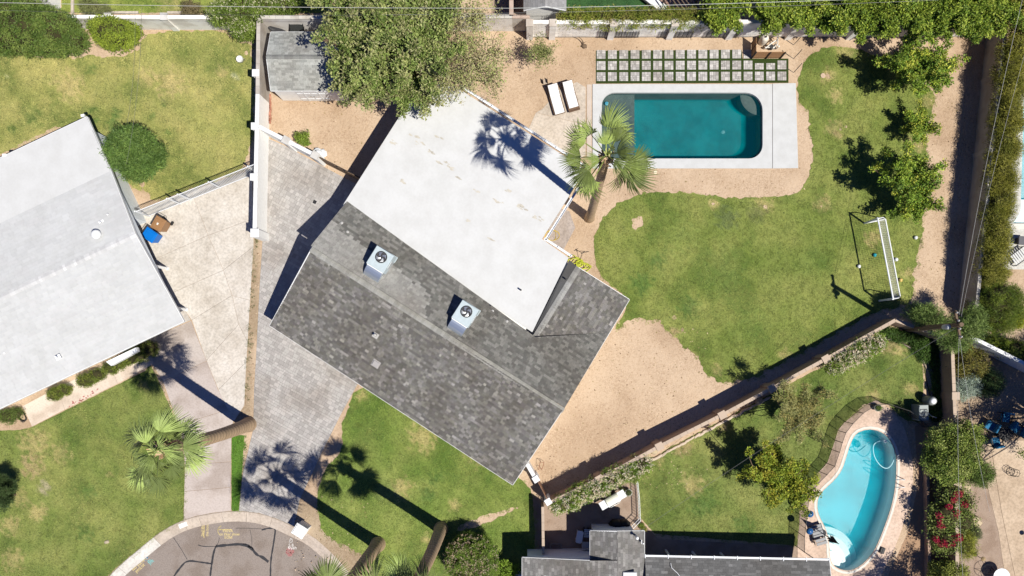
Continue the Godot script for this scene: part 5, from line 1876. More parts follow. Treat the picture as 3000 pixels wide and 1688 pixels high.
# ---------------------------------------------------------------- plants
var clumps := {}
func clump(called: String, n: int, radius: float, length: float, width: float, up: float, seed_: int) -> ArrayMesh:
	if clumps.has(called): return clumps[called]
	var r := RandomNumberGenerator.new()
	r.seed = seed_
	var b := MB.new()
	for i in n:
		var o := Vector3(r.randfn(), r.randfn(), r.randfn())
		o = o.normalized() * radius * pow(r.randf(), 0.5)
		var d := (o.normalized() * 0.6 + Vector3(r.randfn(), r.randfn() + up, r.randfn()) * 0.6).normalized()
		var s := d.cross(Vector3(r.randfn(), r.randfn(), r.randfn())).normalized()
		var nn := s.cross(d)
		var l := length * r.randf_range(0.7, 1.3)
		var w := width * r.randf_range(0.7, 1.3)
		var g := r.randf_range(0.75, 1.2)
		b.col = Color(g, g, g * r.randf_range(0.85, 1.05))
		var tip := o + d * l - nn * l * 0.12
		var m1 := o + d * l * 0.45 + s * w * 0.5 + nn * w * 0.15
		var m2 := o + d * l * 0.45 - s * w * 0.5 + nn * w * 0.15
		b.tri(o, m1, tip); b.tri(o, tip, m2)
	clumps[called] = b.mesh(Vector3.ZERO)
	return clumps[called]
# blobs: [centre, radii, count]; clumps of leaves spread through each, thicker towards its skin
func leafy(parent: Node3D, called: String, blobs: Array, mesh: Mesh, s0: float, s1: float, cols: Array, m: Material, shell := 0.45, floor_y := 0.08) -> Node:
	var xs := []
	var cs := []
	for bl in blobs:
		var c: Vector3 = bl[0]
		var r: Vector3 = bl[1]
		for i in int(bl[2]):
			var d := Vector3(rng.randfn(), rng.randfn(), rng.randfn()).normalized()
			var k := pow(rng.randf(), shell) * (1.0 + 0.22 * nz.get_noise_3d((c.x + d.x) * 9.0, d.y * 9.0, (c.z + d.z) * 9.0))
			var p := c + d * r * k
			if p.y < floor_y: p.y = floor_y + rng.randf() * 0.1
			var q := rng.randf_range(s0, s1)
			xs.append(Transform3D(Basis.from_euler(Vector3(rng.randf() * TAU, rng.randf() * TAU, rng.randf() * TAU)).scaled(Vector3.ONE * q), p))
			var col: Color = cols[rng.randi() % cols.size()]
			cs.append(col * rng.randf_range(0.95, 1.55))
	return many(called, mesh, m, xs, cs, parent)
func limb(b: MB, a: Vector3, e: Vector3, r0: float, r1: float, sway := 0.25, sides := 7) -> void:
	var pts := []
	var rad := []
	var off := Vector3(rng.randf_range(-1, 1), rng.randf_range(-0.3, 0.5), rng.randf_range(-1, 1)) * sway * a.distance_to(e) * 0.3
	for i in 6:
		var t := i / 5.0
		pts.append(a.lerp(e, t) + off * sin(t * PI))
		rad.append(lerpf(r0, r1, pow(t, 0.7)))
	b.tube(pts, rad, sides)
func tree(called: String, label: String, cat: String, base: Vector3, fork: float, tr: float, blobs: Array, mesh: Mesh, s0: float, s1: float, cols: Array, group := "", shell := 0.45, twigs := 2) -> Node3D:
	var t := thing(called, label, cat, base, group)
	var b := MB.new()
	var top := base + Vector3(0, fork, 0)
	var mid := Vector3.ZERO
	for bl in blobs: mid += bl[0]
	mid /= blobs.size()
	top += Vector3(mid.x - base.x, 0, mid.z - base.z) * 0.2
	limb(b, base - Vector3(0, 0.1, 0), top, tr, tr * 0.75, 0.2, 9)
	obj("trunk", b, M.bark, t)
	var step := 1 if blobs.size() < 16 else 4
	for bi in range(0, blobs.size(), step):
		var bl: Array = blobs[bi]
		var lb := MB.new()
		limb(lb, top, bl[0], tr * 0.5, tr * 0.12, 0.4, 6)
		for k in twigs:
			var d := Vector3(rng.randfn(), rng.randfn() * 0.6 + 0.3, rng.randfn()).normalized()
			limb(lb, bl[0].lerp(top, 0.25 * rng.randf()), bl[0] + d * bl[1] * 0.9, tr * 0.14, tr * 0.04, 0.4, 4)
		obj("limb", lb, M.bark, t)
	leafy(t, "crown", blobs, mesh, s0, s1, cols, M.leaf, shell)
	return t
func bush(called: String, label: String, cat: String, base: Vector3, blobs: Array, mesh: Mesh, s0: float, s1: float, cols: Array, group := "", shell := 0.3, core := 0.72) -> Node3D:
	var t := thing(called, label, cat, base, group)
	var b := MB.new()
	b.col = Color(0.35, 0.4, 0.3)
	for bl in blobs: limb(b, base - Vector3(0, 0.05, 0), bl[0], 0.05, 0.02, 0.3, 5)
	obj("stem", b, M.bark, t)
	if core > 0.0:   # the woody, leafless inside of a dense bush
		b = MB.new()
		for bl in blobs:
			b.col = Color(0.28, 0.36, 0.2)
			b.ball(bl[0], bl[1] * core, 12, 0.2, nz)
		obj("inner_twigs", b, M.bark, t)
	leafy(t, "foliage", blobs, mesh, s0, s1, cols, M.leaf, shell)
	return t
func flowers(parent: Node3D, blobs: Array, n: int, cols: Array, size := 0.06, up := 0.35) -> void:
	var mesh := clump("petals", 9, 0.05, 0.05, 0.045, 0.5, 77)
	var xs := []
	var cs := []
	for i in n:
		var bl: Array = blobs[rng.randi() % blobs.size()]
		var d := Vector3(rng.randfn(), absf(rng.randfn()) + up, rng.randfn()).normalized()
		var p: Vector3 = bl[0] + d * bl[1] * rng.randf_range(0.98, 1.1)
		if p.y < 0.1: continue
		xs.append(Transform3D(Basis.from_euler(Vector3(rng.randf() * TAU, rng.randf() * TAU, 0)).scaled(Vector3.ONE * rng.randf_range(0.7, 1.4) * size / 0.06), p))
		cs.append(cols[rng.randi() % cols.size()] * rng.randf_range(0.8, 1.1))
	many("flowers", mesh, M.flower, xs, cs, parent)

# ---- fan palms
var frond_meshes := []
func make_fronds() -> void:
	var r := RandomNumberGenerator.new()
	r.seed = 91
	for v in 4:
		var b := MB.new()
		var pet := 0.7 + 0.17 * v
		b.col = Color(0.26, 0.32, 0.10)
		var pp := []
		for i in 5: pp.append(Vector3(pet * i / 4.0, 0.05 * sin(PI * i / 4.0), 0))
		b.tube(pp, [0.035, 0.028, 0.024, 0.02, 0.018], 5)
		var n := 30
		var span := deg_to_rad(62.0 + 9.0 * v)
		for i in n:
			var a := lerpf(-span, span, (i + 0.5) / n)
			var da := span / n * 0.98
			var L := (0.98 - 0.28 * pow(absf(a) / span, 2.0)) * r.randf_range(0.92, 1.06)
			var g := r.randf_range(0.86, 1.14)
			b.col = Color(0.33 * g, 0.40 * g, 0.13 * g)
			var secs := [0.03, 0.3, 0.6, 0.8, 1.0]
			var prev := []
			var bend := r.randf_range(0.2, 0.62)
			var twist := r.randf_range(-0.08, 0.08)
			for k in 5:
				var q: float = secs[k]
				var rr := L * q
				var ang := a + twist * maxf(0, q - 0.55)
				var hw := rr * tan(da) if q < 0.61 else lerpf(L * 0.6 * tan(da), 0.004, (q - 0.6) / 0.4)
				var dirv := Vector3(cos(ang), 0, sin(ang))
				var sv := Vector3(-sin(ang), 0, cos(ang))
				var drop := -bend * pow(q, 2.6) * L * (1.0 + 0.5 * absf(a) / span) - 0.10 * q * (1 - cos(a * 0.8))
				var o := Vector3(pet, 0, 0) + dirv * rr + Vector3(0, drop, 0)
				var fold := minf(hw * 0.55, 0.022)
				var cur := [o - sv * hw, o + Vector3(0, fold, 0), o + sv * hw]
				if prev:
					b.quad(prev[0], prev[1], cur[1], cur[0])
					b.quad(prev[1], prev[2], cur[2], cur[1])
				prev = cur
		frond_meshes.append(b.mesh(Vector3.ZERO))
func palm(label: String, base: Vector3, top: Vector3, r0: float, r1: float, count: int, size: float, tint: Color, seed_: int, group := "fan palms", rings := true) -> void:
	var t := thing("fan_palm", label, "palm tree", base, group)
	var rr := RandomNumberGenerator.new()
	rr.seed = seed_
	var b := MB.new()
	var L := base.distance_to(top)
	var n := int(L / 0.2)
	var pts := []
	var rad := []
	var off := Vector3(rr.randf_range(-0.12, 0.12), 0, rr.randf_range(-0.12, 0.12))
	for i in n + 1:
		var f := float(i) / n
		pts.append(base.lerp(top, f) - Vector3(0, 0.08 * (1 - f), 0) + off * sin(f * PI))
		var r := lerpf(r0 * 0.86, r1, pow(f, 0.8)) + r0 * 0.22 * exp(-f * 22.0)
		rad.append(r * (1.0 + ((0.085 if i % 2 else -0.06) + rr.randf_range(-0.02, 0.02)) * (1.0 if rings else 0.4)))
	b.tube(pts, rad, 14)
	for i in n + 1:   # pale leaf-scar rings on darker bark
		var g := rr.randf_range(0.85, 1.1) * (1.0 if i % 2 else 0.62)
		for k in 14: b.c[i * 14 + k] = Color(g, g, g)
	obj("trunk", b, M.palm_bark, t)
	# old leaf bases below the crown
	b = MB.new()
	for i in 46:
		var a := i * 2.4
		var f := 1.0 - 0.10 * rr.randf()
		var p := base.lerp(top, f)
		var d := Vector3(cos(a), 0, sin(a))
		b.col = Color(1.1, 1.0, 0.9) * rr.randf_range(0.7, 1.2)
		b.bar(p + d * r1 * 0.8, p + d * (r1 + 0.16) + Vector3(0, 0.2, 0), 0.05, 0.03)
	obj("leaf_base", b, M.palm_bark, t)
	var m: StandardMaterial3D = M.frond.duplicate()
	m.albedo_color = tint
	var shades := []
	for q in [1.0, 0.8, 0.62]:
		var sm: StandardMaterial3D = m.duplicate()
		sm.albedo_color = Color(tint.r * q, tint.g * (q + 0.02), tint.b * q)
		shades.append(sm)
	for i in count:
		var yaw := i * 2.39996 + rr.randf_range(-0.7, 0.7)
		var f := float(i) / count
		var pitch := lerpf(1.2, -0.85, pow(f, 0.8)) + rr.randf_range(-0.2, 0.2)
		var s := size * rr.randf_range(0.72, 1.15) * (0.7 if f < 0.2 else 1.0)
		var bs := Basis(Vector3.UP, yaw) * Basis(Vector3(0, 0, 1), pitch) * Basis(Vector3.RIGHT, rr.randf_range(-0.7, 0.7))
		inst("frond", frond_meshes[rr.randi() % 4], shades[rr.randi() % 3], t, Transform3D(bs.scaled_local(Vector3.ONE * s), top - base + Vector3(0, 0.1 - 0.35 * f, 0)))
	# crown shaft of young folded leaves
	b = MB.new()
	b.col = Color(0.5, 0.55, 0.2)
	for i in 6:
		var a := i * 1.05
		b.bar(top, top + Vector3(cos(a) * 0.15, 0.7, sin(a) * 0.15), 0.06, 0.03)
	obj("spear_leaf", b, M.frond, t)

func E(x: float, y: float, h: float, rx: float, ry: float, rz: float, n: int) -> Array:
	return [G(x, y, h), Vector3(rx, ry, rz), n]

func spokes(x: float, y: float, h: float, R: float, n: int, dense: float, flat := 0.75) -> Array:
	var out := []
	var c := G(x, y, h)
	out.append([c, Vector3(R * 0.34, R * 0.3, R * 0.34), int(18 * dense)])
	for k in n:
		var a := TAU * k / n + rng.randf_range(-0.3, 0.3)
		var up := rng.randf_range(-0.35, 0.75) * flat
		var d := Vector3(cos(a), up, sin(a)).normalized()
		var l := R * rng.randf_range(0.7, 1.28)
		for j in 4:
			var f := (j + 1) / 4.0
			var r := R * lerpf(0.25, 0.06, f)
			out.append([c + d * l * f + Vector3(0, 0.12 * R * f * f, 0) + Vector3(rng.randf_range(-1, 1), 0, rng.randf_range(-1, 1)) * 0.1 * R, Vector3(r, r * 0.8, r), int(maxf(2.0, lerpf(13, 4, f) * dense))])
	return out

func make_plants() -> void:
	make_fronds()
	var broad := clump("broad", 34, 0.26, 0.13, 0.075, 0.3, 11)
	var small := clump("small", 44, 0.2, 0.085, 0.05, 0.3, 12)
	var narrow := clump("narrow", 44, 0.22, 0.15, 0.03, 0.6, 13)
	var feather := clump("feather", 70, 0.2, 0.12, 0.014, 0.5, 14)
	var sparse := clump("sparse", 14, 0.3, 0.11, 0.05, 0.2, 15)
	# palms
	palm("tall fan palm beside the pool with its shadow on the white roof", G(1727, 640), G(1776, 456, 13.2), 0.28, 0.19, 21, 1.16, Color(0.97, 0.97, 0.9), 5)
	palm("thick leaning fan palm over the pinkish driveway", G(730, 1243), G(462, 1318, 12.0), 0.42, 0.27, 26, 1.06, Color(1.0, 1.0, 1.0), 6)
	palm("fan palm trunk leaving the bottom edge nearer the street", G(1108, 1594), G(945, 1806, 13.0), 0.42, 0.26, 18, 1.15, Color(1, 1, 1), 7)
	palm("fan palm at the bottom edge with fronds entering the frame", G(1292, 1548), G(1198, 1752, 12.5), 0.40, 0.26, 20, 1.3, Color(1, 1, 1), 12)
	# big tree beside the shed
	var olive := [Color(0.19, 0.235, 0.07), Color(0.13, 0.18, 0.045), Color(0.26, 0.28, 0.11), Color(0.09, 0.13, 0.03), Color(0.24, 0.24, 0.115)]
	var dryish := [Color(0.27, 0.27, 0.12), Color(0.28, 0.24, 0.14), Color(0.22, 0.24, 0.09)]
	var big := tree("shade_tree", "huge olive green shade tree over the shed and white flat roof", "tree", G(1215, 195), 2.6, 0.32, spokes(1025, 60, 5.0, 1.7, 10, 0.91) + spokes(1080, 130, 5.6, 2.2, 10, 1.40) + spokes(1180, 60, 6.2, 2.3, 10, 1.47) + spokes(1245, 150, 6.0, 2.0, 10, 1.26) + spokes(1110, 225, 4.9, 1.6, 10, 0.98) + spokes(1200, 262, 4.4, 1.3, 10, 0.84) + spokes(1020, 180, 4.5, 1.1, 10, 0.63) + spokes(1010, -20, 5.0, 1.5, 10, 0.84) + spokes(1120, -30, 6.0, 2.0, 10, 1.26) + spokes(1270, -10, 6.0, 1.7, 10, 1.05) + spokes(1040, 235, 4.4, 1.0, 10, 0.63), broad, 0.8, 1.45, olive, "", 0.5, 3)
	var wing := [E(1330,80,5.6,1.8,1.2,1.7,190), E(1390,180,5.0,1.7,1.1,1.6,160), E(1310,235,4.8,1.5,1.1,1.2,150), E(1430,235,4.3,1.2,0.8,1.0,64), E(1390,60,5.0,1.2,0.9,1.3,80), E(1450,150,4.4,1.0,0.7,1.1,44), E(1250,275,4.2,0.9,0.7,0.6,40)]
	leafy(big, "thin_crown", wing, sparse, 0.9, 1.5, dryish, M.leaf, 0.55)
	var tw := MB.new()
	tw.col = Color(2.2, 2.2, 2.2)
	for bl in wing:
		limb(tw, G(1235, 185, 3.8), bl[0], 0.09, 0.03, 0.3, 5)
		for k in 12:
			var d := Vector3(rng.randfn(), rng.randfn() * 0.5 + 0.3, rng.randfn()).normalized()
			limb(tw, bl[0] - d * bl[1] * 0.3, bl[0] + d * bl[1] * rng.randf_range(0.6, 1.05), 0.022, 0.006, 0.5, 4)
	obj("bare_twigs", tw, M.bark, big)
	# sapling by the north wall
	tree("sapling", "thin sapling with see-through leaves near the loungers", "tree", G(1580, 175), 1.2, 0.05, spokes(1585, 152, 2.3, 0.9, 10, 0.55), sparse, 0.7, 1.1, [Color(0.16, 0.19, 0.06), Color(0.2, 0.2, 0.08)], "", 0.6, 4)
	# citrus-like trees along the east wall
	var lime := [Color(0.16, 0.24, 0.03), Color(0.24, 0.32, 0.04), Color(0.09, 0.15, 0.02), Color(0.38, 0.40, 0.06), Color(0.12, 0.20, 0.025)]
	tree("fruit_tree", "spreading green tree in the far corner below the north hedge", "tree", G(2640, 230), 1.2, 0.1, spokes(2672, 195, 2.3, 1.75, 17, 1.2, 1.5) + spokes(2735, 205, 2.0, 1.3, 11, 0.9, 1.2), broad, 0.6, 1.15, lime, "trees along the east wall", 0.55, 5)
	tree("fruit_tree", "smallest of the three trees along the east wall", "tree", G(2668, 382), 0.7, 0.06, spokes(2690, 366, 1.2, 0.95, 12, 0.8, 1.4), broad, 0.5, 0.95, lime, "trees along the east wall", 0.55, 5)
	tree("fruit_tree", "round green tree standing over the end of the goal", "tree", G(2620, 550), 1.2, 0.1, spokes(2655, 525, 2.2, 1.75, 17, 1.2, 1.5) + spokes(2680, 590, 1.8, 1.2, 11, 0.9, 1.2), broad, 0.6, 1.15, lime, "trees along the east wall", 0.55, 5)
	# hedge trees beyond the north wall
	var nh := [Color(0.14, 0.21, 0.025), Color(0.21, 0.28, 0.035), Color(0.085, 0.14, 0.018), Color(0.28, 0.33, 0.05)]
	var where := ["at the lounger end of", "second from the playhouse in", "left of the pool pump in", "above the pool pump in", "right of the pool pump in", "above the corner tree in", "above the corner lawn in", "at the wall corner end of", "over the wall corner of"]
	var hx := [[2115,44,2.9,1.1], [2285,46,3.2,1.3], [2375,40,3.0,1.0], [2450,55,3.2,1.0], [2525,48,3.5,1.4], [2610,44,3.6,1.5], [2700,48,3.6,1.5], [2800,50,3.6,1.5], [2890,48,3.6,1.5]]
	for i in hx.size():
		var a: Array = hx[i]
		tree("hedge_tree", "leafy green tree " + where[i] + " the row behind the north wall", "tree", G(a[0], a[1] + 18, 0) + Vector3(0, 0, -0.9), 1.2, 0.09, spokes(a[0], a[1] - 12, a[2], a[3] * 0.95, 13, 1.3 * a[3]) + spokes(a[0] + 32, a[1] - 34, a[2] - 0.2, a[3], 9, 1.2) + spokes(a[0] - 26, a[1] - 2, a[2] - 0.5, a[3] * 0.7, 8, 0.9), broad, 0.7, 1.2, nh, "tree row behind the north wall", 0.5, 2)
	var ol := [Color(0.18, 0.21, 0.03), Color(0.23, 0.25, 0.045), Color(0.12, 0.16, 0.02), Color(0.24, 0.22, 0.06)]
	for i in 6:
		var x := 1665.0 + i * 66
		bush("hedge_shrub", ["shrub of the north hedge touching the playhouse", "second shrub of the north hedge from the playhouse", "third shrub of the north hedge from the playhouse", "fourth shrub of the north hedge from the playhouse", "fifth shrub of the north hedge from the playhouse", "last low shrub of the north hedge by the far loungers"][i], "shrub", G(x + 30, 72), [E(x,54,1.9,0.65,0.6,0.45,52), E(x + 30,50,2.0,0.7,0.6,0.45,56), E(x + 50,58,1.8,0.5,0.5,0.4,34)], narrow, 0.8, 1.2, ol, "low hedge behind the north wall", 0.4, 0.5)
	# hedge beyond the east wall
	var gold := [Color(0.17, 0.17, 0.025), Color(0.21, 0.20, 0.03), Color(0.12, 0.13, 0.02), Color(0.25, 0.24, 0.05)]
	for i in 8:
		var y := 150.0 + i * 88
		var x := 2968.0 - i * 8.5
		bush("hedge_shrub", ["golden green shrub at the wall corner end of the right hedge", "second golden shrub of the right hedge from the wall corner", "third golden shrub of the right hedge from the wall corner", "fourth golden shrub of the right hedge beside the edge pool", "fifth golden shrub of the right hedge beside the edge pool", "sixth golden shrub of the right hedge beside the edge pool", "seventh golden shrub of the right hedge by the deck furniture", "golden green shrub at the lower end of the right hedge"][i], "shrub", G(x - 10, y, 0), [E(x,y,2.0,0.75,0.9,0.95,120), E(x - 12,y + 40,1.9,0.7,0.8,0.8,90), E(x + 14,y + 30,1.8,0.6,0.8,0.8,80)], feather, 1.0, 1.5, gold, "golden hedge along the right wall", 0.35, 0.6)
	tree("hedge_tree", "leafy tree at the very top right corner", "tree", G(2985, 60), 1.2, 0.09, [E(2985,40,3.0,1.1,1.0,1.3,160), E(3010,100,2.6,0.9,0.8,1.0,100)], broad, 0.7, 1.2, gold, "", 0.5, 2)
	# big round bush and friends right of the pole
	var dk := [Color(0.10, 0.14, 0.02), Color(0.15, 0.19, 0.025), Color(0.07, 0.11, 0.015)]
	bush("round_bush", "large dark rounded bush right of the utility pole", "bush", G(2900, 900), [E(2918,890,1.5,1.5,1.4,1.6,330), E(2895,935,1.0,1.1,0.9,0.9,130)], feather, 1.0, 1.5, dk, "", 0.25, 0.75)
	bush("round_bush", "small bright lime bush beside the large dark bush", "bush", G(2978, 935), [E(2985,935,0.9,0.45,0.6,0.55,70)], feather, 0.9, 1.3, [Color(0.30, 0.32, 0.03), Color(0.24, 0.28, 0.03)], "", 0.25, 0.75)
	bush("round_bush", "olive bush below the slanting bluish wall", "bush", G(2840, 1070), [E(2840,1065,1.2,0.9,0.9,1.0,130), E(2825,1035,1.0,0.6,0.6,0.6,50)], narrow, 0.8, 1.2, [Color(0.14, 0.14, 0.03), Color(0.2, 0.17, 0.04)], "", 0.35, 0.6)
	bush("round_bush", "leafy shrub above the slanting bluish wall at right", "bush", G(2960, 1020), [E(2965,1020,1.1,0.9,0.8,0.6,90), E(2920,1005,0.8,0.6,0.6,0.4,40), E(2995,1035,1.0,0.6,0.7,0.5,50)], narrow, 0.8, 1.2, dk, "", 0.35, 0.6)
	bush("silver_shrub", "silvery blue shrub below the utility pole", "shrub", G(2825, 1140), [E(2832,1130,0.9,0.75,0.7,0.8,150)], feather, 0.9, 1.4, [Color(0.30, 0.36, 0.30), Color(0.24, 0.30, 0.25), Color(0.36, 0.42, 0.36)], "", 0.3, 0.6)
	bush("round_bush", "dark juniper beside the silvery shrub", "bush", G(2900, 1125), [E(2898,1120,0.8,0.8,0.7,0.75,130)], feather, 0.9, 1.3, [Color(0.05, 0.09, 0.03), Color(0.07, 0.12, 0.04)], "", 0.3, 0.7)
	tree("patio_tree", "shade tree mostly off the right edge above the blue chairs", "tree", G(3090, 1260), 2.0, 0.14, spokes(3205, 1300, 5.0, 3.2, 16, 1.6) + spokes(3180, 1200, 4.6, 2.4, 12, 1.2) + spokes(3260, 1230, 5.0, 2.6, 12, 1.2) + spokes(3170, 1120, 4.4, 1.7, 10, 0.9), sparse, 0.9, 1.4, dk, "", 0.6, 4)
	var fresh := [Color(0.14, 0.19, 0.035), Color(0.20, 0.25, 0.05), Color(0.10, 0.15, 0.025), Color(0.24, 0.27, 0.08)]
	tree("shade_tree", "dense green tree between the kidney pool and the tan patio", "tree", G(2745, 1310), 1.4, 0.12, [E(2775,1300,2.8,1.2,1.0,1.1,200), E(2810,1340,2.9,1.3,1.1,1.2,230), E(2760,1350,2.5,1.1,0.9,1.0,160), E(2830,1280,2.6,1.0,0.9,0.9,120), E(2790,1385,2.3,1.0,0.8,0.7,110)], small, 0.9, 1.4, fresh, "", 0.4, 2)
	bush("round_bush", "clipped dark bush at the lower right of the dense tree", "bush", G(2865, 1385), [E(2870,1388,0.9,0.75,0.8,0.75,130)], feather, 1.0, 1.4, [Color(0.09, 0.14, 0.03), Color(0.12, 0.18, 0.04)], "", 0.25, 0.75)
	var bg := [Color(0.13, 0.17, 0.035), Color(0.18, 0.21, 0.06), Color(0.09, 0.13, 0.03)]
	var bb := [E(2790,1440,1.4,0.9,0.8,0.9,120), E(2770,1510,1.6,1.0,0.9,1.0,150), E(2820,1470,1.2,0.8,0.7,0.8,80), E(2775,1580,1.4,1.0,0.8,0.9,130), E(2825,1525,1.1,0.7,0.6,0.8,60), E(2748,1550,1.2,0.7,0.7,1.0,70)]
	var bo := bush("bougainvillea", "bougainvillea with crimson flowers beside the gravel bed", "shrub", G(2775, 1520), bb, sparse, 0.9, 1.4, bg, "", 0.45, 0.66)
	flowers(bo, [[G(2808,1448,2.0), Vector3(0.2, 0.2, 0.15)], [G(2790,1465,2.0), Vector3(0.15, 0.2, 0.15)], [G(2780,1484,2.1), Vector3(0.12, 0.15, 0.12)], [G(2800,1505,2.0), Vector3(0.2, 0.2, 0.25)], [G(2752,1518,2.2), Vector3(0.18, 0.2, 0.28)], [G(2757,1541,2.1), Vector3(0.18, 0.2, 0.12)], [G(2805,1575,1.9), Vector3(0.25, 0.2, 0.2)], [G(2763,1592,1.9), Vector3(0.3, 0.2, 0.2)], [G(2785,1594,1.9), Vector3(0.2, 0.2, 0.15)], [G(2742,1580,1.8), Vector3(0.15, 0.2, 0.15)], [G(2825,1475,1.6), Vector3(0.15, 0.2, 0.2)]], 330, [Color(0.42, 0.02, 0.06), Color(0.35, 0.015, 0.05), Color(0.5, 0.05, 0.1)], 0.07, 0.1)
	bush("round_bush", "yellow green shrub at the foot of the bougainvillea", "bush", G(2825, 1600), [E(2828,1598,0.9,0.55,0.6,0.75,90)], feather, 0.9, 1.3, [Color(0.25, 0.26, 0.04), Color(0.2, 0.22, 0.035)], "", 0.3, 0.7)
	bush("round_bush", "yellow green shrub at the bottom edge below the bougainvillea", "bush", G(2780, 1680), [E(2782,1672,1.2,1.0,0.8,0.7,160), E(2755,1690,1.0,0.7,0.7,0.6,80)], small, 0.9, 1.3, [Color(0.22, 0.24, 0.05), Color(0.17, 0.2, 0.04)], "", 0.35, 0.6)
	bush("round_bush", "small dome bush on the gravel near the flat rock", "bush", G(2842, 1563), [E(2850,1563,0.4,0.42,0.36,0.42,60)], feather, 0.6, 0.9, [Color(0.10, 0.13, 0.05)], "", 0.25, 0.75)
	bush("round_bush", "tiny golden bush on the gravel beside the flat rock", "bush", G(2834, 1513), [E(2838,1513,0.3,0.24,0.26,0.28,30)], feather, 0.5, 0.8, [Color(0.2, 0.19, 0.04)], "", 0.25, 0.75)
	tree("patio_tree", "tree just below the bottom edge shading the kidney deck", "tree", G(2700, 1745), 1.6, 0.1, spokes(2800, 1815, 4.0, 1.8, 13, 1.3), sparse, 0.9, 1.4, dk, "", 0.6, 4)
	# trees on the neighbour's lawn
	var grey_l := [Color(0.24, 0.25, 0.09), Color(0.32, 0.31, 0.13), Color(0.14, 0.16, 0.05), Color(0.33, 0.28, 0.1)]
	tree("garden_tree", "twiggy olive tree beside the diagonal brown wall", "tree", G(2310, 1215), 1.2, 0.09, spokes(2350, 1205, 2.9, 1.6, 16, 1.0), narrow, 0.8, 1.2, grey_l, "", 0.55, 9)
	var lem := [Color(0.24, 0.27, 0.03), Color(0.18, 0.23, 0.025), Color(0.32, 0.30, 0.04), Color(0.12, 0.17, 0.02)]
	tree("fruit_tree", "yellow green citrus tree reaching over the mesh pool fence", "tree", G(2235, 1385), 1.3, 0.11, spokes(2265, 1390, 2.6, 1.7, 16, 1.2, 1.4) + spokes(2330, 1430, 2.4, 1.2, 10, 0.9), broad, 0.6, 1.1, lem, "", 0.55, 4)
	# white flowering oleanders along the brown wall
	var oc := [Color(0.16, 0.24, 0.035), Color(0.21, 0.28, 0.05), Color(0.10, 0.17, 0.025)]
	var cream := [Color(0.80, 0.72, 0.52), Color(0.80, 0.74, 0.62), Color(0.78, 0.64, 0.5)]
	var ob := []
	for i in 9:
		var f := i / 8.0
		ob.append(E(lerpf(1645, 1880, f), lerpf(1478, 1362, f) + 4 * sin(i * 2.0), 1.35, 0.62, 0.62, 0.55, 75))
	var o1 := bush("oleander_hedge", "cream flowering hedge between the brown wall and the barbecue", "hedge", G(1765, 1425), ob, narrow, 0.7, 1.1, oc, "", 0.3, 0.7)
	flowers(o1, ob, 620, cream)
	ob = []
	for i in 6:
		var f := i / 5.0
		ob.append(E(lerpf(2446, 2560, f), lerpf(1070, 1006, f), 1.4, 0.62, 0.62, 0.6, 75))
	var o2 := bush("oleander_hedge", "cream flowering hedge on the lawn side near the pole", "hedge", G(2500, 1045), ob, narrow, 0.7, 1.1, oc, "", 0.3, 0.7)
	flowers(o2, ob, 480, cream)
	# dark ivy strip round the neighbour's lawn corner
	var ib := []
	for q in [[2600,975], [2630,985], [2660,985], [2690,995], [2715,1010], [2735,1035], [2748,1065], [2752,1100], [2752,1140], [2748,1180], [2710,1040], [2690,1020], [2740,1215]]:
		ib.append(E(q[0], q[1], 0.18, 0.5, 0.16, 0.42, 70))
	bush("ivy_bed", "dark ivy bed curving round the corner of the neighbour's lawn", "ground cover", G(2700, 1020), ib, small, 0.7, 1.0, [Color(0.05, 0.10, 0.02), Color(0.07, 0.13, 0.025), Color(0.04, 0.08, 0.015)], "", 0.5, 0.6)
	# ferny tree at the pole
	tree("fern_leaf_tree", "ferny leaved tree growing round the utility pole", "tree", G(2735, 975), 1.8, 0.06, [E(2770,955,3.0,1.0,0.6,0.5,60), E(2840,960,3.2,0.9,0.6,0.8,70), E(2720,925,2.6,0.8,0.6,0.5,60), E(2800,1000,2.8,0.8,0.5,0.5,46), E(2860,930,3.0,0.5,0.5,0.6,34), E(2690,915,2.2,0.6,0.5,0.4,40)], feather, 1.2, 1.9, [Color(0.13, 0.19, 0.05), Color(0.18, 0.24, 0.07), Color(0.09, 0.14, 0.035)], "", 0.6, 4)
	# ---- west side
	var hd := [Color(0.09, 0.14, 0.03), Color(0.13, 0.18, 0.04), Color(0.065, 0.11, 0.02), Color(0.16, 0.21, 0.05)]
	bush("hedge_bush", "massive dark hedge in the top left corner", "hedge", G(110, 130), [E(10,85,1.9,1.6,1.5,1.4,330), E(90,80,2.0,1.6,1.5,1.3,330), E(160,85,1.9,1.3,1.4,1.1,260), E(205,115,1.3,0.9,1.1,0.8,140), E(60,125,1.2,1.6,1.0,0.7,190), E(140,130,1.1,1.4,0.9,0.6,150), E(60,40,1.8,1.5,1.4,0.9,220), E(-30,40,1.8,1.0,1.4,1.2,120)], narrow, 0.8, 1.25, hd, "", 0.22, 0.8)
	bush("round_bush", "round yellow green bush against the top left wall", "bush", G(338, 112), [E(335,98,1.4,1.15,1.3,0.85,300), E(300,85,1.2,0.7,1.0,0.6,110), E(375,92,1.1,0.6,0.9,0.6,90)], small, 0.9, 1.35, [Color(0.16, 0.21, 0.025), Color(0.21, 0.26, 0.03), Color(0.11, 0.15, 0.02)], "", 0.25, 0.8)
	var wob := [E(660,45,1.8,0.9,1.1,0.7,150), E(720,30,2.0,1.0,1.2,0.9,190), E(715,85,1.3,0.8,0.9,0.55,130), E(760,10,1.9,0.9,1.1,0.7,130), E(830,10,1.7,0.9,1.0,0.5,110)]
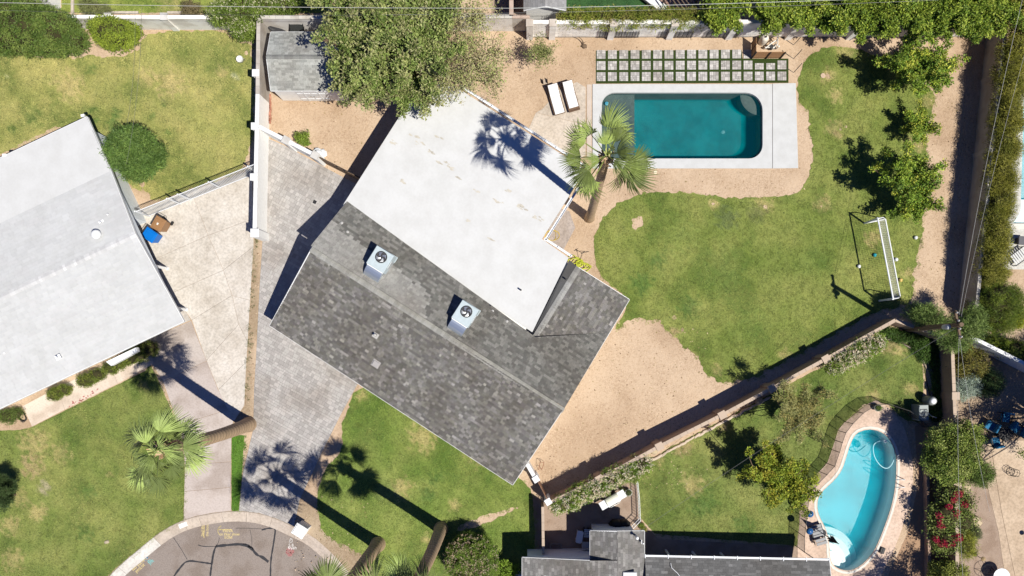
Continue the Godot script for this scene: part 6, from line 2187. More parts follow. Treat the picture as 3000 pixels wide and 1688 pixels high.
	var wo := bush("oleander_bush", "oleander with pale flowers at the top end of the long wall", "bush", G(705, 80), wob, narrow, 0.8, 1.2, [Color(0.12, 0.17, 0.03), Color(0.16, 0.22, 0.04), Color(0.09, 0.14, 0.02)], "", 0.3, 0.65)
	flowers(wo, wob, 420, [Color(0.6, 0.58, 0.4), Color(0.55, 0.55, 0.35)], 0.05)
	bush("round_bush", "scrubby bush behind the top left wall", "bush", G(275, 45), [E(275,22,1.2,0.9,0.8,0.4,90)], narrow, 0.7, 1.1, [Color(0.12, 0.14, 0.05), Color(0.16, 0.17, 0.07)], "", 0.4, 0.4)
	bush("round_bush", "reddish scrub behind the wall left of the pale oleander", "bush", G(560, 45), [E(560,25,1.0,0.6,0.7,0.4,50)], narrow, 0.7, 1.1, [Color(0.12, 0.10, 0.05), Color(0.16, 0.13, 0.07)], "", 0.4, 0.4)
	tree("garden_tree", "dark green tree beside the pale roof edge", "tree", G(400, 470), 1.2, 0.1, [E(390,420,2.4,1.1,1.0,0.9,260), E(370,455,2.3,1.0,0.9,0.9,220), E(425,450,2.2,1.0,0.9,0.9,220), E(345,440,2.2,0.7,0.8,0.7,120), E(400,500,1.8,0.9,0.8,0.6,130), E(450,470,1.8,0.55,0.6,0.5,60)], narrow, 0.9, 1.3, [Color(0.075, 0.13, 0.03), Color(0.10, 0.17, 0.04), Color(0.055, 0.10, 0.02), Color(0.14, 0.21, 0.05)], "", 0.3, 2)
	var pl := [[412,1034,0.8,0.6,"boxwood hedge nearest the palm shadow below the pale roof"], [348,1066,0.85,0.45,"long boxwood hedge under the bay window of the pale roof"], [266,1108,0.6,0.45,"middle boxwood shrub of the planter below the pale roof"], [172,1150,0.5,0.42,"small boxwood shrub by the walk joint below the pale roof"]]
	for a in pl:
		var ang := deg_to_rad(-26)
		var bl := []
		for k in 3: bl.append(E(a[0] + (k - 1) * 17 * a[2] / 0.5 * cos(ang), a[1] + (k - 1) * 17 * a[2] / 0.5 * sin(ang), 0.45, a[3], 0.42, a[3] * 0.8, 65))
		bush("boxwood_shrub", a[4], "shrub", G(a[0], a[1]), bl, small, 0.5, 0.8, [Color(0.13, 0.16, 0.025), Color(0.17, 0.2, 0.035), Color(0.09, 0.12, 0.02)], "boxwood shrubs below the pale roof", 0.22, 0.82)
	bush("round_bush", "low green shrub at the left edge below the pale roof", "bush", G(28, 1222), [E(20,1220,0.4,0.6,0.4,0.45,60), E(48,1212,0.35,0.4,0.35,0.3,30)], small, 0.6, 0.9, [Color(0.10, 0.14, 0.03)], "", 0.3, 0.7)
	tree("conifer", "dark conifer at the left edge of the front lawn", "tree", G(45, 1450), 1.0, 0.08, spokes(0, 1438, 1.5, 0.9, 14, 1.1, 1.3), feather, 1.0, 1.4, [Color(0.035, 0.06, 0.02), Color(0.05, 0.08, 0.025)], "", 0.45, 3)
	bush("young_plant", "small young plant on the bare ground behind the white wall", "plant", G(886, 418), [E(886,405,0.5,0.42,0.35,0.42,40), E(895,418,0.3,0.2,0.2,0.2,10)], broad, 0.5, 0.8, [Color(0.14, 0.2, 0.03)], "", 0.5, 0.0)
	# shrubs at the bottom edge
	var rb := [E(1380,1640,1.5,1.5,1.35,1.5,1500)]
	var rbo := bush("round_bush", "large round clipped bush with pink flecks at the bottom edge", "bush", G(1382, 1620), rb, small, 0.55, 0.8, [Color(0.12, 0.19, 0.03), Color(0.17, 0.24, 0.04), Color(0.08, 0.13, 0.02)], "", 0.15, 0.86)
	flowers(rbo, rb, 480, [Color(0.55, 0.40, 0.30), Color(0.55, 0.47, 0.34)], 0.045)
	bush("round_bush", "bright green shrub between the round bush and the lower house", "bush", G(1478, 1665), [E(1478,1672,1.0,0.6,0.7,0.6,90), E(1500,1680,0.8,0.4,0.5,0.5,40)], broad, 0.6, 0.9, [Color(0.12, 0.2, 0.02), Color(0.16, 0.24, 0.03)], "", 0.4, 0.5)
	# weeds along the strip of bare soil
	var ws := []
	var wc := []
	for i in 70:
		var p := G(rng.randf_range(742, 758) - (0.03 * 0), rng.randf_range(700, 1180))
		var fy := (p.z / UNIT + 1010 - 700) / 480.0
		p.x -= fy * 0.55
		ws.append(Transform3D(Basis(Vector3.UP, rng.randf() * TAU).scaled(Vector3.ONE * rng.randf_range(0.2, 0.5)), p + Vector3(0, 0.04, 0)))
		wc.append(Color(0.10, 0.14, 0.04) * rng.randf_range(0.8, 1.4))
	var wd := many("weeds", narrow, M.leaf, ws, wc)
	wd.set_meta("label", "scattered weeds in the bare strip between the driveways")
	wd.set_meta("category", "weeds")

# ---------------------------------------------------------------- things
func rot(deg: float) -> Basis:
	return Basis(Vector3.UP, deg_to_rad(deg))
# local builder: boxes placed in a thing's own turned frame
func lbox(b: MB, t: Node3D, bs: Basis, o: Vector3, s: Vector3, bev := 0.0, extra := Basis.IDENTITY) -> void:
	b.box(origin[t] + bs * o, s, bs * extra, bev)
func ltube(b: MB, t: Node3D, bs: Basis, pts: Array, r: float, sides := 6) -> void:
	var p := []
	var q := []
	for v in pts:
		p.append(origin[t] + bs * v); q.append(r)
	b.tube(p, q, sides)
func part(t: Node3D, called: String, bs: Basis, boxes: Array, m: Material, c := Color.WHITE, bev := 0.0) -> MeshInstance3D:
	var b := MB.new()
	b.col = c
	for x in boxes: lbox(b, t, bs, x[0], x[1], bev)
	return obj(called, b, m, t)

func make_things() -> void:
	loungers()
	pool_pump()
	goal()
	bins()
	mailbox()
	barbecue()
	yard_bits()
	kidney_pool_things()
	east_patio()
	south_yard()
	pole_and_wires()
	far_things()

func loungers() -> void:
	var spots := [[1627, 288, "white cushioned lounger farther from the pool"], [1670, 279, "white cushioned lounger nearer the pool with bare wicker foot"]]
	for k in 2:
		var t := thing("sun_lounger", spots[k][2], "sun lounger", G(spots[k][0] + 1, spots[k][1] + 7), "sun loungers on the patio slab")
		var bs := rot(16)
		var L := 1.72
		var W := 0.56
		var wick := Color(0.16, 0.10, 0.065)
		part(t, "frame", bs, [[Vector3(-W / 2 - 0.03, 0.24, 0), Vector3(0.05, 0.1, L)], [Vector3(W / 2 + 0.03, 0.24, 0), Vector3(0.05, 0.1, L)], [Vector3(0, 0.24, L / 2), Vector3(W + 0.1, 0.1, 0.05)], [Vector3(0, 0.24, -L / 2), Vector3(W + 0.1, 0.1, 0.05)], [Vector3(0, 0.27, 0.2), Vector3(W, 0.03, L - 0.5)]], M.wood, wick)
		for q in [[-1, -1], [1, -1], [-1, 1], [1, 1]]:
			part(t, "leg", bs, [[Vector3(q[0] * (W / 2), 0.1, q[1] * (L / 2 - 0.1)), Vector3(0.05, 0.2, 0.05)]], M.wood, wick)
		var seg := [0.42, 0.42] if k == 0 else [0.42, 0.34]
		var z := -0.12
		for i in 3:   # flat seat cushions
			var ln: float = 0.33 if k == 0 else 0.27
			part(t, "cushion", bs, [[Vector3(0, 0.335, z + ln / 2), Vector3(W, 0.09, ln - 0.008)]], M.cloth, Color(0.72, 0.72, 0.72), 0.02)
			z += ln
		var b := MB.new()
		b.col = Color(0.72, 0.72, 0.72)
		var tilt := Basis(Vector3.RIGHT, deg_to_rad(24))
		for i in 2: b.box(origin[t] + bs * (Vector3(0, 0.33, -0.13) + tilt * Vector3(0, 0.02, -0.19 - 0.37 * i)), Vector3(W, 0.09, 0.362), bs * tilt, 0.02)
		obj("back_cushion", b, M.cloth, t)
		b = MB.new()
		b.col = wick
		b.box(origin[t] + bs * (Vector3(0, 0.28, -0.13) + tilt * Vector3(0, 0, -0.38)), Vector3(W + 0.06, 0.03, 0.78), bs * tilt)
		ltube(b, t, bs, [Vector3(-W / 2, 0.1, -0.75), Vector3(-W / 2, 0.55, -0.72)], 0.018)
		ltube(b, t, bs, [Vector3(W / 2, 0.1, -0.75), Vector3(W / 2, 0.55, -0.72)], 0.018)
		obj("backrest_frame", b, M.wood, t)
	var c := thing("wicker_crate", "small dark open crate on the sand above the loungers", "crate", G(1597, 240))
	part(c, "side", rot(8), [[Vector3(-0.13, 0.15, 0), Vector3(0.02, 0.3, 0.26)], [Vector3(0.13, 0.15, 0), Vector3(0.02, 0.3, 0.26)]], M.wood, Color(0.10, 0.07, 0.05))
	part(c, "base", rot(8), [[Vector3(0, 0.03, 0), Vector3(0.26, 0.03, 0.26)]], M.wood, Color(0.42, 0.36, 0.3))

func pool_pump() -> void:
	var t := thing("timber_screen", "L-shaped slatted timber screen round the pool pump", "screen", G(2201, 172))
	var A := G2(2216, 152, 1.1); var B := G2(2302, 152, 1.1); var C := G2(2216, 108, 1.1)
	for e in [[A, B, 2], [A, C, 1]]:
		var a: Vector2 = e[0]
		var b: Vector2 = e[1]
		for i in 9:
			var m := MB.new()
			m.col = Color(0.36, 0.20, 0.10) * rng.randf_range(0.8, 1.2)
			m.bar(V(a, 0.1 + i * 0.118), V(b, 0.1 + i * 0.118), 0.022, 0.1)
			obj("slat", m, M.wood, t)
		for k in 3:
			var m := MB.new()
			m.box(V(a.lerp(b, k / 2.0), 0.56) + Vector3(0, 0, 0.03 if e[2] == 2 else 0.0), Vector3(0.05, 1.12, 0.05))
			obj("post", m, M.black, t)
	t = thing("pool_filter", "white pool filter tank behind the timber screen", "pool filter", G(2232, 124))
	var o: Vector3 = origin[t]
	var m := MB.new()
	m.col = Color(0.62, 0.58, 0.5)
	m.lathe(o, [[0.0, 0.0], [0.21, 0.0], [0.23, 0.1], [0.23, 0.42], [0.24, 0.43], [0.24, 0.48], [0.23, 0.5], [0.22, 0.72], [0.15, 0.83], [0.05, 0.86], [0.0, 0.86]], 20)
	obj("tank", m, M.plastic, t)
	m = MB.new()
	m.lathe(o + Vector3(0, 0.86, 0), [[0.05, 0.0], [0.05, 0.08], [0.03, 0.1], [0.0, 0.1]], 10)
	m.box(o + Vector3(0, 0.9, 0), Vector3(0.16, 0.025, 0.03), rot(30))
	obj("valve", m, M.black, t)
	t = thing("pool_pump", "pool pump with white plastic pipes beside the filter tank", "pump", G(2255, 135))
	o = origin[t]
	m = MB.new()
	m.col = Color(0.04, 0.04, 0.045)
	m.tube([o + Vector3(-0.15, 0.2, 0.15), o + Vector3(0.3, 0.2, 0.15)], [0.1, 0.1], 12)
	m.lathe(o + Vector3(0.0, 0.1, 0.15), [[0.13, 0.0], [0.13, 0.28], [0.1, 0.3], [0.0, 0.3]], 12)
	obj("motor", m, M.plastic, t)
	m = MB.new()
	m.col = Color(0.66, 0.64, 0.6)
	for r in [[[-0.3,.3,.22], [-0.1,.42,.05], [0.2,.5,-.14], [0.35,.5,-.22]], [[-.32,.1,.2], [-.32,.32,.2], [-.1,.36,.2]], [[.1,.1,.25], [.1,.45,.25], [.34,.45,.05]], [[.3,.1,-.2], [.3,.6,-.2], [.3,.6,.1]], [[.2,.08,.05], [.2,.5,.05], [.38,.52,.2], [.38,.1,.2]]]:
		var pts := []
		var rr := []
		for q in r:
			pts.append(o + Vector3(q[0], q[1], q[2])); rr.append(0.035)
		m.tube(pts, rr, 8)
	for q in [[.3,.6,-.25], [.38,.52,.2], [-.32,.32,.2], [.1,.45,.25]]: m.ball(o + Vector3(q[0], q[1], q[2]), Vector3(0.06, 0.06, 0.06), 10)
	obj("pipework", m, M.plastic, t)

func goal() -> void:
	var t := thing("soccer_goal", "white tube soccer goal with net on the rear lawn", "goal", G(2600, 770))
	var H := 1.95
	var c0 := G(2572, 640, H); var c1 := G(2617, 876, H)
	var f0 := Vector3(c0.x, 0.04, c0.z) ; var f1 := Vector3(c1.x, 0.04, c1.z)
	var b0 := G(2600, 640, 0.04); var b1 := G(2640, 876, 0.04)
	var side := (c1 - c0).normalized()
	var back := Vector3(-side.z, 0, side.x)
	if back.x < 0: back = -back
	var g0 := f0 + back * 1.25; var g1 := f1 + back * 1.25
	var m := MB.new()
	m.tube([c0, c1], [0.045, 0.045], 10)
	obj("crossbar", m, M.iron_white, t)
	for e in [[f0, c0], [f1, c1]]:
		m = MB.new()
		m.tube([e[0], e[1]], [0.055, 0.055], 10)
		obj("upright", m, M.iron_white, t)
	for e in [[f0, g0], [f1, g1], [g0, g1]]:
		m = MB.new()
		m.tube([e[0], e[1]], [0.04, 0.04], 8)
		obj("ground_bar", m, M.iron_white, t)
	for e in [[c0, g0], [c1, g1]]:
		m = MB.new()
		m.tube([e[0] + Vector3(0, 0, 0), e[0] + back * 0.35 - Vector3(0, 0.1, 0), e[1]], [0.03, 0.03, 0.03], 8)
		obj("brace", m, M.iron_white, t)
	m = MB.new()
	for i in 37:
		var p := c0.lerp(c1, i / 36.0)
		var q := g0.lerp(g1, i / 36.0)
		m.tube([p, p.lerp(q, 0.5) - Vector3(0, 0.12, 0), q], [0.005, 0.005, 0.005], 3, false)
	for i in range(1, 14):
		var f := i / 14.0
		m.tube([c0.lerp(g0, f) - Vector3(0, 0.24 * f * (1 - f), 0), c0.lerp(g0, f).lerp(c1.lerp(g1, f), 0.5) - Vector3(0, 0.7 * f * (1 - f), 0), c1.lerp(g1, f) - Vector3(0, 0.24 * f * (1 - f), 0)], [0.005, 0.005, 0.005], 3, false)
	stuff(obj("net", m, M.net, t))
	for a in [[2681,697,Color(0.68,0.7,0.7),"white soccer ball behind the goal near the bare soil"], [2624,761,Color(0.68,0.7,0.7),"white soccer ball lying against the back of the goal"], [2515,781,Color(0.68,0.7,0.7),"white soccer ball on the lawn in front of the goal"], [2561,748,Color(0.02,0.30,0.36),"teal ball on the lawn in front of the goal"], [2637,821,Color(0.6,0.42,0.14),"yellow ball at the bottom end of the goal net"]]:
		var bt := thing("ball", a[3], "ball", G(a[0], a[1]), "balls round the goal")
		m = MB.new()
		m.col = a[2]
		m.ball(origin[bt] + Vector3(0, 0.11, 0), Vector3(0.11, 0.11, 0.11), 16)
		obj("skin", m, M.plastic, bt)
		m = MB.new()
		m.col = a[2] * 0.25
		for d in [Vector3(0.4, 0.9, 0.2), Vector3(-0.6, 0.6, 0.5), Vector3(0.1, 0.5, -0.9), Vector3(0.9, 0.3, 0.5)]:
			var n: Vector3 = d.normalized()
			m.ball(origin[bt] + Vector3(0, 0.11, 0) + n * 0.086, Vector3(0.034, 0.034, 0.034), 6)
		obj("patch", m, M.plastic, bt)

func bins() -> void:
	for a in [[463, 655, -30.0, Color(0.26, 0.145, 0.07), "tan wheeled bin beside the white picket fence"], [437, 688, 55.0, Color(0.0, 0.13, 0.48), "blue wheeled bin half under the pale roof"]]:
		var t := thing("wheeled_bin", a[4], "bin", G(a[0], a[1], 1.05) - Vector3(0, 1.05, 0), "wheeled bins by the carport")
		var bs := rot(a[2])
		var b := MB.new()
		b.col = a[3]
		var lo := []
		var hi := []
		for q in [[-1, -1], [1, -1], [1, 1], [-1, 1]]:
			lo.append(origin[t] + bs * Vector3(q[0] * 0.24, 0.06, q[1] * 0.27)); hi.append(origin[t] + bs * Vector3(q[0] * 0.31, 1.0, q[1] * 0.36))
		for k in 4: b.quad(lo[k], hi[k], hi[(k + 1) % 4], lo[(k + 1) % 4])
		obj("body", b, M.plastic, t)
		part(t, "rim", bs, [[Vector3(0, 0.99, 0), Vector3(0.66, 0.05, 0.76)]], M.plastic, a[3] * 0.85, 0.01)
		b = MB.new()
		b.col = a[3]
		lbox(b, t, bs, Vector3(0, 1.04, 0.01), Vector3(0.65, 0.06, 0.77), 0.03)
		lbox(b, t, bs, Vector3(0, 1.078, 0.03), Vector3(0.46, 0.025, 0.56), 0.02)
		var lid := obj("lid", b, M.plastic, t)
		b = MB.new()
		b.col = Color(0.7, 0.7, 0.66)
		for k in 2: lbox(b, t, bs, Vector3(-0.03 + 0.05 * k, 1.094, 0.03), Vector3(0.035, 0.004, 0.13))
		lbox(b, t, bs, Vector3(0, 1.0945, 0.0), Vector3(0.11, 0.004, 0.03))
		if a[3].r > 0.1: obj("lid_print", b, M.chalk, lid)
		b = MB.new()
		ltube(b, t, bs, [Vector3(-0.3, 0.95, -0.4), Vector3(-0.3, 1.0, -0.46), Vector3(0.3, 1.0, -0.46), Vector3(0.3, 0.95, -0.4)], 0.02)
		obj("handle", b, M.black, t)
		for s in [-1, 1]:
			b = MB.new()
			b.tube([origin[t] + bs * Vector3(s * 0.27, 0.13, -0.32), origin[t] + bs * Vector3(s * 0.33, 0.13, -0.32)], [0.13, 0.13], 14)
			obj("wheel", b, M.black, t)

func mailbox() -> void:
	var t := thing("mailbox_pillar", "white mailbox pillar at the kerb beside the paver driveway", "mailbox", G(892, 1544))
	var bs := rot(-32)
	part(t, "pillar", bs, [[Vector3(0, 0.5, 0), Vector3(0.62, 1.1, 0.56)]], M.stucco, Color.WHITE)
	part(t, "cap", bs, [[Vector3(0, 1.09, 0), Vector3(0.74, 0.08, 0.68)], [Vector3(0, 1.16, 0), Vector3(0.6, 0.06, 0.54)]], M.stucco, Color.WHITE, 0.02)
	part(t, "mail_door", bs, [[Vector3(0, 0.85, 0.285), Vector3(0.3, 0.22, 0.02)]], M.black)

func barbecue() -> void:
	var t := thing("barbecue", "silver gas barbecue with side shelves beside the flowering hedge", "barbecue", G(1790, 1456))
	var bs := rot(30)
	part(t, "cart", bs, [[Vector3(0, 0.42, 0), Vector3(0.72, 0.62, 0.5)]], M.dark)
	for s in [-1, 1]:
		part(t, "side_shelf", bs, [[Vector3(s * 0.6, 0.88, 0.02), Vector3(0.42, 0.04, 0.48)]], M.white, Color(0.95, 0.97, 1.0), 0.01)
	part(t, "control_panel", bs, [[Vector3(0, 0.83, 0.27), Vector3(0.78, 0.14, 0.05)]], M.steel)
	var b := MB.new()
	b.col = Color(0.62, 0.62, 0.52)
	var prev := []
	for i in 8:
		var a := PI * i / 7.0
		var pr := [origin[t] + bs * Vector3(-0.39, 0.88 + 0.22 * sin(a), -0.26 * cos(a)), origin[t] + bs * Vector3(0.39, 0.88 + 0.22 * sin(a), -0.26 * cos(a))]
		if prev: b.quad(prev[0], pr[0], pr[1], prev[1])
		prev = pr
	obj("lid", b, M.plastic, t)
	b = MB.new()
	ltube(b, t, bs, [Vector3(-0.3, 0.98, 0.28), Vector3(-0.3, 0.98, 0.33), Vector3(0.3, 0.98, 0.33), Vector3(0.3, 0.98, 0.28)], 0.016)
	obj("handle", b, M.steel, t)
	for i in 4:
		b = MB.new()
		b.tube([origin[t] + bs * Vector3(-0.27 + 0.18 * i, 0.83, 0.29), origin[t] + bs * Vector3(-0.27 + 0.18 * i, 0.83, 0.34)], [0.025, 0.025], 8)
		obj("knob", b, M.black, t)
	for q in [[-1, -1], [1, -1], [-1, 1], [1, 1]]:
		part(t, "caster", bs, [[Vector3(q[0] * 0.3, 0.055, q[1] * 0.2), Vector3(0.05, 0.11, 0.08)]], M.black)

func hose(called: String, label: String, cat: String, pts: Array, r: float, c: Color, m: Material) -> void:
	var b := MB.new()
	b.col = c
	var rr := []
	for p in pts: rr.append(r)
	b.tube(pts, rr, 6)
	single(called, label, cat, b, m, pts[0])

func disc(called: String, label: String, cat: String, x: float, y: float, r: float, h: float, c: Color, y0 := 0.0) -> void:
	var b := MB.new()
	b.col = c
	b.lathe(G(x, y, y0), [[0.0, -0.02], [r, -0.02], [r, h * 0.8], [r * 0.92, h], [r * 0.8, h], [r * 0.78, h * 0.9], [0.0, h * 0.92]], 18)
	single(called, label, cat, b, M.plastic, G(x, y, y0))

func pot(label: String, x: float, y: float, r: float, h: float, c: Color, leafc: Color) -> void:
	var t := thing("plant_pot", label, "plant pot", G(x, y))
	var b := MB.new()
	b.col = c
	b.lathe(origin[t], [[0.0, 0.0], [r * 0.7, 0.0], [r, h], [r * 1.08, h], [r * 1.08, h + 0.03], [r * 0.9, h + 0.03], [r * 0.88, h - 0.04]], 16)
	obj("pot", b, M.plastic, t)
	b = MB.new()
	b.lathe(origin[t], [[r * 0.9, h - 0.05], [0.0, h - 0.045]], 16)
	obj("soil", b, M.dark, t)
	leafy(t, "foliage", [[origin[t] + Vector3(0, h + 0.12, 0), Vector3(r, 0.2, r), 10]], clumps["small"], 0.4, 0.7, [leafc], M.leaf, 0.5)

func rock(called: String, label: String, x: float, y: float, s: Vector3, c: Color, turn := 0.0) -> void:
	var b := MB.new()
	b.col = c
	b.ball(G(x, y) + Vector3(0, s.y * 0.5, 0), s, 12, 0.55, nz)
	single(called, label, "rock", b, M.stone, G(x, y))

func yard_bits() -> void:
	# green hose heap at the wing corner and yellow hose by the flat roof
	var pts := []
	for i in 150:
		var a := i * 0.42
		var f := i / 150.0
		pts.append(G(lerpf(1676, 1716, f), lerpf(760, 786, f)) + Vector3(cos(a) * (0.28 + 0.1 * sin(i * 0.9)), 0.03 + 0.14 * absf(sin(i * 0.37)), sin(a) * (0.2 + 0.08 * sin(i * 0.7))))
	hose("garden_hose", "heap of bright lime garden hose at the corner of the grey roof", "hose", pts, 0.022, Color(0.42, 0.46, 0.04), M.rubber)
	pts = []
	for i in 60:
		var a := i * 0.33
		pts.append(G(1618, 690) + Vector3(cos(a) * (0.2 + 0.25 * absf(sin(i * 0.11))), 0.04 + 0.03 * sin(i * 0.5), sin(a) * 0.3))
	hose("garden_hose", "loose yellow hose in the corner beside the flat roof", "hose", pts, 0.012, Color(0.5, 0.36, 0.04), M.rubber)
	var t := thing("tripod_sprinkler", "black tripod sprinkler on the dirt beside the lime hose", "sprinkler", G(1704, 745))
	for a in [20.0, 140.0, 255.0]:
		var b := MB.new()
		ltube(b, t, rot(a), [Vector3(0, 0.62, 0), Vector3(0.45, 0.01, 0)], 0.014)
		obj("leg", b, M.black, t)
	var hb := MB.new()
	ltube(hb, t, rot(0), [Vector3(0, 0.58, 0), Vector3(0, 0.8, 0)], 0.02)
	ltube(hb, t, rot(30), [Vector3(-0.1, 0.8, 0), Vector3(0.16, 0.82, 0)], 0.018)
	obj("head", hb, M.black, t)
	t = thing("wire_stand", "rusty wire stand on the bare dirt near the brown gate", "stand", G(1585, 1366))
	hb = MB.new()
	for r in [[[-.08,0,-.3], [-.08,.5,-.3], [.12,.5,-.3], [.12,0,-.3]], [[-.1,.5,-.3], [-.12,.35,.1], [-.1,0,.25]], [[.12,.5,-.3], [.08,.3,.1], [.06,0,.2]], [[-.11,.36,.08], [.09,.32,.08]]]:
		var pl := []
		for q in r: pl.append(Vector3(q[0], q[1], q[2]))
		ltube(hb, t, rot(-10), pl, 0.012)
	obj("wire_frame", hb, tinted(M.plastic, Color(0.22, 0.06, 0.03)), t)
	disc("valve_cover", "round tan irrigation cover in the lawn right of the pads", "cover", 2411, 222, 0.15, 0.05, Color(0.45, 0.33, 0.25))
	disc("skimmer_cover", "pale round skimmer cover on the dirt below the dark pool", "cover", 1920, 505, 0.11, 0.03, Color(0.6, 0.52, 0.38))
	t = thing("bucket", "white bucket on the lawn left of the long wall", "bucket", G(707, 178))
	hb = MB.new()
	hb.col = Color(0.62, 0.62, 0.6)
	hb.lathe(origin[t], [[0.0, 0.0], [0.15, 0.0], [0.19, 0.32], [0.2, 0.32], [0.2, 0.34], [0.18, 0.34], [0.17, 0.26], [0.0, 0.26]], 20)
	obj("pail", hb, M.plastic, t)
	hb = MB.new()
	ltube(hb, t, rot(20), [Vector3(0.18, 0.3, 0), Vector3(0.3, 0.2, 0.1), Vector3(0.2, 0.28, 0.16)], 0.01)
	obj("handle", hb, M.steel, t)
	t = thing("white_sacks", "pile of white sacks behind the timber gate", "sacks", G(938, 452))
	for q in [[-.14,.1,-.16,.24,.14,.2], [.16,.1,-.02,.26,.14,.24], [.0,.14,.2,.28,.18,.22], [-.05,.3,.02,.24,.13,.2]]:
		hb = MB.new()
		hb.col = Color(0.66, 0.69, 0.72)
		hb.ball(origin[t] + Vector3(q[0], q[1], q[2]), Vector3(q[3], q[4], q[5]), 14, 0.5, nz)
		obj("sack", hb, M.cloth, t)
	# bricks stacked along the grey wall
	t = thing("brick_stack", "stack of red bricks along the wall below the shed", "bricks", G(789, 320))
	var bm := MB.new()
	bm.box(Vector3.ZERO, Vector3(0.2, 0.06, 0.1), Basis.IDENTITY, 0.004)
	var brick := bm.mesh(Vector3.ZERO)
	var reds := [tinted(M.block, Color(0.42, 0.20, 0.14)), tinted(M.block, Color(0.50, 0.27, 0.19)), tinted(M.block, Color(0.36, 0.17, 0.12))]
	for r in 15:
		for c in 2:
			for l in (2 if r < 10 else 3):
				if rng.randf() < 0.12: continue
				inst("brick", brick, reds[rng.randi() % 3], t, Transform3D(rot(90 + rng.randf_range(-6, 6)), Vector3((c - 0.5) * 0.13 * 1.0 + rng.randf_range(-0.02, 0.02), 0.032 + 0.062 * l, (r - 7) * 0.115 * 1.8 * 0.52)).scaled_local(Vector3(1, 1, 1)))
	# junk behind the shed
	t = thing("folded_tarp", "black folded tarp in the wall corner behind the shed", "tarp", G(805, 100))
	hb = MB.new()
	hb.col = Color(0.03, 0.03, 0.035)
	for i in 7: hb.bar(G(772 + i * 2, 62 + i * 2.5, 1.2 - i * 0.1), G(838 - i * 5, 96, 0.25 + i * 0.06), 0.16, 0.05)
	obj("fold", hb, M.rubber, t)
	t = thing("screen_panel", "grey mesh screen panel leaning on the wall behind the shed", "panel", G(872, 100))
	hb = MB.new()
	hb.col = Color(0.06, 0.065, 0.065)
	hb.quad(G(850, 100, 0.1), G(893, 98, 0.1), G(884, 62, 1.5), G(846, 62, 1.5))
	hb.quad(G(893, 97, 0.08), G(850, 99, 0.08), G(846, 61, 1.48), G(884, 61, 1.48))
	obj("screen_mesh", hb, M.rubber, t)
	hb = MB.new()
	for e in [[G(850,100,.1), G(846,62,1.5)], [G(893,98,.1), G(884,62,1.5)], [G(846,62,1.5), G(884,62,1.5)], [G(850,100,.1), G(893,98,.1)]]: hb.bar(e[0], e[1], 0.04, 0.04)
	obj("screen_frame", hb, M.black, t)
	# driftwood, drip lines
	t = thing("dead_branch", "grey dead branch on the dirt between sapling and pads", "branch", G(1706, 132))
	hb = MB.new()
	hb.col = Color(2.6, 2.5, 2.4)
	limb(hb, G(1712, 136, 0.06), G(1692, 108, 0.5), 0.05, 0.012, 0.6)
	limb(hb, G(1706, 130, 0.08), G(1718, 122, 0.3), 0.035, 0.01, 0.4)
	hb.ball(G(1712, 136, 0.08), Vector3(0.16, 0.1, 0.12), 10, 0.6, nz)
	obj("wood", hb, M.bark, t)
	for k in 3:
		var yy := 108.0 + 40.5 * k
		hose("drip_line", ["black drip line bent in a V nearest the north wall", "middle black drip line bent in a V beside the pads", "black drip line bent in a V nearest the pool deck"][k], "hose", [G(2291, yy), G(2308, yy + 12, 0.01), G(2325, yy + 23.5), G(2338, yy + 10, 0.01), G(2350, yy - 4)], 0.02, Color(0.03, 0.03, 0.03), M.rubber)
	t = thing("hose_coil", "black hose coil beside the front walk at the left edge", "hose", G(68, 1222))
	hb = MB.new()
	hb.col = Color(0.03, 0.03, 0.03)
	pts = []
	for i in 70: pts.append(origin[t] + Vector3(cos(i * 0.5) * (0.2 + 0.06 * sin(i)), 0.02 + 0.002 * i, sin(i * 0.5) * (0.26 + 0.06 * cos(i * 0.8))))
	var rr := []
	for p in pts: rr.append(0.012)
	hb.tube(pts, rr, 5)
	obj("coil", hb, M.rubber, t)
	rock("stone", "lone tan stone sunk in the front lawn near the kerb", 313, 1588, Vector3(0.16, 0.06, 0.11), Color(0.9, 0.95, 1.1))
	# stones edging the neighbour's lawn along the brown wall
	t = thing("stone_edging", "line of pale edging stones below the diagonal brown wall", "edging", G(2080, 1262))
	var vs := []
	for k in 3:
		hb = MB.new()
		hb.ball(Vector3.ZERO, Vector3(0.3, 0.09, 0.1), 8, 0.5, nz)
		vs.append(hb.mesh(Vector3.ZERO))
	for i in 26:
		var f := i / 25.0
		var p := G(lerpf(1905, 2246, f), lerpf(1350, 1168, f)) + Vector3(rng.randf_range(-0.03, 0.03), 0.05, rng.randf_range(-0.04, 0.04))
		inst("edging_stone", vs[rng.randi() % 3], tinted(M.stone, Color(0.52, 0.43, 0.34)), t, Transform3D(rot(28 + rng.randf_range(-12, 12)).scaled(Vector3.ONE * rng.randf_range(0.7, 1.1)), p - origin[t]))
	rock("boulder", "white boulder by the brown wall above the flowering hedge end", 1916, 1322, Vector3(0.24, 0.16, 0.18), Color(1.3, 1.3, 1.3))
	rock("boulder", "white boulder under the twiggy olive tree by the brown wall", 2222, 1174, Vector3(0.22, 0.2, 0.3), Color(1.4, 1.45, 1.5))
	# concrete lawn edge
	pts = []
	for p in smooth(GP([2590,992, 2640,1000, 2690,1038, 2722,1090, 2730,1150, 2722,1230]), 2, false): pts.append(V(p, 0.04))
	hose("lawn_edging", "curved concrete edging between the ivy bed and lawn", "edging", pts, 0.06, Color(0.3, 0.25, 0.2), M.conc)
	# dry leaves heap near the gate foot, planter stakes
	t = thing("white_fence", "low white fence between the gravel yard and neighbour's lawn", "fence", G(1868, 1470))
	var run := GP([1863,1404, 1868,1450, 1871,1518, 1850,1540])
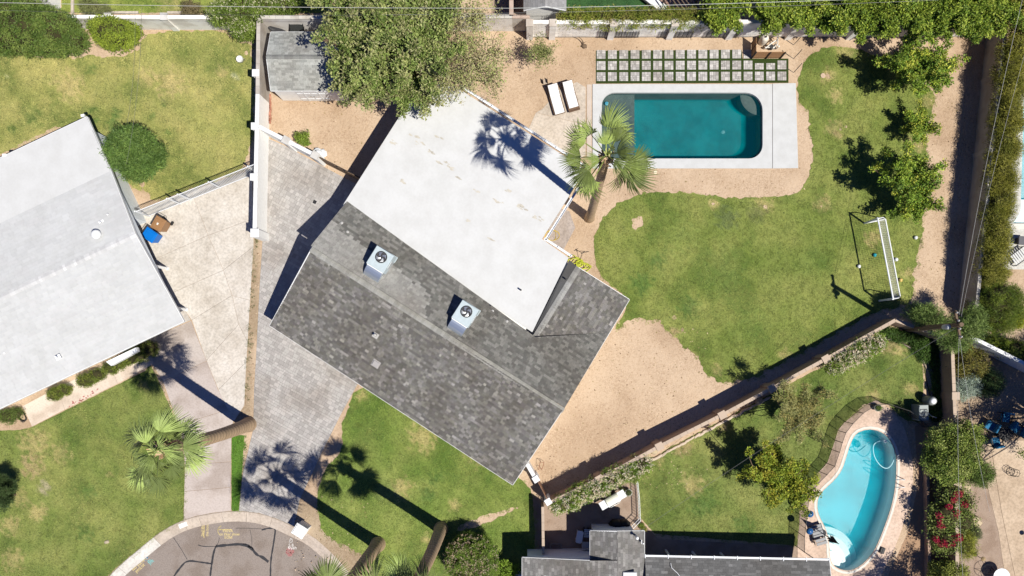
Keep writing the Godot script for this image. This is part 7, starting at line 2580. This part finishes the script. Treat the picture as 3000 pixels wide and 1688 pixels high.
	for i in run.size() - 1:
		for y in [0.25, 0.85]:
			hb = MB.new()
			hb.bar(V(run[i], y), V(run[i + 1], y), 0.03, 0.04)
			obj("rail", hb, M.white, t)
		var n := int(run[i].distance_to(run[i + 1]) / 0.16)
		for k in n:
			hb = MB.new()
			hb.box(V(run[i].lerp(run[i + 1], (k + 0.5) / n), 0.46), Vector3(0.025, 0.9, 0.025))
			obj("picket", hb, M.white, t)

func kidney_pool_things() -> void:
	# floating hose and skimmer
	var pts := []
	for p in smooth(GP([2592,1290, 2572,1294, 2558,1304, 2560,1335, 2576,1362, 2596,1375, 2612,1366, 2622,1340, 2618,1305, 2598,1290], -0.13), 2, false): pts.append(V(p, -0.15))
	hose("pool_hose", "pale floating hose looped in the kidney pool", "hose", pts, 0.022, Color(0.45, 0.7, 0.75), M.rubber)
	pts = []
	for p in smooth(GP([2590,1286, 2560,1272, 2520,1275, 2498,1292, 2500,1325, 2528,1330, 2552,1310], -0.4), 2, false): pts.append(V(p, -1.2))
	hose("pool_hose", "dark sunken hose leading to the pool cleaner", "hose", pts, 0.03, Color(0.02, 0.12, 0.16), M.rubber)
	var t := thing("pool_cleaner", "dark pool cleaner on the floor of the kidney pool", "pool cleaner", G(2510, 1300, -1.6))
	var b := MB.new()
	b.col = Color(0.02, 0.06, 0.09)
	b.box(origin[t] + Vector3(0, 0.1, 0), Vector3(0.34, 0.12, 0.26), rot(30), 0.03)
	obj("body", b, M.plastic, t)
	b = MB.new()
	for s in [-1, 1]: b.tube([origin[t] + rot(30) * Vector3(-0.1, 0.08, s * 0.15), origin[t] + rot(30) * Vector3(0.1, 0.08, s * 0.15)], [0.07, 0.07], 10)
	obj("wheel", b, M.black, t)
	disc("skimmer_float", "white float at the top of the kidney pool", "float", 2593, 1293, 0.1, 0.05, Color(0.6, 0.7, 0.72), -0.14)
	# grey lounger on the deck
	t = thing("sun_lounger", "grey slatted lounger tilted at the kidney pool edge", "sun lounger", G(2392, 1562))
	var bs := rot(16)
	for i in 6:
		part(t, "slat", bs, [[Vector3(0, 0.3 + (0.05 * i if i > 3 else 0.0), -0.46 + 0.19 * i), Vector3(0.62, 0.04, 0.17)]], M.plastic, Color(0.17, 0.175, 0.185), 0.01)
	for s in [-1, 1]:
		part(t, "rail", bs, [[Vector3(s * 0.33, 0.26, 0), Vector3(0.04, 0.06, 1.16)]], M.dark)
	for q in [[-1, -1], [1, -1], [-1, 1], [1, 1]]:
		part(t, "leg", bs, [[Vector3(q[0] * 0.3, 0.12, q[1] * 0.48), Vector3(0.05, 0.24, 0.05)]], M.dark)
	# closed umbrella
	t = thing("patio_umbrella", "closed charcoal patio umbrella beside the grey lounger", "umbrella", G(2408, 1562))
	b = MB.new()
	b.tube([origin[t], origin[t] + Vector3(0, 2.75, 0)], [0.025, 0.025], 8)
	obj("pole", b, M.dark, t)
	b = MB.new()
	b.lathe(origin[t], [[0.0, 0.0], [0.24, 0.0], [0.24, 0.06], [0.06, 0.1], [0.05, 0.25]], 16)
	obj("base", b, M.dark, t)
	b = MB.new()
	b.col = Color(1.3, 1.3, 1.4)
	for k in 8:
		var a := TAU * k / 8
		var d := Vector3(cos(a), 0, sin(a))
		var d2 := Vector3(cos(a + 0.4), 0, sin(a + 0.4))
		var top := origin[t] as Vector3 + Vector3(0, 2.72, 0)
		var q0: Vector3 = origin[t] + Vector3(0, 1.35 + 0.1 * (k % 2), 0)
		b.tri(top, q0 + d * 0.2, q0 + d2 * 0.06); b.tri(top, q0 + d2 * 0.06, q0 + Vector3(cos(a + TAU / 8), 0, sin(a + TAU / 8)) * 0.2)
	obj("canopy", b, M.dark, t)
	for a in [[2350, 1492, "blue garden globe on a stake nearer the citrus tree"], [2349, 1541, "blue garden globe on a stake beside the grey lounger"]]:
		t = thing("garden_globe", a[2], "garden ornament", G(a[0], a[1]), "blue globes along the mesh fence")
		b = MB.new()
		b.tube([origin[t], origin[t] + Vector3(0, 1.3, 0)], [0.015, 0.015], 6)
		obj("stake", b, M.black, t)
		b = MB.new()
		b.col = Color(0.02, 0.09, 0.24)
		b.ball(origin[t] + Vector3(0, 1.42, 0), Vector3(0.2, 0.18, 0.2), 18)
		var gl: StandardMaterial3D = M.plastic.duplicate()
		gl.roughness = 0.15
		obj("globe", b, gl, t)
	pot("round pot with small plant at the top tip of the kidney deck", 2566, 1194, 0.2, 0.3, Color(0.2, 0.22, 0.2), Color(0.1, 0.15, 0.03))
	t = thing("skimmer_basket", "black skimmer box on the right rim of the kidney pool", "basket", G(2583, 1612))
	part(t, "box", rot(-20), [[Vector3(0, 0.1, 0), Vector3(0.26, 0.14, 0.36)]], M.black, Color.WHITE, 0.02)
	part(t, "strap", rot(-20), [[Vector3(0, 0.18, 0), Vector3(0.05, 0.02, 0.34)]], M.dark)
	t = thing("pool_handrail", "white grab rails at the right side of the kidney pool", "handrail", G(2640, 1412))
	for s in [0, 1]:
		b = MB.new()
		b.tube([G(2652, 1406 + s * 22, 0.0), G(2648, 1406 + s * 22, 0.7), G(2634, 1406 + s * 22, 0.75), G(2626, 1406 + s * 22, 0.3), G(2624, 1406 + s * 22, -0.2)], [0.024, 0.024, 0.024, 0.024, 0.024], 8)
		obj("rail", b, M.iron_white, t)
	# equipment in the shade of the wall
	t = thing("pool_heater", "grey pool heater box in the shade behind the kidney deck", "heater", G(2684, 1206))
	part(t, "cabinet", rot(2), [[Vector3(0, 0.5, 0), Vector3(0.55, 1.0, 0.9)]], M.plastic, Color(0.24, 0.27, 0.26), 0.02)
	part(t, "vent_slot", rot(2), [[Vector3(0, 1.01, -0.2), Vector3(0.4, 0.02, 0.04)], [Vector3(0, 1.01, 0.0), Vector3(0.4, 0.02, 0.04)], [Vector3(0, 1.01, 0.2), Vector3(0.4, 0.02, 0.04)]], M.dark)
	t = thing("pool_filter", "white topped filter tank beside the grey pool heater", "pool filter", G(2712, 1172))
	b = MB.new()
	b.col = Color(0.25, 0.27, 0.26)
	b.lathe(origin[t], [[0.0, 0.0], [0.25, 0.0], [0.27, 0.15], [0.27, 0.75], [0.22, 0.95], [0.1, 1.04], [0.0, 1.06]], 20)
	obj("tank", b, M.plastic, t)
	b = MB.new()
	b.col = Color(0.7, 0.72, 0.74)
	b.lathe(origin[t], [[0.16, 1.0], [0.14, 1.03], [0.09, 1.065], [0.0, 1.08]], 20)
	obj("dome", b, M.plastic, t)
	b = MB.new()
	b.col = Color(0.5, 0.5, 0.48)
	b.tube([origin[t] + Vector3(0, 0.3, 0.25), origin[t] + Vector3(-0.2, 0.5, 0.6), origin[t] + Vector3(0.1, 0.5, 0.9), origin[t] + Vector3(0.4, 0.5, 1.0)], [0.03, 0.03, 0.03, 0.03], 7)
	obj("pipe", b, M.plastic, t)

func wire_ring(b: MB, o: Vector3, r: float, w: float) -> void:
	var p := []
	var q := []
	for i in 25:
		p.append(o + Vector3(cos(TAU * i / 24) * r, 0, sin(TAU * i / 24) * r)); q.append(w)
	b.tube(p, q, 5, false)
func east_patio() -> void:
	var cols := Color(0.02, 0.10, 0.19)
	for a in [[2890,1246,60,"blue cushioned chair nearest the dense green tree"], [2934,1222,170,"blue cushioned chair at the top of the shaded patio set"], [2962,1252,230,"blue cushioned chair right of the dark patio table"], [2906,1292,10,"sunlit blue cushioned chair below the dark patio table"], [2994,1268,250,"blue cushioned chair cut by the right edge"]]:
		var t := thing("patio_chair", a[3], "chair", G(a[0], a[1]), "blue chairs round the dark table")
		var bs := rot(a[2])
		part(t, "seat_cushion", bs, [[Vector3(0, 0.42, 0), Vector3(0.52, 0.1, 0.52)]], M.cloth, cols * 1.5, 0.03)
		part(t, "back_cushion", bs, [[Vector3(0, 0.68, 0.27), Vector3(0.52, 0.5, 0.1)]], M.cloth, cols * 1.5, 0.03)
		for s in [-1, 1]:
			part(t, "arm", bs, [[Vector3(s * 0.3, 0.62, 0.02), Vector3(0.05, 0.04, 0.54)]], M.black)
		for q in [[-1, -1], [1, -1], [-1, 1], [1, 1]]:
			part(t, "leg", bs, [[Vector3(q[0] * 0.28, 0.3, q[1] * 0.24), Vector3(0.04, 0.62, 0.04)]], M.black)
	var t := thing("patio_table", "round dark patio table among the blue chairs", "table", G(2926, 1268))
	var b := MB.new()
	b.lathe(origin[t], [[0.0, 0.66], [0.38, 0.66], [0.4, 0.68], [0.38, 0.71], [0.0, 0.71]], 22)
	obj("table_top", b, M.black, t)
	b = MB.new()
	b.lathe(origin[t], [[0.0, 0.0], [0.25, 0.0], [0.24, 0.04], [0.05, 0.1], [0.04, 0.66]], 14)
	obj("pedestal", b, M.black, t)
	t = thing("wire_planter", "black wire stand on the tan patio at right", "stand", G(2960, 1382))
	b = MB.new()
	for y in [0.05, 0.35, 0.6]: wire_ring(b, origin[t] + Vector3(0, y, 0), 0.24 - 0.04 * y, 0.012)
	for i in 6: b.tube([origin[t] + Vector3(cos(i * 1.05) * 0.24, 0.0, sin(i * 1.05) * 0.24), origin[t] + Vector3(cos(i * 1.05) * 0.2, 0.75, sin(i * 1.05) * 0.2)], [0.011, 0.011], 5)
	obj("wire_frame", b, M.black, t)
	rock("boulder", "tan boulder at the foot of the dense green tree", 2828, 1422, Vector3(0.24, 0.16, 0.3), Color(1.2, 1.1, 1.0))
	rock("flat_rock", "flat tan rock on the gravel bed by the dome bush", 2858, 1532, Vector3(0.34, 0.1, 0.4), Color(1.15, 1.1, 1.0))
	for a in [[2868, 1632, "black path light on the gravel bed"], [3004, 1568, "black path light at the right edge of the tan patio"]]:
		t = thing("path_light", a[2], "garden light", G(a[0], a[1]), "path lights on the east patio")
		b = MB.new()
		b.tube([origin[t], origin[t] + Vector3(0, 0.5, 0)], [0.02, 0.02], 6)
		obj("stem", b, M.black, t)
		b = MB.new()
		b.lathe(origin[t] + Vector3(0, 0.48, 0), [[0.14, 0.0], [0.13, 0.04], [0.04, 0.1], [0.0, 0.11]], 14)
		obj("lamp_cap", b, tinted(M.plastic, Color(0.3, 0.22, 0.12)), t)
	t = thing("garden_table", "round white table at the bottom edge of the tan patio", "table", G(2915, 1680))
	b = MB.new()
	b.col = Color(0.75, 0.76, 0.78)
	b.lathe(origin[t], [[0.0, 0.7], [0.46, 0.7], [0.48, 0.72], [0.47, 0.75], [0.0, 0.76]], 28)
	obj("table_top", b, M.plastic, t)
	b = MB.new()
	for i in 3: b.tube([origin[t] + Vector3(cos(i * 2.1) * 0.35, 0, sin(i * 2.1) * 0.35), origin[t] + Vector3(cos(i * 2.1) * 0.1, 0.35, sin(i * 2.1) * 0.1), origin[t] + Vector3(cos(i * 2.1) * 0.35, 0.7, sin(i * 2.1) * 0.35)], [0.02, 0.02, 0.02], 6)
	obj("leg", b, M.black, t)
	t = thing("wire_chair", "black wire hoop chair beside the round white table", "chair", G(2886, 1672))
	b = MB.new()
	wire_ring(b, origin[t] + Vector3(0, 0.42, 0), 0.46, 0.014)
	wire_ring(b, origin[t] + Vector3(0.05, 0.2, 0), 0.2, 0.012)
	for i in 4: b.tube([origin[t] + Vector3(cos(i * 1.57) * 0.3, 0, sin(i * 1.57) * 0.3), origin[t] + Vector3(cos(i * 1.57) * 0.46, 0.42, sin(i * 1.57) * 0.46)], [0.012, 0.012], 5)
	for i in 3: b.tube([origin[t] + Vector3(-0.46, 0.42, 0).rotated(Vector3.UP, i * 1.05), origin[t] + Vector3(0.46, 0.42, 0).rotated(Vector3.UP, i * 1.05)], [0.008, 0.008], 4)
	obj("wire_frame", b, M.black, t)
	# furniture on the edge pool's deck
	t = thing("fire_table", "square dark fire table on the white deck at the right edge", "table", G(2984, 708))
	part(t, "table_top", rot(-4), [[Vector3(0, 0.5, 0), Vector3(0.55, 0.06, 0.5)]], M.plastic, Color(0.09, 0.09, 0.1), 0.02)
	part(t, "base", rot(-4), [[Vector3(0, 0.24, 0), Vector3(0.4, 0.46, 0.36)]], M.dark)
	t = thing("deck_chair", "strapped white deck chair with black frame at the right edge", "chair", G(2978, 752))
	var bs := rot(36)
	for i in 7: part(t, "strap", bs, [[Vector3(-0.42 + 0.14 * i, 0.36, 0), Vector3(0.1, 0.02, 0.62)]], M.cloth, Color(0.55, 0.56, 0.55))
	for s in [-1, 1]: part(t, "side_rail", bs, [[Vector3(0, 0.35, s * 0.33), Vector3(1.06, 0.05, 0.05)]], M.black)
	for q in [[-1, -1], [1, -1], [-1, 1], [1, 1]]: part(t, "leg", bs, [[Vector3(q[0] * 0.48, 0.17, q[1] * 0.33), Vector3(0.04, 0.34, 0.04)]], M.black)

func south_yard() -> void:
	var t := thing("garden_table", "white oval table in the shade beside the lower house", "table", G(1696, 1566))
	part(t, "table_top", rot(-10), [[Vector3(0, 0.7, 0), Vector3(0.38, 0.04, 0.62)], [Vector3(0, 0.7, 0), Vector3(0.28, 0.042, 0.72)]], M.plastic, Color(0.62, 0.64, 0.66), 0.015)
	for q in [[-1, -1], [1, -1], [-1, 1], [1, 1]]: part(t, "leg", rot(-10), [[Vector3(q[0] * 0.14, 0.34, q[1] * 0.24), Vector3(0.05, 0.68, 0.05)]], M.plastic, Color(0.6, 0.62, 0.64))
	for k in 2:
		t = thing("folding_chair", ["white slatted folding chair next to the oval table", "white slatted folding chair against the lower house wall"][k], "chair", G(1717 + k * 12, 1558), "folding chairs in the shaded yard")
		for i in 5: part(t, "slat", rot(-4), [[Vector3(0, 0.45, -0.2 + 0.1 * i), Vector3(0.3 if k == 0 else 0.2, 0.03, 0.06)]], M.plastic, Color(0.55, 0.6, 0.68))
		for s in [-1, 1]: part(t, "leg", rot(-4), [[Vector3(s * 0.15, 0.22, 0.0), Vector3(0.04, 0.44, 0.5)]], M.black)
	t = thing("bench", "pale bench against the lower house in the shade", "bench", G(1716, 1592))
	part(t, "seat", rot(-3), [[Vector3(0, 0.42, 0), Vector3(0.5, 0.05, 0.36)]], M.plastic, Color(0.4, 0.41, 0.42), 0.01)
	part(t, "backrest", rot(-3), [[Vector3(0.02, 0.65, 0.18), Vector3(0.5, 0.36, 0.04)]], M.plastic, Color(0.4, 0.41, 0.42), 0.01)
	for s in [-1, 1]: part(t, "leg", rot(-3), [[Vector3(s * 0.22, 0.2, 0), Vector3(0.05, 0.4, 0.3)]], M.plastic, Color(0.3, 0.3, 0.3))
	t = thing("planter_ring", "oval stone ring on the gravel by the lower house", "planter", G(1628, 1601))
	var b := MB.new()
	b.col = Color(0.34, 0.3, 0.26)
	var pts := []
	var rr := []
	for i in 29:
		var a := TAU * i / 28
		pts.append(origin[t] + Vector3(signf(cos(a)) * pow(absf(cos(a)), 0.5) * 0.33, 0.06, signf(sin(a)) * pow(absf(sin(a)), 0.5) * 0.16)); rr.append(0.045)
	b.tube(pts, rr, 6, false)
	obj("rim", b, M.conc, t)
	t = thing("covered_grill", "black covered patio heap by the lower house corner", "cover", G(1812, 1530))
	b = MB.new()
	b.col = Color(0.6, 0.6, 0.6)
	b.ball(origin[t] + Vector3(-0.2, 0.45, 0), Vector3(0.42, 0.5, 0.3), 16, 0.35, nz)
	b.ball(origin[t] + Vector3(0.25, 0.4, 0.02), Vector3(0.42, 0.45, 0.28), 16, 0.35, nz)
	obj("cover", b, M.black, t)
	pot("white pot with dark soil beside the barbecue", 1840, 1441, 0.2, 0.3, Color(0.55, 0.54, 0.5), Color(0.1, 0.13, 0.04))
	pot("small terracotta pot beside the barbecue", 1822, 1434, 0.1, 0.2, Color(0.3, 0.1, 0.06), Color(0.1, 0.13, 0.04))
	pot("terracotta pot at the corner of the low white fence", 1876, 1534, 0.16, 0.28, Color(0.34, 0.15, 0.09), Color(0.14, 0.2, 0.03))
	pot("leafy pot beside the service mast of the lower house", 1884, 1546, 0.16, 0.3, Color(0.3, 0.14, 0.09), Color(0.2, 0.22, 0.03))
	t = thing("striped_awning", "blue and white slatted unit at the bottom edge left of the house", "cabinet", G(1524, 1685))
	for i in 5: part(t, "slat", rot(0), [[Vector3(-0.15, 0.9, -0.24 + 0.12 * i), Vector3(0.24, 0.05, 0.08)]], M.plastic, Color(0.55, 0.62, 0.72))
	part(t, "body", rot(0), [[Vector3(0, 0.42, 0.1), Vector3(0.6, 0.82, 0.7)]], M.plastic, Color(0.35, 0.42, 0.52))
	t = thing("timber_post", "brown timber post end against the lower house wall", "post", G(1592, 1628))
	part(t, "post", rot(0), [[Vector3(0, 0.9, 0), Vector3(0.14, 1.8, 0.14)]], M.wood, Color(0.12, 0.07, 0.05))
	part(t, "cap", rot(0), [[Vector3(0, 1.83, 0), Vector3(0.18, 0.05, 0.18)]], M.wood, Color(0.14, 0.08, 0.06))

func wire(called: String, label: String, a: Vector3, b: Vector3, sag: float, r := 0.014, c := Color(0.5, 0.5, 0.5)) -> void:
	var pts := []
	var rr := []
	for i in 17:
		var f := i / 16.0
		pts.append(a.lerp(b, f) - Vector3(0, sag * 4 * f * (1 - f), 0)); rr.append(r * 0.55)
	var m := MB.new()
	m.col = c * 0.7
	m.tube(pts, rr, 5)
	var o := single(called, label, "cable", m, M.rubber, a, "overhead cables")
func pole_and_wires() -> void:
	var t := thing("utility_pole", "wooden utility pole leaning over the wall corner at right", "utility pole", G(2656, 966))
	var b := MB.new()
	var top := G(2818, 951, 7.9)
	b.tube([origin[t] - Vector3(0, 0.3, 0), (origin[t] as Vector3).lerp(top, 0.5), top], [0.16, 0.14, 0.11], 12)
	obj("post", b, M.bark, t)
	b = MB.new()
	b.bar(top + Vector3(-0.15, -0.35, -0.7), top + Vector3(0.1, -0.35, 0.7), 0.1, 0.12)
	obj("crossarm", b, M.bark, t)
	for k in 4:
		b = MB.new()
		b.col = Color(0.5, 0.5, 0.5)
		var p := top + Vector3(-0.13 + 0.07 * k, -0.28, -0.6 + 0.4 * k)
		b.lathe(p, [[0.03, 0.0], [0.05, 0.04], [0.03, 0.08], [0.05, 0.12], [0.0, 0.16]], 10)
		obj("insulator", b, M.plastic, t)
	b = MB.new()
	b.col = Color(0.4, 0.42, 0.43)
	b.lathe(top + Vector3(-0.25, -1.3, 0.1), [[0.0, 0.0], [0.13, 0.0], [0.13, 0.5], [0.0, 0.52]], 12)
	obj("terminal_box", b, M.plastic, t)
	wire("power_line", "cable running up the right wall from the pole", top + Vector3(0, -0.25, -0.5), G(3010, -60, 8.2), 0.35, 0.016)
	wire("power_line", "second cable up the right side beyond the golden hedge", top + Vector3(0.1, -0.25, -0.4), G(3060, -40, 8.4), 0.4, 0.012)
	wire("power_line", "cable dropping straight to the bottom edge from the pole", top + Vector3(0, -0.25, 0.5), G(2826, 1760, 8.0), 0.35, 0.014)
	wire("power_line", "cable slanting to the tan patio from the pole", top + Vector3(0.1, -0.4, 0.6), G(2900, 1500, 4.0), 0.25, 0.012)
	wire("power_line", "service cable from the pole to the lower house mast", top + Vector3(0, -0.4, 0.1), G(1862, 1566, 3.4), 0.7, 0.014, Color(0.2, 0.2, 0.2))
	wire("power_line", "uppermost cable along the top edge", G(-120, 5, 8.0), G(1500, 24, 8.0), 0.2, 0.02, Color(0.6, 0.6, 0.58))
	wire("power_line", "bright cable over the north hedge", G(1500, 24, 8.0), G(2800, -14, 8.0), 0.2, 0.022, Color(0.66, 0.68, 0.64))
	wire("power_line", "lower thin cable over the north hedge", G(1100, 44, 7.0), G(2750, 0, 7.0), 0.3, 0.012, Color(0.35, 0.35, 0.35))
	wire("power_line", "lower cable along the top left", G(-120, 26, 7.0), G(1100, 44, 7.0), 0.3, 0.014, Color(0.12, 0.12, 0.12))
	wire("power_line", "service cable over the rear lawn to the pale roof", G(415, 20, 7.0), G(370, 480, 3.2), 0.4, 0.01, Color(0.3, 0.3, 0.25))
	wire("power_line", "second service cable over the rear lawn", G(395, 30, 7.0), G(372, 360, 3.4), 0.3, 0.01, Color(0.3, 0.3, 0.25))

func far_things() -> void:
	var t := thing("far_lounger", "white lounger behind the north hedge at the top edge", "sun lounger", G(1915, 14))
	var bs := rot(-38)
	part(t, "cushion", bs, [[Vector3(0, 0.4, 0), Vector3(1.5, 0.1, 0.5)]], M.cloth, Color(0.66, 0.66, 0.66), 0.02)
	part(t, "frame", bs, [[Vector3(0, 0.3, -0.28), Vector3(1.6, 0.07, 0.05)], [Vector3(0, 0.3, 0.28), Vector3(1.6, 0.07, 0.05)]], M.black)
	for q in [[-1, -1], [1, -1], [-1, 1], [1, 1]]: part(t, "leg", bs, [[Vector3(q[0] * 0.7, 0.15, q[1] * 0.28), Vector3(0.05, 0.3, 0.05)]], M.black)
	t = thing("pergola", "dark slatted pergola piece behind the north hedge", "pergola", G(1985, 20))
	bs = rot(35)
	for i in 8: part(t, "slat", bs, [[Vector3(-0.7 + 0.2 * i, 1.9, 0), Vector3(0.06, 0.1, 1.5)]], M.wood, Color(0.12, 0.09, 0.07))
	for q in [[-1, -1], [1, -1], [-1, 1], [1, 1]]: part(t, "post", bs, [[Vector3(q[0] * 0.7, 0.92, q[1] * 0.6), Vector3(0.08, 1.84, 0.08)]], M.wood, Color(0.14, 0.1, 0.08))
	t = thing("timber_screen", "tan timber panel behind the north hedge left of the tree row", "screen", G(2062, 40))
	for i in 8:
		var b := MB.new()
		b.col = Color(0.34, 0.22, 0.15) * rng.randf_range(0.8, 1.2)
		b.box(G(2062, 44) + Vector3(0.05, 0.85, -1.3 + 0.16 * i), Vector3(0.03, 1.7, 0.15))
		obj("plank", b, M.wood, t)
	t = thing("garden_shed", "white utility box beyond the top left hedge", "shed", G(160, 20))
	part(t, "body", rot(0), [[Vector3(0, 0.9, -0.6), Vector3(0.7, 1.8, 1.6)]], M.stucco)
	part(t, "roof", rot(0), [[Vector3(0, 1.84, -0.6), Vector3(0.8, 0.08, 1.7)]], M.white)
	t = thing("concrete_edging", "pale concrete strip behind the top left wall", "edging", G(214, 30))
	for q in [[Vector3(0, 0.06, -0.5), Vector3(0.16, 0.12, 2.0)], [Vector3(2.9, 0.05, 0.16), Vector3(1.9, 0.1, 0.14)], [Vector3(6.0, 0.05, 0.16), Vector3(0.9, 0.1, 0.14)]]:
		part(t, "kerb_stone", rot(0), [q], M.conc, Color(0.5, 0.44, 0.38))

func _ready() -> void:
	rng.seed = 20260
	nz.seed = 4; nz.frequency = 0.1; nz.fractal_octaves = 3
	nz2.seed = 8; nz2.frequency = 0.1; nz2.fractal_octaves = 2
	nz3.seed = 12; nz3.frequency = 0.1; nz3.fractal_octaves = 3
	make_view()
	make_materials()
	make_ground()
	print("ground ", Time.get_ticks_msec())
	make_houses()
	print("houses ", Time.get_ticks_msec())
	make_walls()
	print("walls ", Time.get_ticks_msec())
	make_plants()
	print("plants ", Time.get_ticks_msec())
	make_things()
	print("things ", Time.get_ticks_msec())
